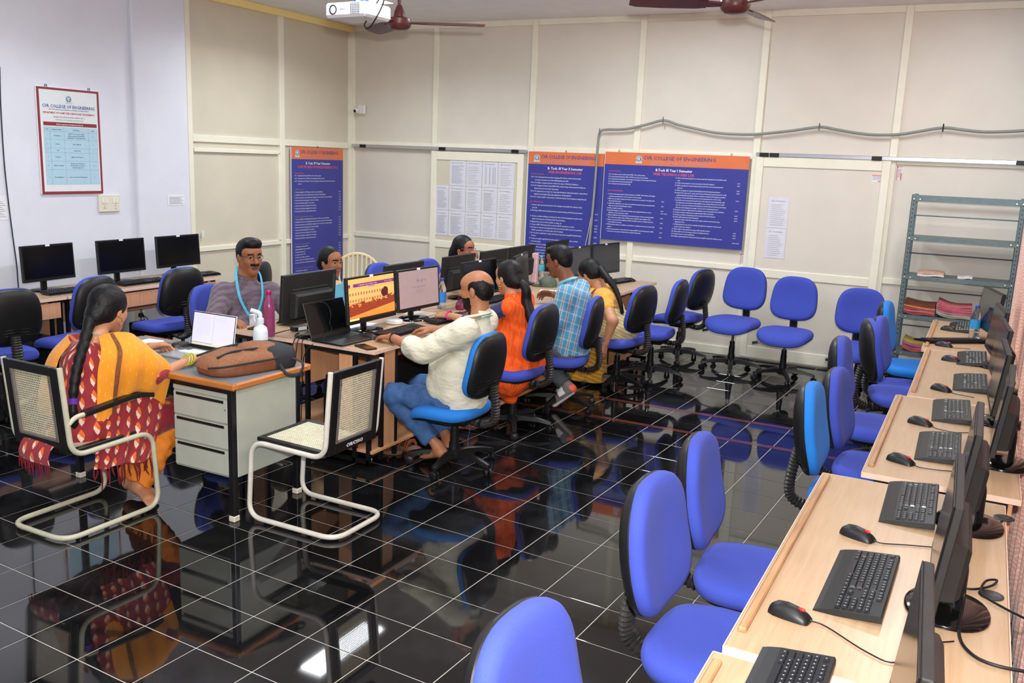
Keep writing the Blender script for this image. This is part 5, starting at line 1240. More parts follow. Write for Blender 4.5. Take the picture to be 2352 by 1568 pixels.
# ================================================================== PEOPLE
class Sdf:
    def __init__(s, lo, hi, h):
        s.lo = np.array(lo, np.float32); s.h = h
        s.n = np.maximum(4, np.ceil((np.array(hi)-np.array(lo))/h).astype(int)+1)
        s.ax = [s.lo[i]+h*np.arange(s.n[i], dtype=np.float32) for i in range(3)]
        s.D = np.full(s.n, .5, np.float32)
    def _sub(s, lo, hi):
        sl = []
        for i in range(3):
            a = int(np.floor((lo[i]-s.lo[i])/s.h)); b = int(np.ceil((hi[i]-s.lo[i])/s.h))+1
            a = max(0, min(a, s.n[i])); b = max(0, min(b, s.n[i])); sl.append(slice(a, b))
        if any(q.stop <= q.start for q in sl): return None, None
        return tuple(sl), [s.ax[i][sl[i]].reshape([-1 if j == i else 1 for j in range(3)]) for i in range(3)]
    def _put(s, sl, d, k, mode):
        A = s.D[sl]
        if mode == 'u':
            if k > 0:
                h = np.maximum(k-np.abs(A-d), 0)/k; s.D[sl] = np.minimum(A, d)-h*h*k*.25
            else: s.D[sl] = np.minimum(A, d)
        else:
            d = -d
            if k > 0:
                h = np.maximum(k-np.abs(A-d), 0)/k; s.D[sl] = np.maximum(A, d)+h*h*k*.25
            else: s.D[sl] = np.maximum(A, d)
    def cone(s, a, b, ra, rb, k=.02, sq=None, mode='u', off=0.):
        a = np.array(a, np.float32); b = np.array(b, np.float32); ra += off; rb += off
        m = max(ra, rb)*(1.0 if not sq else max(1., sq[1]))+k+4*s.h
        sl, X = s._sub(np.minimum(a, b)-m, np.maximum(a, b)+m)
        if sl is None: return s
        p = [X[i]-a[i] for i in range(3)]; ba = b-a
        if sq:      # sq=(dir, f): wider by f along dir
            u = np.array(sq[0], np.float32); u /= np.linalg.norm(u); c = 1./sq[1]-1.
            dt = (p[0]*u[0]+p[1]*u[1]+p[2]*u[2])*c; p = [p[i]+dt*u[i] for i in range(3)]
            ba = ba+u*(ba@u)*c
        t = np.clip((p[0]*ba[0]+p[1]*ba[1]+p[2]*ba[2])/max(1e-9, float(ba@ba)), 0, 1)
        d = np.sqrt((p[0]-t*ba[0])**2+(p[1]-t*ba[1])**2+(p[2]-t*ba[2])**2)-(ra+(rb-ra)*t)
        s._put(sl, d, k, mode); return s
    def ell(s, c, r, Rm=None, k=.02, mode='u', off=0.):
        c = np.array(c, np.float32); r = np.array(r, np.float32)+off
        m = float(r.max())+k+4*s.h
        sl, X = s._sub(c-m, c+m)
        if sl is None: return s
        p = [X[i]-c[i] for i in range(3)]
        if Rm is not None: p = [p[0]*Rm[0][j]+p[1]*Rm[1][j]+p[2]*Rm[2][j] for j in range(3)]
        k0 = np.sqrt((p[0]/r[0])**2+(p[1]/r[1])**2+(p[2]/r[2])**2); k1 = np.sqrt((p[0]/r[0]**2)**2+(p[1]/r[1]**2)**2+(p[2]/r[2]**2)**2)
        s._put(sl, k0*(k0-1)/np.maximum(k1, 1e-6), k, mode); return s
    def plane(s, p, n, k=0.):        # keeps the side the normal points away from
        p = np.array(p, np.float32); n = np.array(n, np.float32); n /= np.linalg.norm(n)
        X = [s.ax[i].reshape([-1 if j == i else 1 for j in range(3)]) for i in range(3)]
        d = (X[0]-p[0])*n[0]+(X[1]-p[1])*n[1]+(X[2]-p[2])*n[2]
        s.D = np.maximum(s.D, d); return s
    def folds(s, amp, fr, seed=0):
        rg = np.random.RandomState(seed); X = [s.ax[i].reshape([-1 if j == i else 1 for j in range(3)]) for i in range(3)]
        w_ = 0.
        for q in range(5):
            v = rg.normal(size=3); v /= np.linalg.norm(v); f_ = fr*rg.uniform(.6, 1.8)
            w_ = w_+np.sin((X[0]*v[0]+X[1]*v[1]+X[2]*v[2])*f_+rg.uniform(0, 6)+1.5*np.sin((X[0]*v[2]+X[1]*v[0]+X[2]*v[1])*f_*.5))
        s.D = s.D+(amp/3.)*w_.astype(np.float32); return s
    def mesh(s):
        D = s.D; nx, ny, nz = D.shape; I = D < 0
        c = I[:-1, :-1, :-1].astype(np.int8)
        for a, b, e in ((1, 0, 0), (0, 1, 0), (1, 1, 0), (0, 0, 1), (1, 0, 1), (0, 1, 1), (1, 1, 1)): c = c+I[a:nx-1+a, b:ny-1+b, e:nz-1+e]
        cells = np.argwhere((c > 0) & (c < 8)); m = len(cells)
        idx = -np.ones((nx-1, ny-1, nz-1), np.int32); idx[cells[:, 0], cells[:, 1], cells[:, 2]] = np.arange(m)
        P = np.zeros((m, 3)); W_ = np.zeros(m)
        cor = [(a, b, e) for a in (0, 1) for b in (0, 1) for e in (0, 1)]
        for i, u in enumerate(cor):
            for v in cor[i+1:]:
                if sum(abs(u[q]-v[q]) for q in range(3)) != 1: continue
                d0 = D[cells[:, 0]+u[0], cells[:, 1]+u[1], cells[:, 2]+u[2]]; d1 = D[cells[:, 0]+v[0], cells[:, 1]+v[1], cells[:, 2]+v[2]]
                mk = (d0 < 0) != (d1 < 0); t = np.where(mk, d0/np.where(mk, d0-d1, 1), 0)
                pt = np.array(u)[None]+t[:, None]*(np.array(v)-np.array(u))[None]
                P += np.where(mk[:, None], pt, 0); W_ += mk
        V = (cells+P/W_[:, None])*s.h+s.lo[None]
        F = []
        for ax in range(3):
            sl0 = [slice(None)]*3; sl1 = [slice(None)]*3; sl0[ax] = slice(0, -1); sl1[ax] = slice(1, None)
            a, b = I[tuple(sl0)], I[tuple(sl1)]; e = np.argwhere(a != b)
            o1, o2 = (ax+1) % 3, (ax+2) % 3
            e = e[(e[:, o1] > 0) & (e[:, o2] > 0) & (e[:, o1] < D.shape[o1]-1) & (e[:, o2] < D.shape[o2]-1)]
            ins = a[e[:, 0], e[:, 1], e[:, 2]]
            q = []
            for da, db in ((0, 0), (1, 0), (1, 1), (0, 1)):
                g_ = e.copy(); g_[:, o1] -= 1-da; g_[:, o2] -= 1-db; q.append(idx[g_[:, 0], g_[:, 1], g_[:, 2]])
            q = np.stack(q, 1); q[~ins] = q[~ins][:, ::-1]; F.append(q)
        return V, np.concatenate(F)
def sdf_obj(name, sd, mat, parent, matfn=None, uvfn=None, extra=None, smooth_it=1):
    V, F = sd.mesh()
    if smooth_it:      # light relaxation along edges
        nb = np.zeros_like(V); ct = np.zeros(len(V))
        for a, b in ((0, 1), (1, 2), (2, 3), (3, 0)):
            for p_, q_ in ((a, b), (b, a)):
                np.add.at(nb, F[:, p_], V[F[:, q_]]); np.add.at(ct, F[:, p_], 1)
        V = V*.5+.5*nb/np.maximum(ct, 1)[:, None]
    ml = mat if isinstance(mat, list) else [mat]
    mi = np.zeros(len(F), np.int32)
    if matfn is not None: mi = matfn(V[F].mean(1))
    verts = V.tolist(); faces = F.tolist()
    if extra:
        for ev, ef, em in extra:
            o_ = len(verts); verts += [list(p) for p in ev]; faces += [[i+o_ for i in q] for q in ef]; mi = np.concatenate([mi, np.full(len(ef), em, np.int32)])
    me = bpy.data.meshes.new(name); me.from_pydata(verts, [], faces)
    for q in ml: me.materials.append(q)
    me.polygons.foreach_set('material_index', mi.astype(np.int32)); me.shade_smooth()
    if uvfn is not None:
        UV = uvfn(np.array(verts)); lay = me.uv_layers.new(name='UVMap'); vi = np.zeros(len(me.loops), np.int32); me.loops.foreach_get('vertex_index', vi)
        lay.data.foreach_set('uv', UV[vi].astype(np.float32).ravel())
    me.update()
    o = bpy.data.objects.new(name, me); C.objects.link(o); reparent(o, parent); return o
V3 = lambda *a: np.array(a, float)
def unit(v): v = np.array(v, float); return v/np.linalg.norm(v)
def frame(f, up=(0, 0, 1), roll=0.):
    f = unit(f); l = unit(np.cross(up, f)); u = np.cross(f, l)
    l2 = l*math.cos(roll)+u*math.sin(roll); u2 = -l*math.sin(roll)+u*math.cos(roll)
    return np.stack([f, l2, u2], 1)
def hand(sd, w_, d, n, thumb, curl=(.25, .3, .25), spread=.9, sc=1.0):
    d = unit(d); n = unit(np.array(n)-d*np.dot(n, d)); s_ = np.cross(n, d)*thumb     # s_: thumb side
    tips = []
    for k, (lt, L) in enumerate(((.030, .07), (.010, .078), (-.010, .073), (-.029, .058))):
        kn = w_+d*(.088-.004*abs(k-1))*sc+s_*lt*spread*sc-n*.004
        sd.cone(w_+s_*lt*.5*sc, kn, .016*sc, .0115*sc, .012)
        p = kn; a = 0.
        for j, fr in enumerate((.42, .32, .26)):
            a += curl[j]*(1+.1*k); dd = d*math.cos(a)+n*math.sin(a)+s_*(.05*(1.5-k))*spread; q = p+unit(dd)*L*fr*1.05*sc
            sd.cone(p, q, (.0098-.0008*j)*sc, (.009-.0009*j)*sc, .003); p = q
        tips.append(p)
    t0 = w_+d*.022*sc+s_*.022*sc+n*.004; t1 = t0+unit(d*.55+s_*.75+n*.25)*.038*sc; t2 = t1+unit(d*.9+s_*.3+n*.2)*.030*sc; t3 = t2+unit(d+n*.3)*.024*sc
    sd.cone(w_+d*.01, t1, .017*sc, .0125*sc, .012).cone(t1, t2, .0118*sc, .0105*sc, .004).cone(t2, t3, .0103*sc, .0082*sc, .003)
    return tips
m_skin = {}
def skin(name, col):
    if name not in m_skin: m_skin[name] = M('skin_'+name, col, .5, var=.05, scale=45, bump=.06, bscale=500)
    return m_skin[name]
m_hairm = M('black_hair', '#0c0b0c', .5, var=.4, scale=60, spec=.35, bump=.5, bscale=90, stretch=(6, 6, 1))
m_eyew = M('eye_white', '#e3ddd6', .2, var=.02); m_iris = M('iris_brown', '#1c110c', .15, var=.1)
def ball(c, r, n=10, m=8):
    g = G().ell(tuple(c), (r, r, r), n, m); return g.v, g.f
def person(label, J, H, sk, fm=(1., 1.), lips='#8a4a42', feet=True, arms=('L', 'R'), hs=None, beard=None, h=.0055, headk=1., legs_r=None):
    """J: joints in world metres, H: head frame (forward, left, up), sk: skin material"""
    base = (J['pel'][0], J['pel'][1], 0); root = thing('person', label, 'person', base)
    hc = np.array(J['head'], float)
    allp = np.array([v for k_, v in J.items() if k_ not in ('hands',)], float)
    lo = np.minimum(allp.min(0)-.19, 9); hi = allp.max(0)+.19
    for sd_ in arms:
        lo = np.minimum(lo, np.array(J['w'+sd_])-.24); hi = np.maximum(hi, np.array(J['w'+sd_])+.24)
    lo[2] = max(lo[2], 0.0) if feet else lo[2]; hi[2] = min(hi[2], hc[2]+.16)
    S_ = Sdf(lo, hi, h); side = H_l = unit(np.array(J['sL'])-np.array(J['sR']))
    P = {k_: np.array(v, float) for k_, v in J.items()}
    # trunk (slimmer than the clothes)
    S_.cone(P['pel'], P['pel']*.5+P['chest']*.5, .085, .08, .05, (side, 1.35)).cone(P['pel']*.5+P['chest']*.5, P['chest'], .08, .09, .05, (side, 1.4))
    S_.cone(P['chest'], P['neck'], .085, .055, .05, (side, 1.2))
    # head
    k = headk
    def L(x, y, z): return hc+H @ (np.array((x, y, z))*k)
    S_.ell(L(-.014, 0, .03), np.array((.097, .076, .087))*k, H, .01)
    S_.ell(L(.028, 0, -.035), np.array((.062, .060, .082))*k, H, .03)
    S_.ell(L(.045, 0, .035), np.array((.052, .062, .05))*k, H, .03)
    S_.cone(L(.0, -.046, -.055), L(.058, 0, -.1), .02*k, .022*k, .035).cone(L(.0, .046, -.055), L(.058, 0, -.1), .02*k, .022*k, .035)
    for q in (-1, 1):
        S_.ell(L(.058, q*.036, -.03), np.array((.026, .024, .026))*k, H, .025)
        S_.ell(L(.096, q*.031, .006), np.array((.016, .018, .012))*k, H, .014, 's')
        S_.ell(L(-.008, q*.077, -.012), np.array((.018, .009, .032))*k, H, .006)
    S_.cone(L(.083, 0, .012), L(.108, 0, -.028), .008*k, .0135*k, .012)
    for q in (-1, 1): S_.ell(L(.096, q*.011, -.033), np.array((.010, .008, .008))*k, H, .006)
    S_.ell(L(.086, 0, -.062), np.array((.015, .026, .009))*k, H, .008).ell(L(.083, 0, -.075), np.array((.014, .021, .009))*k, H, .008)
    S_.ell(L(.099, 0, -.0685), np.array((.01, .022, .0022))*k, H, .003, 's')
    S_.cone(L(-.022, 0, -.05), P['neck'], .05*fm[0], .056*fm[0], .03)
    # limbs
    for sd_ in ('L', 'R'):
        S_.cone(P['chest']*.3+P['s'+sd_]*.7, P['s'+sd_], .06*fm[1], .05*fm[1], .04)
        if sd_ in arms:
            S_.cone(P['s'+sd_], P['e'+sd_], .047*fm[1], .038*fm[1], .02).cone(P['e'+sd_], P['w'+sd_], .038*fm[1], .0245*fm[1], .02)
            hd = (hs or {}).get(sd_)
            if hd: hand(S_, P['w'+sd_], hd[0], hd[1], hd[2], *(hd[3:]))
        S_.cone(P['h'+sd_], P['k'+sd_], .06, .05, .04).cone(P['k'+sd_], P['a'+sd_], .045, .032, .03)
        if feet:
            a, t_ = P['a'+sd_], P['t'+sd_]; fd = unit(t_-a); up = V3(0, 0, 1)
            sdw = unit(np.cross(fd, up)); hl = a-unit(fd*V3(1, 1, 0))*.03-V3(0, 0, .03)
            S_.cone(a, hl, .032, .03, .03).cone(hl, t_*.75+hl*.25, .028, .024, .03, (sdw, 1.35))
            for q, ln in ((-1.6, .9), (-.7, .98), (.1, 1.02), (.9, 1.03), (1.75, 1.05)):
                b0 = hl+(t_-hl)*.68+sdw*q*.013; S_.cone(b0, hl+(t_-hl)*ln+sdw*q*.017, .012, .0085, .008)
    extra = []
    for q in (-1, 1):
        v, f_ = ball(L(.0765, q*.031, .006), .0112*k); extra.append((v, f_, 3))
        v, f_ = ball(L(.0798, q*.0315, .0052), .0094*k); extra.append((v, f_, 4))
    def mf(c):
        q = (c-hc) @ H / k; r_ = np.zeros(len(c), np.int32)
        brow = (np.abs(q[:, 2]-.029+.12*np.maximum(0, np.abs(q[:, 1])-.03)) < .0055) & (np.abs(q[:, 1]) > .012) & (np.abs(q[:, 1]) < .052) & (q[:, 0] > .06)
        r_[brow] = 2
        lp = (np.abs(q[:, 2]+.0685) < .0125) & (np.abs(q[:, 1]) < .024) & (q[:, 0] > .086); r_[lp] = 1
        if beard is not None: r_[beard(q)] = 2
        return r_
    body = sdf_obj('body', S_, [sk, M('lips_'+lips, lips, .45), m_hairm, m_eyew, m_iris], root, mf, None, extra)
    return root, P, L, H, side
def hair_cap(name, root, L, H, k, style, extra_fn=None, h=.0045, mat=None, pad=.0):
    hc = L(0, 0, 0); S_ = Sdf(hc-.26, hc+.2, h)
    if style == 'woman':
        S_.ell(L(-.02, 0, .03), V3(.104, .086, .098)*k, H, .0).ell(L(-.055, 0, -.03), V3(.06, .068, .062)*k, H, .03)
        S_.ell(L(.098, 0, -.052), V3(.072, .075, .118)*k, H, .012, 's').ell(L(.02, .1, -.055), V3(.045, .04, .05)*k, H, .012, 's').ell(L(.02, -.1, -.055), V3(.045, .04, .05)*k, H, .012, 's')
        S_.ell(L(-.02, 0, -.14), V3(.1, .09, .06)*k, H, .02, 's')
    elif style == 'man':
        S_.ell(L(-.018, 0, .036), V3(.102, .083, .092)*k, H, .0).ell(L(-.06, 0, -.02), V3(.045, .06, .05)*k, H, .03).ell(L(.04, .01, .095), V3(.05, .05, .028)*k, H, .03)
        S_.ell(L(.112, 0, -.03), V3(.066, .085, .105)*k, H, .01, 's')
        for q in (-1, 1): S_.ell(L(.01, q*.1, -.045), V3(.05, .045, .05)*k, H, .012, 's')
        S_.ell(L(-.02, 0, -.135), V3(.11, .1, .068)*k, H, .02, 's')
    elif style == 'bald':
        S_.ell(L(-.018, 0, .024), V3(.0985, .0795, .084)*k, H, .0).ell(L(-.055, 0, -.025), V3(.05, .06, .05)*k, H, .03)
        S_.ell(L(.118, 0, -.01), V3(.08, .12, .16)*k, H, .008, 's').ell(L(.0, 0, .128), V3(.13, .12, .085)*k, H, .008, 's').ell(L(-.085, 0, .09), V3(.06, .05, .06)*k, H, .01, 's')
        for q in (-1, 1): S_.ell(L(.0, q*.1, -.05), V3(.04, .045, .05)*k, H, .012, 's')
        S_.ell(L(-.02, 0, -.135), V3(.11, .1, .068)*k, H, .02, 's')
    if extra_fn: extra_fn(S_)
    S_.folds(.0012, 300, 3)
    return sdf_obj('hair', S_, mat or m_hairm, root)
def box_sdf(pts, pad, h): pts = np.array(pts, float); return Sdf(pts.min(0)-pad, pts.max(0)+pad, h)
def plaid(name, base, c1, c2, c3, s1=22., s2=16., rot=0., rough=.8, kind='plaid'):
    t = NT(name); tc = t.n('ShaderNodeTexCoord'); sx = t.n('ShaderNodeSeparateXYZ'); t.l(tc.outputs['UV'], sx.inputs[0]); u, v = sx.outputs[0], sx.outputs[1]
    nz = t.noise(tc.outputs['UV'], 300, 2)
    if kind == 'plaid':
        fu = t.math('FRACT', t.math('MULTIPLY', u, s1)); fv = t.math('FRACT', t.math('MULTIPLY', v, s2))
        c = t.mix(t.math('MULTIPLY', band(t, fu, .0, .42), .75), lin(base), lin(c1)); c = t.mix(t.math('MULTIPLY', band(t, fv, .0, .35), .45), c, lin(c1))
        c = t.mix(t.math('MULTIPLY', t.math('MAXIMUM', band(t, fu, .52, .57), band(t, fu, .82, .87)), .8), c, lin(c2)); c = t.mix(t.math('MULTIPLY', band(t, fv, .5, .56), .6), c, lin(c2))
        c = t.mix(t.math('MULTIPLY', t.math('MAXIMUM', band(t, fu, .64, .74), band(t, fv, .75, .82)), .6), c, lin(c3))
    elif kind == 'ikat':
        a = t.math('MULTIPLY', u, s1); row = t.math('FLOOR', a); b = t.math('ADD', t.math('MULTIPLY', v, s2), t.math('MULTIPLY', t.math('MODULO', row, 2.), .5))
        x = t.math('SUBTRACT', t.math('FRACT', a), .5); y = t.math('FRACT', b)
        wob = t.math('MULTIPLY_ADD', t.noise(tc.outputs['UV'], 130, 2), .16, -.08); x = t.math('ADD', x, wob)
        # leaf: width shrinks to the top point
        wd = t.math('MULTIPLY', t.math('SINE', t.math('MULTIPLY', t.math('POWER', y, 1.0), 3.7)), .22); wd = t.math('MULTIPLY', wd, t.math('LESS_THAN', y, .82))
        leaf = t.math('LESS_THAN', t.math('ABSOLUTE', x), wd)
        cc = t.mix(t.math('GREATER_THAN', t.math('ADD', y, t.math('MULTIPLY', x, .9)), .42), lin(c1), lin(c2))
        c = t.mix(leaf, lin(base), cc)
    elif kind == 'dash':
        fu = t.math('FRACT', t.math('MULTIPLY', u, s1)); row = t.math('FLOOR', t.math('MULTIPLY', u, s1)); fv = t.math('FRACT', t.math('ADD', t.math('MULTIPLY', v, s2), t.math('MULTIPLY', row, .37)))
        d = t.math('MULTIPLY', band(t, fu, .46, .54), band(t, fv, .35, .6)); c = t.mix(t.math('MULTIPLY', d, .6), lin(base), lin(c1))
    elif kind == 'stripe':
        fv = t.math('FRACT', t.math('ADD', t.math('MULTIPLY', v, s2), t.math('MULTIPLY', t.noise(tc.outputs['UV'], 6, 3), 1.2))); c = t.mix(band(t, fv, .1, .45), lin(base), lin(c1)); c = t.mix(t.math('MULTIPLY', band(t, fv, .6, .75), .7), c, lin(c2))
    c = t.mix(t.math('MULTIPLY', nz, .18), c, lin('#000000'))
    t.l(c, t.b.inputs['Base Color']); t.b.inputs['Roughness'].default_value = rough; t.b.inputs['Sheen Weight'].default_value = .2
    t.bump(t.noise(tc.outputs['UV'], 900, 2), .15, .001); return t.m
def uv_plane(a, b, o=(0, 0, 0)):
    a = np.array(a, float); b = np.array(b, float); o = np.array(o, float)
    return lambda V: np.stack([(V-o) @ a, (V-o) @ b], 1)
def torso(S_, P, side, r0, r1, r2, k=.05, s0=1.35, s1=1.4):
    mid = P['pel']*.5+P['chest']*.5
    S_.cone(P['pel'], mid, r0, r1, k, (side, s0)).cone(mid, P['chest'], r1, r2, k, (side, s1))
    for q in ('sL', 'sR'): S_.cone(P['chest'], P[q], r2*.8, .068, .05)
    S_.cone(P['chest'], P['neck'], r2*.85, .068, .04)
def sleeve(S_, P, q, ra, rb, frac, rc=None, k=.03):
    s_, e, w_ = P['s'+q], P['e'+q], P['w'+q]
    S_.cone(s_, e, ra, rb, k)
    if frac > 0: S_.cone(e, e+(w_-e)*frac, rb, rc or rb, k*.5)
def pants(name, root, P, mat, rs=(.092, .066, .055), cut=.0, seed=1, h=.0085, uvfn=None, hem=.86):
    S_ = box_sdf([P[q] for q in ('hL', 'hR', 'kL', 'kR', 'aL', 'aR')]+[P['pel']], .17, h)
    for q in 'LR':
        a = P['k'+q]+(P['a'+q]-P['k'+q])*hem
        S_.cone(P['h'+q], P['k'+q], rs[0], rs[1], .03).cone(P['k'+q], a, rs[1], rs[2], .02)
    S_.cone(P['hL'], P['hR'], rs[0]*1.1, rs[0]*1.1, .04); S_.folds(.007, 60, seed)
    for q in 'LR':
        d = unit(P['a'+q]-P['k'+q]); a = P['k'+q]+(P['a'+q]-P['k'+q])*hem
        S_.cone(a+d*.08, a+d*.09, .08, .08, 0, None, 's')
    return sdf_obj(name, S_, mat, root, None, uvfn)
def lanyard(root, pts, mat, name='lanyard', r=.011):
    o = G().tube(spline(pts, 5), r, 6, ry=.16).build(name, mat, None, 60); reparent(o, root); return o
def wpart(g, name, mat, root, smooth=60):
    o = g.build(name, mat, None, smooth); reparent(o, root); return o
m_lany = M('cyan_lanyard', '#4fb0d4', .6)
m_gold = M('gold', '#c79a3c', .25, metal=.9)
sk_a, sk_b, sk_c, sk_d = skin('medium_brown', '#a86f4c'), skin('light_brown', '#bd8563'), skin('deep_brown', '#7a4a32'), skin('warm_brown', '#9a6242')
YF = uv_plane((1, 0, 0), (0, 0, 1))
# ---------------------------------------------------------------- bald man, cream shirt (faces -X)
J = dict(pel=(4.38, -4.57, .47), chest=(4.465, -4.57, .835), neck=(4.50, -4.57, 1.005), head=(4.475, -4.57, 1.148), sL=(4.50, -4.735, .92), sR=(4.45, -4.40, .925), eL=(4.245, -4.805, .765), eR=(4.26, -4.30, .785), wL=(3.945, -4.705, .805), wR=(4.02, -4.33, .808), hL=(4.38, -4.66, .44), hR=(4.38, -4.48, .44), kL=(3.955, -4.72, .435), kR=(3.97, -4.40, .43), aL=(4.285, -4.66, .13), aR=(4.27, -4.52, .13), tL=(4.14, -4.63, .03), tR=(4.18, -4.47, .03))
root, P, L, H, side = person('bald bearded man in a cream shirt and jeans typing at the island', J, frame((-1, -.08, -.08)), sk_a, (1.1, 1.08), '#7a4038', hs={'L': ((-1, .22, -.18), (0, 0, -1), 1), 'R': ((-1, -.05, -.1), (0, 0, -1), -1)}, beard=lambda q: ((q[:, 2] < -.045) & (q[:, 0] > .012) & (q[:, 2] > -.15) & ~((np.abs(q[:, 2]+.0685) < .011) & (np.abs(q[:, 1]) < .022))) | ((q[:, 2] < -.042) & (q[:, 2] > -.058) & (q[:, 0] > .07)))
hair_cap('hair', root, L, H, 1., 'bald')
m_shirt = M('cream_shirt_cloth', '#d6d2bc', .8, var=.05, scale=8, bump=.7, bscale=13, bdist=.02, stretch=(1, 1, 1.8))
S_ = box_sdf([P[q] for q in ('pel', 'chest', 'neck', 'sL', 'sR', 'eL', 'eR')]+[(4.05, -4.7, .78), (4.1, -4.3, .38)], .17, .0075)
torso(S_, P, side, .125, .12, .112, s0=1.5, s1=1.55); S_.ell((4.34, -4.57, .60), (.165, .185, .17), None, .07).cone((4.40, -4.57, .50), (4.42, -4.57, .43), .14, .135, .04, (side, 1.35)).cone((4.28, -4.57, .50), (4.26, -4.57, .46), .12, .11, .05, (side, 1.5))
sleeve(S_, P, 'L', .083, .072, .34, .068); sleeve(S_, P, 'R', .08, .07, .34, .062); S_.folds(.0055, 38, 5)
S_.plane((4.3, -4.57, .40), (-.25, 0, -1)); S_.ell(P['neck']+V3(0, 0, .075), (.07, .066, .06), None, .01, 's')
for q in 'LR':
    e, w_ = P['e'+q], P['w'+q]; d = unit(w_-e); c = e+(w_-e)*.42; S_.cone(c+d*.075, c+d*.16, .085, .085, 0, None, 's')
sdf_obj('shirt', S_, m_shirt, root)
g = G().tube([P['neck']+V3(-.01, 0, 0)+V3(.066*math.cos(a), .068*math.sin(a), -.012+.02*math.cos(a)) for a in [2*math.pi*q/20 for q in range(20)]], .024, 8, closed=True, ry=.42, up=(0, 0, 1))
wpart(g, 'collar', m_shirt, root)
wpart(G().tube([P['neck']+V3(-.005, 0, .0)+V3(.08*math.cos(a), .09*math.sin(a), -.04+.03*math.cos(a)) for a in [2*math.pi*q/24 for q in range(24)]], .009, 6, closed=True, ry=.3, up=(0, 0, 1)), 'lanyard', M('teal_lanyard', '#4aa3a0', .6), root)
pants('jeans', root, P, M('blue_denim', '#3a5c8c', .85, var=.2, scale=26, bump=.25, bscale=700), (.098, .075, .058), seed=8, hem=.83)
wt = wpart(G().tube([P['wL']+V3(.02, 0, 0)+V3(.006*math.cos(a), .032*math.cos(a), .03*math.sin(a)) for a in [2*math.pi*q/16 for q in range(16)]], .009, 8, closed=True, ry=.4), 'wrist_watch', m_blk, root)
# ---------------------------------------------------------------- woman in orange kurta (faces -X, leaning in)
J = dict(pel=(4.32, -3.56, .47), chest=(4.285, -3.6, .80), neck=(4.235, -3.6, .985), head=(4.185, -3.6, 1.105), sL=(4.285, -3.76, .915), sR=(4.25, -3.44, .92), eL=(4.035, -3.86, .80), eR=(4.05, -3.35, .79), wL=(3.825, -3.83, .815), wR=(3.85, -3.43, .80), hL=(4.31, -3.66, .45), hR=(4.31, -3.46, .45), kL=(3.91, -3.7, .45), kR=(3.91, -3.42, .45), aL=(4.07, -3.9, .08), aR=(4.03, -3.5, .08), tL=(3.95, -3.96, .03), tR=(3.88, -3.5, .03))
root, P, L, H, side = person('woman in a bright orange kurta with a long dark ponytail, pointing', J, frame((-1, .30, -.12)), sk_b, (.9, .92), feet=True, hs={'L': ((-1, .05, -.12), (0, .35, -1), 1, (.5, .6, .4)), 'R': ((-1, 0, -.1), (0, 0, -1), -1)}, headk=.97)
def pony(S_): S_.ell(L(-.1, 0, -.035), (.04, .045, .045), H, .03)
hair_cap('hair', root, L, H, .99, 'woman', pony)
g = G(); pts = [L(-.115, 0, -.03), L(-.165, -.01, -.09), (4.355, -3.63, .95), (4.40, -3.66, .86), (4.435, -3.68, .79), (4.455, -3.70, .735)]
g.tube(spline(pts, 6), [.026+.014*math.sin(min(1., q/16)*1.57)-.034*max(0., (q-16)/15)**1.5 for q in range(31)], 12)
wpart(g, 'ponytail', m_hairm, root)
m_or = M('orange_cotton', '#ee5a12', .85, var=.16, scale=14, stretch=(4, 4, 1), bump=.6, bscale=11, bdist=.02)
S_ = box_sdf([P[q] for q in ('pel', 'chest', 'neck', 'sL', 'sR', 'eL', 'eR')]+[(4.0, -3.85, .2), (4.45, -3.4, .3)], .16, .0075)
torso(S_, P, side, .14, .125, .115, s0=1.5, s1=1.45); S_.cone((4.30, -3.57, .50), (4.25, -3.60, .42), .15, .15, .05, (side, 1.35)).cone((4.10, -3.68, .50), (4.25, -3.70, .36), .11, .10, .06)
S_.cone((4.24, -3.70, .42), (4.29, -3.69, .24), .12, .05, .06, ((1, 0, 0), 1.0)); S_.cone(P['hL'], P['kL'], .11, .09, .05).cone(P['hR'], P['kR'], .11, .09, .05); S_.ell((4.19, -3.62, .62), (.15, .20, .22), None, .06).cone((4.2, -3.66, .5), (4.3, -3.72, .40), .14, .13, .05, (side, 1.25))
S_.folds(.008, 50, 11); S_.plane((4.2, -3.6, .19), (0, 0, -1)); S_.ell(P['neck']+V3(-.01, 0, .07), (.08, .09, .07), None, .01, 's')
sdf_obj('kurta', S_, m_or, root)
m_navy = plaid('navy_mustard_print', '#262a58', '#262a58', '#a87a28', '#3a2f50', kind='stripe', s2=9.)
S_ = box_sdf([P['sL'], P['eL'], P['sR'], P['eR'], P['wL']], .12, .0075); sleeve(S_, P, 'L', .06, .052, .3, .046); sleeve(S_, P, 'R', .06, .052, .3, .046); S_.folds(.003, 80, 4)
for q in 'LR': S_.plane((P['e'+q]*.7+P['w'+q]*.3), P['w'+q]-P['e'+q]) if q == 'L' else None
sdf_obj('sleeves', S_, m_navy, root, None, uv_plane((.3, 0, 0), (.7, 0, .7)))
pants('leggings', root, P, m_navy, (.085, .062, .05), seed=3, uvfn=uv_plane((.3, 0, 0), (0, .3, 1)), hem=.9)
wpart(G().tube([P['wL']+V3(.01, 0, 0)+V3(.004*math.cos(a), .033*math.cos(a), .031*math.sin(a)) for a in [2*math.pi*q/16 for q in range(16)]], .006, 8, closed=True), 'bangle', M('pink_bangle', '#d23c86', .35), root)
g = G().ell(L(-.0, .088, -.052), (.006, .006, .008), 8, 6).ell(L(0, .088, -.068), (.009, .006, .007), 8, 6).ell(L(0, .088, -.082), (.006, .006, .006), 8, 6); wpart(g, 'earring', m_gold, root)
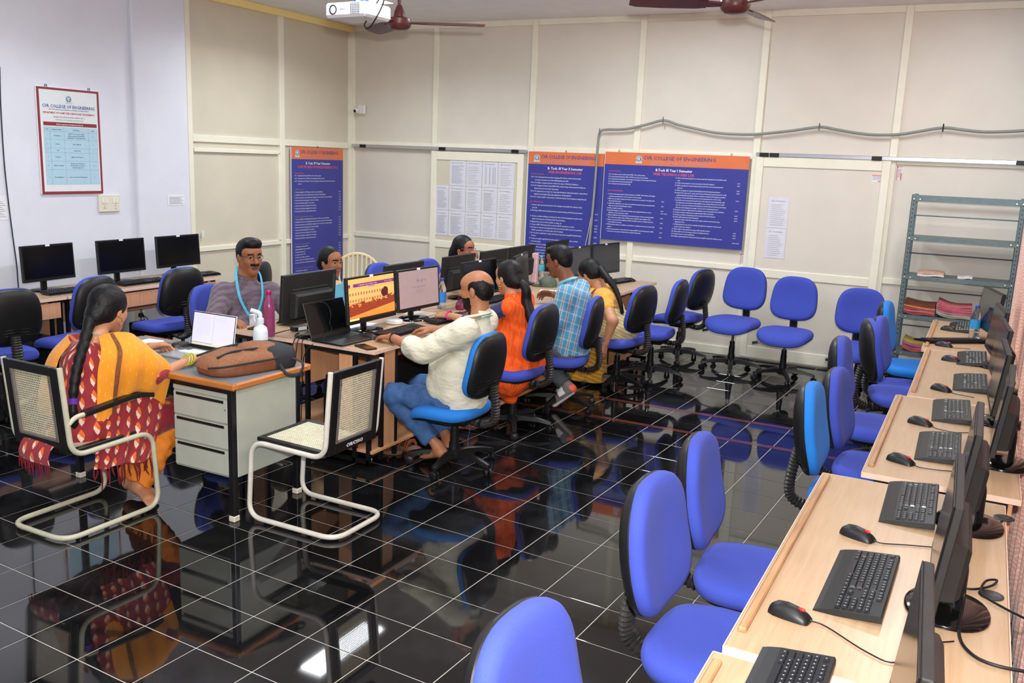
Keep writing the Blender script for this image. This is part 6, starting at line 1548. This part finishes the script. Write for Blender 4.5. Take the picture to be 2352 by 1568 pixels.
# ---------------------------------------------------------------- man in blue checked shirt (faces -X)
J = dict(pel=(4.395, -2.87, .47), chest=(4.39, -2.86, .83), neck=(4.325, -2.85, 1.01), head=(4.235, -2.84, 1.165), sL=(4.40, -3.04, .93), sR=(4.36, -2.67, .93), eL=(4.33, -3.09, .66), eR=(4.19, -2.55, .75), wL=(4.12, -3.03, .70), wR=(4.07, -2.54, .845), hL=(4.395, -2.96, .44), hR=(4.395, -2.77, .44), kL=(4.04, -3.01, .48), kR=(4.02, -2.71, .46), aL=(4.44, -3.01, .21), aR=(4.34, -2.79, .15), tL=(4.28, -3.03, .06), tR=(4.18, -2.85, .03))
root, P, L, H, side = person('man in a blue checked short-sleeved shirt and grey trousers, looking left', J, frame((-1, .02, -.2)), sk_c, (1.1, 1.08), '#5e362c', feet=False, hs={'L': ((-1, .1, 0), (0, 0, -1), 1), 'R': ((-1, -.1, .0), (.1, -.6, -.6), -1, (.5, .5, .3))})
hair_cap('hair', root, L, H, 1., 'man')
m_chk = plaid('blue_tan_check', '#62a6c8', '#3f93bb', '#e7e5dc', '#a87d4e', s1=17., s2=14.)
S_ = box_sdf([P[q] for q in ('pel', 'chest', 'neck', 'sL', 'sR', 'eL', 'eR')], .17, .0075)
torso(S_, P, side, .125, .125, .115, s0=1.5, s1=1.5); S_.ell((4.345, -2.87, .60), (.16, .19, .15), None, .06); S_.cone((4.39, -2.87, .52), (4.395, -2.87, .47), .14, .135, .04, (side, 1.4))
S_.cone(P['sL'], P['sL']*.25+P['eL']*.75, .078, .08, .04).cone(P['sR'], P['sR']*.25+P['eR']*.75, .076, .075, .04); S_.cone(P['chest']+V3(.02, 0, -.06), P['chest']+V3(.01, 0, .05), .125, .11, .05, (side, 1.5)); S_.folds(.006, 38, 21)
S_.plane((4.4, -2.87, .45), (0, 0, -1)); S_.ell(P['neck']+V3(-.02, 0, .06), (.08, .075, .06), None, .01, 's')
sdf_obj('shirt', S_, m_chk, root, None, uv_plane((1, .35, -.18), (.18, .3, 1)))
wpart(G().tube([P['neck']+V3(-.005, 0, -.005)+V3(.068*math.cos(a), .072*math.sin(a), .012+.03*math.cos(a)) for a in [2*math.pi*q/20 for q in range(20)]], .016, 8, closed=True, ry=.5), 'collar', M('check_collar', '#8fb3bd', .8), root)
lanyard(root, [P['neck']+V3(.07, .03, .02), P['neck']+V3(.05, -.07, .03), P['neck']+V3(-.03, -.09, -.02), P['neck']+V3(-.09, -.075, -.09), P['neck']+V3(-.115, -.05, -.17)], m_lany, r=.009)
pants('trousers', root, P, M('grey_trouser_cloth', '#4a5056', .85, var=.12, scale=20), (.098, .075, .06), seed=9, hem=.9)
def shoe(root, a, t_, name='shoe'):
    a = np.array(a, float); t_ = np.array(t_, float); fd = unit(t_-a); sd = unit(np.cross(fd, (0, 0, 1))); up = np.cross(sd, fd); Fm = np.stack([fd, sd, up], 1)
    c = lambda x, y, z: a+Fm @ V3(x, y, z)
    S_ = box_sdf([a, t_], .12, .005); S_.cone(c(-.02, 0, -.02), c(.16, 0, -.035), .045, .036, .03, (sd, 1.1)).cone(c(-.01, 0, .03), c(.06, 0, -.005), .042, .04, .03); S_.ell(c(-.005, 0, .085), (.036, .036, .04), None, .01, 's')
    def mf(q):
        l_ = (q-a) @ Fm; r_ = np.zeros(len(q), np.int32); r_[l_[:, 2] < -.047] = 1; r_[(l_[:, 0] < -.035) & (l_[:, 2] < .01)] = 2; r_[(np.abs(l_[:, 0]-.05) < .03) & (l_[:, 2] > -.02)] = 1; return r_
    return sdf_obj(name, S_, [M('grey_mesh_shoe', '#6d6a68', .7, var=.15), M('white_sole', '#e2dfdb', .5), M('orange_heel', '#d8572e', .5)], root, mf)
shoe(root, P['aL']+V3(.0, 0, -.02), P['tL']+V3(0, 0, .0)); shoe(root, P['aR']+V3(0, 0, -.03), P['tR']+V3(0, 0, .02))
# ---------------------------------------------------------------- woman in yellow saree (faces -X, bending to the desk)
J = dict(pel=(4.42, -1.96, .50), chest=(4.30, -1.93, .75), neck=(4.215, -1.91, .86), head=(4.105, -1.89, .965), sL=(4.345, -2.10, .775), sR=(4.26, -1.75, .80), eL=(4.50, -2.27, .63), eR=(4.1, -1.68, .80), wL=(4.455, -2.29, .44), wR=(3.9, -1.72, .80), hL=(4.42, -2.06, .46), hR=(4.42, -1.86, .46), kL=(4.0, -2.05, .45), kR=(4.0, -1.8, .45), aL=(4.16, -2.06, .08), aR=(4.12, -1.82, .08), tL=(4.02, -2.06, .03), tR=(3.98, -1.8, .03))
root, P, L, H, side = person('woman in a yellow saree bending over the desk with one arm hanging', J, frame((-1, .25, -.62)), sk_b, (1.0, 1.22), hs={'L': ((-.15, -.05, -1), (-1, .3, .1), -1, (.15, .3, .3)), 'R': ((-1, 0, -.1), (0, 0, -1), -1)}, headk=.98)
hair_cap('hair', root, L, H, 1.05, 'woman', lambda s: s.ell(L(-.1, 0, -.02), (.045, .05, .05), H, .03))
pts = [L(-.13, 0, -.01), (4.32, -1.98, .945), (4.40, -2.0, .87), (4.46, -2.02, .77), (4.49, -2.02, .66)]; n_ = 25
wpart(G().tube(spline(pts, 6), [.034*(1-.6*q/n_)*(1+.14*(q % 2)) for q in range(n_)], 12), 'braid', m_hairm, root)
m_mus = M('mustard_silk', '#d99a1c', .6, var=.15, scale=30, sheen=.3); m_sar = plaid('pale_yellow_saree', '#d8bd7c', '#e3d2a0', '#b9924a', '#c9a860', kind='stripe', s2=34.); m_sar2 = plaid('mustard_saree_border', '#c98a18', '#d9a83c', '#a86f14', '#c0841c', kind='stripe', s2=26.)
S_ = box_sdf([P[q] for q in ('chest', 'neck', 'sL', 'sR', 'eL', 'eR', 'pel')], .15, .0075); S_.cone(P['pel']*.35+P['chest']*.65, P['chest'], .122, .13, .04, (side, 1.45))
for q in 'LR': S_.cone(P['chest'], P['s'+q], .105, .074, .04).cone(P['s'+q], P['s'+q]*.6+P['e'+q]*.4, .07, .066, .02)
S_.folds(.003, 70, 2); S_.ell(P['neck']+V3(.03, 0, .03), (.10, .10, .055), None, .01, 's'); S_.plane(P['pel']*.4+P['chest']*.6, P['pel']-P['chest'])
sdf_obj('blouse', S_, m_mus, root)
S_ = box_sdf([P[q] for q in ('pel', 'hL', 'kL', 'kR', 'chest')], .2, .0075); S_.cone(P['pel'], P['pel']*.45+P['chest']*.55, .17, .13, .05, (side, 1.25)).ell(P['pel']+V3(.0, 0, -.02), (.19, .21, .13), None, .05)
for q in 'LR': S_.cone(P['h'+q], P['k'+q], .11, .095, .06)
S_.folds(.006, 60, 5); S_.plane((4.4, -2, .375), (0, 0, -1)); sdf_obj('saree_wrap', S_, m_sar, root, None, uv_plane((1, .3, 0), (.35, .3, 1)))
S_ = box_sdf([P['kL'], P['kR'], P['aL'], P['aR'], (4.38, -2.15, .05)], .16, .0085); S_.cone((4.02, -1.92, .45), (4.12, -1.95, .08), .13, .15, .05, ((.1, 1, 0), 1.35)).cone((4.22, -2.0, .42), (4.24, -2.02, .06), .09, .13, .05, ((1, 0, 0), 1.1)); S_.folds(.009, 60, 6); S_.plane((4, -2, .03), (0, 0, -1))
sdf_obj('saree_skirt', S_, m_sar2, root, None, uv_plane((1, .3, 0), (.2, .3, 1)))
rows = []
for i in range(15):      # pallu over the front shoulder and along the near side
    t = i/14; a = P['neck']*(1-t)+np.array((4.30, -2.12, .52))*t+V3(-.05*math.sin(t*3), -.05-.10*math.sin(t*2.6), .06*math.sin(t*3.1)); b = a+V3(-.10-.03*t, .02, -.02)
    rows.append([a*(1-u)+b*u+V3(0, .008*math.sin(u*18+t*4), .004*math.sin(u*22)) for u in [q/12 for q in range(13)]])
wpart(G().grid(rows, .003), 'saree_pallu', m_mus, root)
wpart(G().tube([P['wL']+V3(.026*math.cos(a), .027*math.sin(a), .02) for a in [2*math.pi*q/16 for q in range(16)]], .0035, 6, closed=True), 'bangle', m_blk, root)
wpart(G().ell(L(.0, .088, -.05), (.008, .005, .012), 8, 6), 'earring', m_gold, root)
wpart(G().tube([P['neck']+V3(-.01, 0, .0)+V3(.062*math.cos(a), .066*math.sin(a), .03*math.cos(a)) for a in [2*math.pi*q/20 for q in range(20)]], .0022, 6, closed=True), 'necklace', m_gold, root)
# ---------------------------------------------------------------- man in purple checked shirt (faces +X, turned to the camera)
J = dict(pel=(2.43, -4.45, .50), chest=(2.475, -4.455, .86), neck=(2.495, -4.455, 1.04), head=(2.525, -4.455, 1.18), sL=(2.585, -4.315, .92), sR=(2.395, -4.59, .92), eL=(2.74, -4.25, .73), eR=(2.50, -4.80, .72), wL=(2.95, -4.33, .80), wR=(2.745, -4.885, .795), hL=(2.45, -4.35, .47), hR=(2.40, -4.55, .47), kL=(2.86, -4.38, .50), kR=(2.80, -4.72, .50), aL=(2.80, -4.36, .1), aR=(2.76, -4.66, .1), tL=(2.96, -4.4, .03), tR=(2.92, -4.72, .03))
root, P, L, H, side = person('smiling man in glasses and a purple checked shirt with a blue lanyard', J, frame((1, -.38, -.06)), sk_d, (1.18, 1.05), '#6b3f36', feet=True, headk=1.03, hs={'L': ((1, -.1, -.1), (0, 0, -1), -1), 'R': ((1, -.02, -.06), (0, .1, -1), 1, (.3, .4, .3))}, beard=lambda q: (np.abs(q[:, 2]+.048) < .0085) & (np.abs(q[:, 1]) < .032) & (q[:, 0] > .082))
hair_cap('hair', root, L, H, 1.02, 'man', lambda s: s.ell(L(.035, .0, .098), (.055, .058, .028), H, .04))
m_pur = plaid('purple_check', '#6a5a66', '#7b6b76', '#453848', '#594a58', s1=30., s2=28.)
S_ = box_sdf([P[q] for q in ('pel', 'chest', 'neck', 'sL', 'sR', 'eL', 'eR', 'wR')], .16, .0075); torso(S_, P, side, .135, .13, .112, s0=1.45, s1=1.4); S_.ell((2.50, -4.47, .62), (.15, .17, .15), None, .06); sleeve(S_, P, 'L', .07, .062, .35, .056); sleeve(S_, P, 'R', .072, .066, .3, .06); S_.folds(.006, 40, 31)
S_.ell(P['neck']+V3(.03, -.01, .04), (.07, .06, .07), None, .01, 's'); S_.plane((2.4, -4.4, .44), (0, 0, -1))
for q, fq in (('L', .42), ('R', .36)):
    e, w_ = P['e'+q], P['w'+q]; d = unit(w_-e); c = e+(w_-e)*fq; S_.cone(c+d*.075, c+d*.16, .085, .085, 0, None, 's')
sdf_obj('shirt', S_, m_pur, root, None, uv_plane((.75, -.3, -.1), (.1, 0, 1)))
fwd = unit((1, -.5, 0)); lat = unit(np.cross((0, 0, 1), fwd))
wpart(G().tube([P['neck']+fwd*(.062*math.cos(a)-.005)+lat*.066*math.sin(a)+V3(0, 0, .02-.03*math.cos(a)) for a in [2*math.pi*q/20 for q in range(20)]], .016, 8, closed=True, ry=.5), 'collar', m_pur, root)
wpart(G().box(-.012, .012, -.03, .03, 0, .09, .003, Matrix.Translation(P['chest']+fwd*.165+V3(0, 0, -.17))), 'badge', m_sticker, root, None)
for s_ in (-1, 1): lanyard(root, [P['neck']-fwd*.05+lat*s_*.05+V3(0, 0, .06), P['neck']+fwd*.03+lat*s_*.088+V3(0, 0, .01), P['chest']+fwd*.125+lat*s_*.085+V3(0, 0, .05), P['chest']+fwd*.15+lat*s_*.05+V3(0, 0, -.05), P['chest']+fwd*.165+lat*s_*.01+V3(0, 0, -.12)], m_lany, r=.009)
pants('trousers', root, P, M('khaki_cloth', '#8f8468', .85, var=.1, scale=20), (.1, .08, .06), seed=12)
g = G()
for s_ in (-1, 1):
    g.tube([L(.103, s_*.033, .004)+H @ V3(-.006*abs(math.cos(a)), s_*.022*math.cos(a), .017*math.sin(a)) for a in [2*math.pi*q/16 for q in range(16)]], .0014, 6, closed=True); g.tube([L(.096, s_*.056, .012), L(.04, s_*.078, .01), L(-.01, s_*.081, .004)], .0016, 6)
g.tube([L(.104, -.011, .008), L(.107, 0, .011), L(.104, .011, .008)], .0014, 6); wpart(g, 'glasses', m_wire, root)
# ---------------------------------------------------------------- woman behind the blue folder (faces +X)
J = dict(pel=(2.46, -3.6, .48), chest=(2.50, -3.6, .76), neck=(2.535, -3.6, .905), head=(2.575, -3.6, 1.075), sL=(2.50, -3.44, .825), sR=(2.51, -3.76, .825), eL=(2.62, -3.40, .66), eR=(2.64, -3.80, .66), wL=(2.86, -3.48, .79), wR=(2.88, -3.70, .79), hL=(2.46, -3.5, .46), hR=(2.46, -3.7, .46), kL=(2.86, -3.5, .48), kR=(2.86, -3.72, .48), aL=(2.84, -3.5, .1), aR=(2.84, -3.72, .1), tL=(3.0, -3.5, .03), tR=(3.0, -3.72, .03))
root, P, L, H, side = person('woman in a beige kurta with hair tied back, behind the blue folder', J, frame((1, -.16, -.05)), sk_d, (.9, .9), feet=True, hs={'L': ((1, 0, -.1), (0, 0, -1), -1), 'R': ((1, 0, -.1), (0, 0, -1), 1)}, headk=.96)
hair_cap('hair', root, L, H, .97, 'woman', lambda s: s.ell(L(-.1, 0, -.03), (.04, .05, .05), H, .03))
m_bei = M('beige_cotton', '#d3ac7e', .85, var=.08, scale=14)
S_ = box_sdf([P[q] for q in ('pel', 'chest', 'neck', 'sL', 'sR', 'eL', 'eR', 'wL', 'wR')], .15, .0085); torso(S_, P, side, .15, .13, .115); sleeve(S_, P, 'L', .07, .058, .6, .045); sleeve(S_, P, 'R', .07, .058, .6, .045); S_.folds(.006, 55, 41); S_.ell(P['neck']+V3(.03, 0, .04), (.08, .07, .06), None, .01, 's')
for q in 'LR': S_.cone(P['h'+q], P['k'+q], .1, .085, .05)
sdf_obj('kurta', S_, m_bei, root); pants('trousers', root, P, m_bei, (.085, .065, .05), seed=2)
lanyard(root, [P['neck']+V3(-.03, -.06, .03), P['neck']+V3(.05, -.07, -.03), P['chest']+V3(.12, -.05, .0), P['chest']+V3(.14, 0, -.12)], M('navy_lanyard', '#2f4a7a', .6), r=.007)
# ---------------------------------------------------------------- woman with glasses behind the middle monitors (faces +X)
J = dict(pel=(2.86, -2.2, .50), chest=(2.90, -2.2, .80), neck=(2.945, -2.2, .94), head=(2.985, -2.2, 1.115), sL=(2.90, -2.04, .86), sR=(2.91, -2.36, .86), eL=(3.02, -2.0, .68), eR=(3.06, -2.50, .88), wL=(3.10, -2.08, .79), wR=(3.195, -2.45, 1.04), hL=(2.86, -2.1, .48), hR=(2.86, -2.3, .48), kL=(3.16, -2.1, .5), kR=(3.16, -2.32, .5), aL=(3.1, -2.1, .1), aR=(3.1, -2.32, .1), tL=(3.25, -2.1, .03), tR=(3.25, -2.32, .03))
root, P, L, H, side = person('woman with pink-framed glasses behind the middle monitors, hand on a screen', J, frame((1, -.05, -.06)), sk_d, (.9, .9), feet=True, hs={'L': ((1, 0, -.2), (0, 0, -1), -1), 'R': ((.45, 0, .9), (.9, 0, -.45), 1, (1.0, .95, .4))}, headk=.97)
def loose(S_): S_.ell(L(-.1, 0, -.05), (.05, .07, .07), H, .03).ell(L(-.105, 0, -.12), (.05, .07, .06), H, .03)
hair_cap('hair', root, L, H, 1., 'woman', loose)
m_pk = M('dusty_pink_cotton', '#a9788a', .85, var=.1, scale=14)
S_ = box_sdf([P[q] for q in ('pel', 'chest', 'neck', 'sL', 'sR', 'eL', 'eR', 'wL', 'wR')], .15, .0085); torso(S_, P, side, .15, .13, .115); sleeve(S_, P, 'L', .07, .055, .75, .042); sleeve(S_, P, 'R', .07, .055, .8, .04); S_.folds(.006, 55, 51); S_.ell(P['neck']+V3(.03, 0, .04), (.08, .07, .06), None, .01, 's')
for q in 'LR': S_.cone(P['h'+q], P['k'+q], .1, .085, .05)
sdf_obj('kurta', S_, m_pk, root); pants('trousers', root, P, m_pk, (.085, .065, .05), seed=4)
g = G(); 
for s_ in (-1, 1):
    g.tube([L(.103, s_*.032, .004)+H @ V3(-.006*abs(math.cos(a)), s_*.021*math.cos(a), .016*math.sin(a)) for a in [2*math.pi*q/16 for q in range(16)]], .0018, 6, closed=True); g.tube([L(.096, s_*.054, .012), L(.04, s_*.077, .01), L(-.01, s_*.08, .004)], .0024, 6)
g.tube([L(.104, -.011, .008), L(.107, 0, .011), L(.104, .011, .008)], .0016, 6); wpart(g, 'glasses', M('pink_frame', '#b06a8c', .4), root)
wpart(G().ell(L(.0, -.086, -.045), (.006, .005, .009), 8, 6), 'earring', m_chrome, root)
# ---------------------------------------------------------------- woman in maroon kurta and orange dupatta (faces +Y)
J = dict(pel=(3.16, -6.355, .50), chest=(3.16, -6.315, .80), neck=(3.155, -6.25, .94), head=(3.15, -6.145, 1.085), sL=(2.985, -6.235, .875), sR=(3.315, -6.235, .885), eL=(2.965, -6.0, .745), eR=(3.41, -6.09, .745), wL=(3.03, -5.80, .805), wR=(3.445, -5.86, .805), hL=(3.07, -6.27, .46), hR=(3.25, -6.27, .46), kL=(3.08, -5.86, .46), kR=(3.27, -5.84, .46), aL=(3.13, -6.03, .10), aR=(3.20, -6.05, .10), tL=(3.30, -6.02, .035), tR=(3.36, -6.10, .03))
root, P, L, H, side = person('woman in maroon kurta and orange dupatta working on the silver laptop', J, frame((-.12, 1, -.22)), sk_b, (.88, .9), hs={'L': ((.12, 1, -.1), (.55, 0, -.8), 1, (.5, .5, .3)), 'R': ((-.22, 1, -.08), (0, 0, -1), -1, (.2, .3, .25))}, headk=.97)
hair_cap('hair', root, L, H, 1.02, 'woman', lambda s: s.ell(L(-.105, 0, -.05), (.04, .05, .05), H, .03))
pts = [L(-.12, 0, -.05), (3.19, -6.33, .955), (3.225, -6.395, .87), (3.245, -6.44, .78), (3.255, -6.465, .69), (3.26, -6.475, .60), (3.262, -6.47, .51)]; n_ = 61
wpart(G().tube(spline(pts, 10), [.03*(1-.35*q/n_)*(.86+.22*abs(math.sin(q*.55)))*(1. if not 41 < q < 45 else .6) for q in range(n_)], 12), 'braid', m_hairm, root)
wpart(G().tube([(3.256, -6.466, .685), (3.258, -6.468, .655)], .024, 12), 'hair_tie', M('purple_band', '#5a2a9a', .6), root)
m_ikat = plaid('maroon_ikat', '#93202a', '#f0d0bc', '#e86c20', '#93202a', s1=16., s2=12.5, kind='ikat')
cax = np.array((3.16, -6.30))
def uv_w1(V): return np.stack([np.unwrap(np.arctan2(V[:, 1]-cax[1], V[:, 0]-cax[0]))*0+np.arctan2(V[:, 1]-cax[1], V[:, 0]-cax[0])*.18, V[:, 2]+.12*(V[:, 1]-cax[1])], 1)
S_ = box_sdf([P[q] for q in ('pel', 'chest', 'neck', 'sL', 'sR', 'eL', 'eR', 'kL', 'kR', 'wL')]+[(3.2, -6.5, .38)], .16, .0075); torso(S_, P, side, .135, .112, .10); S_.ell(P['pel']+V3(0, -.02, -.02), (.165, .18, .11), None, .05); sleeve(S_, P, 'L', .062, .052, .25, .048); sleeve(S_, P, 'R', .05, .042, .2, .04)
for q in 'LR': S_.cone(P['h'+q], P['k'+q], .10, .092, .05)
S_.cone(P['kR']+V3(0, .0, -.02), P['kR']+V3(.03, .03, -.10), .09, .07, .04).cone(P['kL'], P['kL']+V3(0, .02, -.1), .09, .07, .04); S_.folds(.006, 55, 61); S_.plane((3.2, -6, .345), (0, .0, -1)); S_.ell(P['neck']+V3(0, -.02, .035), (.085, .085, .06), None, .01, 's')
sdf_obj('kurta', S_, m_ikat, root, None, uv_w1)
pants('trousers', root, P, M('orange_trouser_cotton', '#e8862a', .85, var=.1, scale=20), (.09, .085, .078), seed=14, hem=.93)
# dupatta: one draped sheet from the shoulder over the arm; orange above, ikat below, knotted fringe
m_oran = plaid('orange_dash_cotton', '#f39a17', '#f8d690', '#f39a17', '#f39a17', s1=34., s2=14., kind='dash')
def bez(rows, n, m):
    A = np.array(rows, float); out = []
    cols = []
    for j in range(A.shape[1]): cols.append(np.array([tuple(q) for q in spline([tuple(p) for p in A[:, j]], n)]))
    B = np.stack(cols, 1); res = []
    for r_ in B: res.append(np.array([tuple(q) for q in spline([tuple(p) for p in r_], m)]))
    return np.array(res)
# rows run from the spine edge (back of the shoulder) to the front of the arm, columns from the neck downwards
ctl_top = [  # y sweep at successive heights
    [(3.235, -6.285, .968), (3.275, -6.24, .984), (3.31, -6.19, .984), (3.32, -6.145, .968), (3.28, -6.10, .93)],
    [(3.325, -6.345, .905), (3.385, -6.285, .918), (3.415, -6.21, .918), (3.42, -6.13, .90), (3.39, -6.08, .88)],
    [(3.33, -6.375, .81), (3.40, -6.315, .82), (3.435, -6.23, .825), (3.455, -6.12, .81), (3.44, -6.02, .80)],
    [(3.325, -6.385, .66), (3.37, -6.315, .69), (3.395, -6.22, .70), (3.43, -6.11, .71), (3.435, -6.015, .725)],
    [(3.325, -6.40, .50), (3.36, -6.32, .60), (3.375, -6.22, .675), (3.385, -6.10, .63), (3.385, -6.02, .57)]]
A = bez(ctl_top, 6, 8)
def fold(A, amp, fr):
    n = A.shape[1]; u = np.linspace(0, 1, n); r_ = A.copy(); m = A.shape[0]
    for i in range(m):
        s_ = min(1, .35+i/m); r_[i, :, 0] += amp*s_*np.sin(u*fr+i*.09)*np.minimum(1, 4*u*(1-u)+.2)
    return r_
A = fold(A, .008, 26)
def sheet_obj(A, name, mat, root, th=.0035, uo=(0, 0)):
    o = wpart(G().grid(A.tolist(), th), name, mat, root); m, n = A.shape[:2]; lay = o.data.uv_layers.new(name='UVMap')
    du = np.concatenate([[0], np.cumsum(np.linalg.norm(np.diff(A[m//2], axis=0), axis=1))]); dv = np.concatenate([[0], np.cumsum(np.linalg.norm(np.diff(A[:, n//2], axis=0), axis=1))])
    for lp in o.data.loops:
        v = lp.vertex_index % (m*n); lay.data[lp.index].uv = (du[v % n]+uo[0], -dv[v//n]+uo[1])
    return o
sheet_obj(A, 'dupatta_shawl', m_oran, root)
ctl_low = [[ctl_top[4][k] for k in range(5)],
    [(3.335, -6.415, .43), (3.365, -6.33, .50), (3.375, -6.23, .54), (3.385, -6.12, .51), (3.385, -6.04, .49)],
    [(3.345, -6.43, .36), (3.37, -6.35, .38), (3.38, -6.25, .40), (3.385, -6.15, .39), (3.38, -6.08, .38)],
    [(3.35, -6.445, .32), (3.37, -6.37, .31), (3.38, -6.28, .315), (3.385, -6.19, .29), (3.38, -6.12, .30)]]
A2 = fold(bez(ctl_low, 6, 8), .009, 30)
sheet_obj(A2, 'dupatta_end', m_ikat, root, uo=(.02, .3))
g = G(); rr = random.Random(3); n = A2.shape[1]
for j in range(0, n, 2):
    p = Vector(A2[-1, j]); L_ = rr.uniform(.05, .12)
    g.tube([p, p+Vector((rr.uniform(-.01, .01), rr.uniform(-.01, .012), -L_*.5)), p+Vector((rr.uniform(-.015, .015), rr.uniform(-.015, .015), -L_))], [.0045, .005, .002], 6)
wpart(g, 'fringe', M('maroon_thread', '#6d141e', .9, var=.2), root)
# brown border band down the shawl
bnd = A[:, 7:10].copy(); bnd[:, :, 0] += .006; bnd[:, :, 1] -= .004; sheet_obj(bnd, 'dupatta_border', M('brown_border', '#7d4a28', .8, var=.3, scale=60), root, .002)
# other end thrown over the back, hanging behind the seat
ctl_b = [[(3.02, -6.30, .955), (3.08, -6.345, .95), (3.13, -6.37, .935)], [(3.00, -6.40, .86), (3.07, -6.43, .86), (3.12, -6.44, .85)], [(2.99, -6.455, .72), (3.06, -6.475, .72), (3.12, -6.475, .71)], [(3.0, -6.49, .58), (3.07, -6.505, .58), (3.13, -6.50, .57)]]
sheet_obj(bez(ctl_b, 5, 6), 'dupatta_tail', m_oran, root)
ctl_c = [[(3.04, -6.47, .50), (3.14, -6.48, .495), (3.26, -6.47, .49)], [(3.06, -6.60, .485), (3.16, -6.61, .48), (3.28, -6.60, .475)], [(3.07, -6.645, .44), (3.17, -6.65, .435), (3.29, -6.645, .43)], [(3.075, -6.65, .40), (3.175, -6.655, .39), (3.30, -6.65, .39)]]
A3 = fold(bez(ctl_c, 5, 8), .004, 20); sheet_obj(A3, 'dupatta_end', m_ikat, root, uo=(.05, .1))
g = G()
for j in range(A3.shape[1]):
    p = Vector(A3[-1, j]); L_ = rr.uniform(.05, .09); g.tube([p, p+Vector((rr.uniform(-.008, .008), rr.uniform(-.006, .006), -L_))], [.0045, .002], 6)
wpart(g, 'fringe', M('maroon_thread', '#6d141e', .9, var=.2), root)
for k in range(3): wpart(G().tube([P['wR']+V3(0, -.02-.018*k, 0)+V3(.031*math.cos(a), .012*math.sin(a), .030*math.sin(a)) for a in [2*math.pi*q/18 for q in range(18)]], .003, 6, closed=True), 'bangle', M('lime_bangle', '#b4c83a', .3), root)
wpart(G().tube([L(-.002, -.085, -.062)+H @ V3(.014*math.cos(a), 0, .018*math.sin(a)) for a in [2*math.pi*q/18 for q in range(18)]], .0018, 6, closed=True), 'earring', m_gold, root)
lanyard(root, [P['neck']+V3(.05, -.05, .045), P['neck']+V3(.075, -.01, .03), P['neck']+V3(.06, .05, -.01)], m_lany, r=.007)
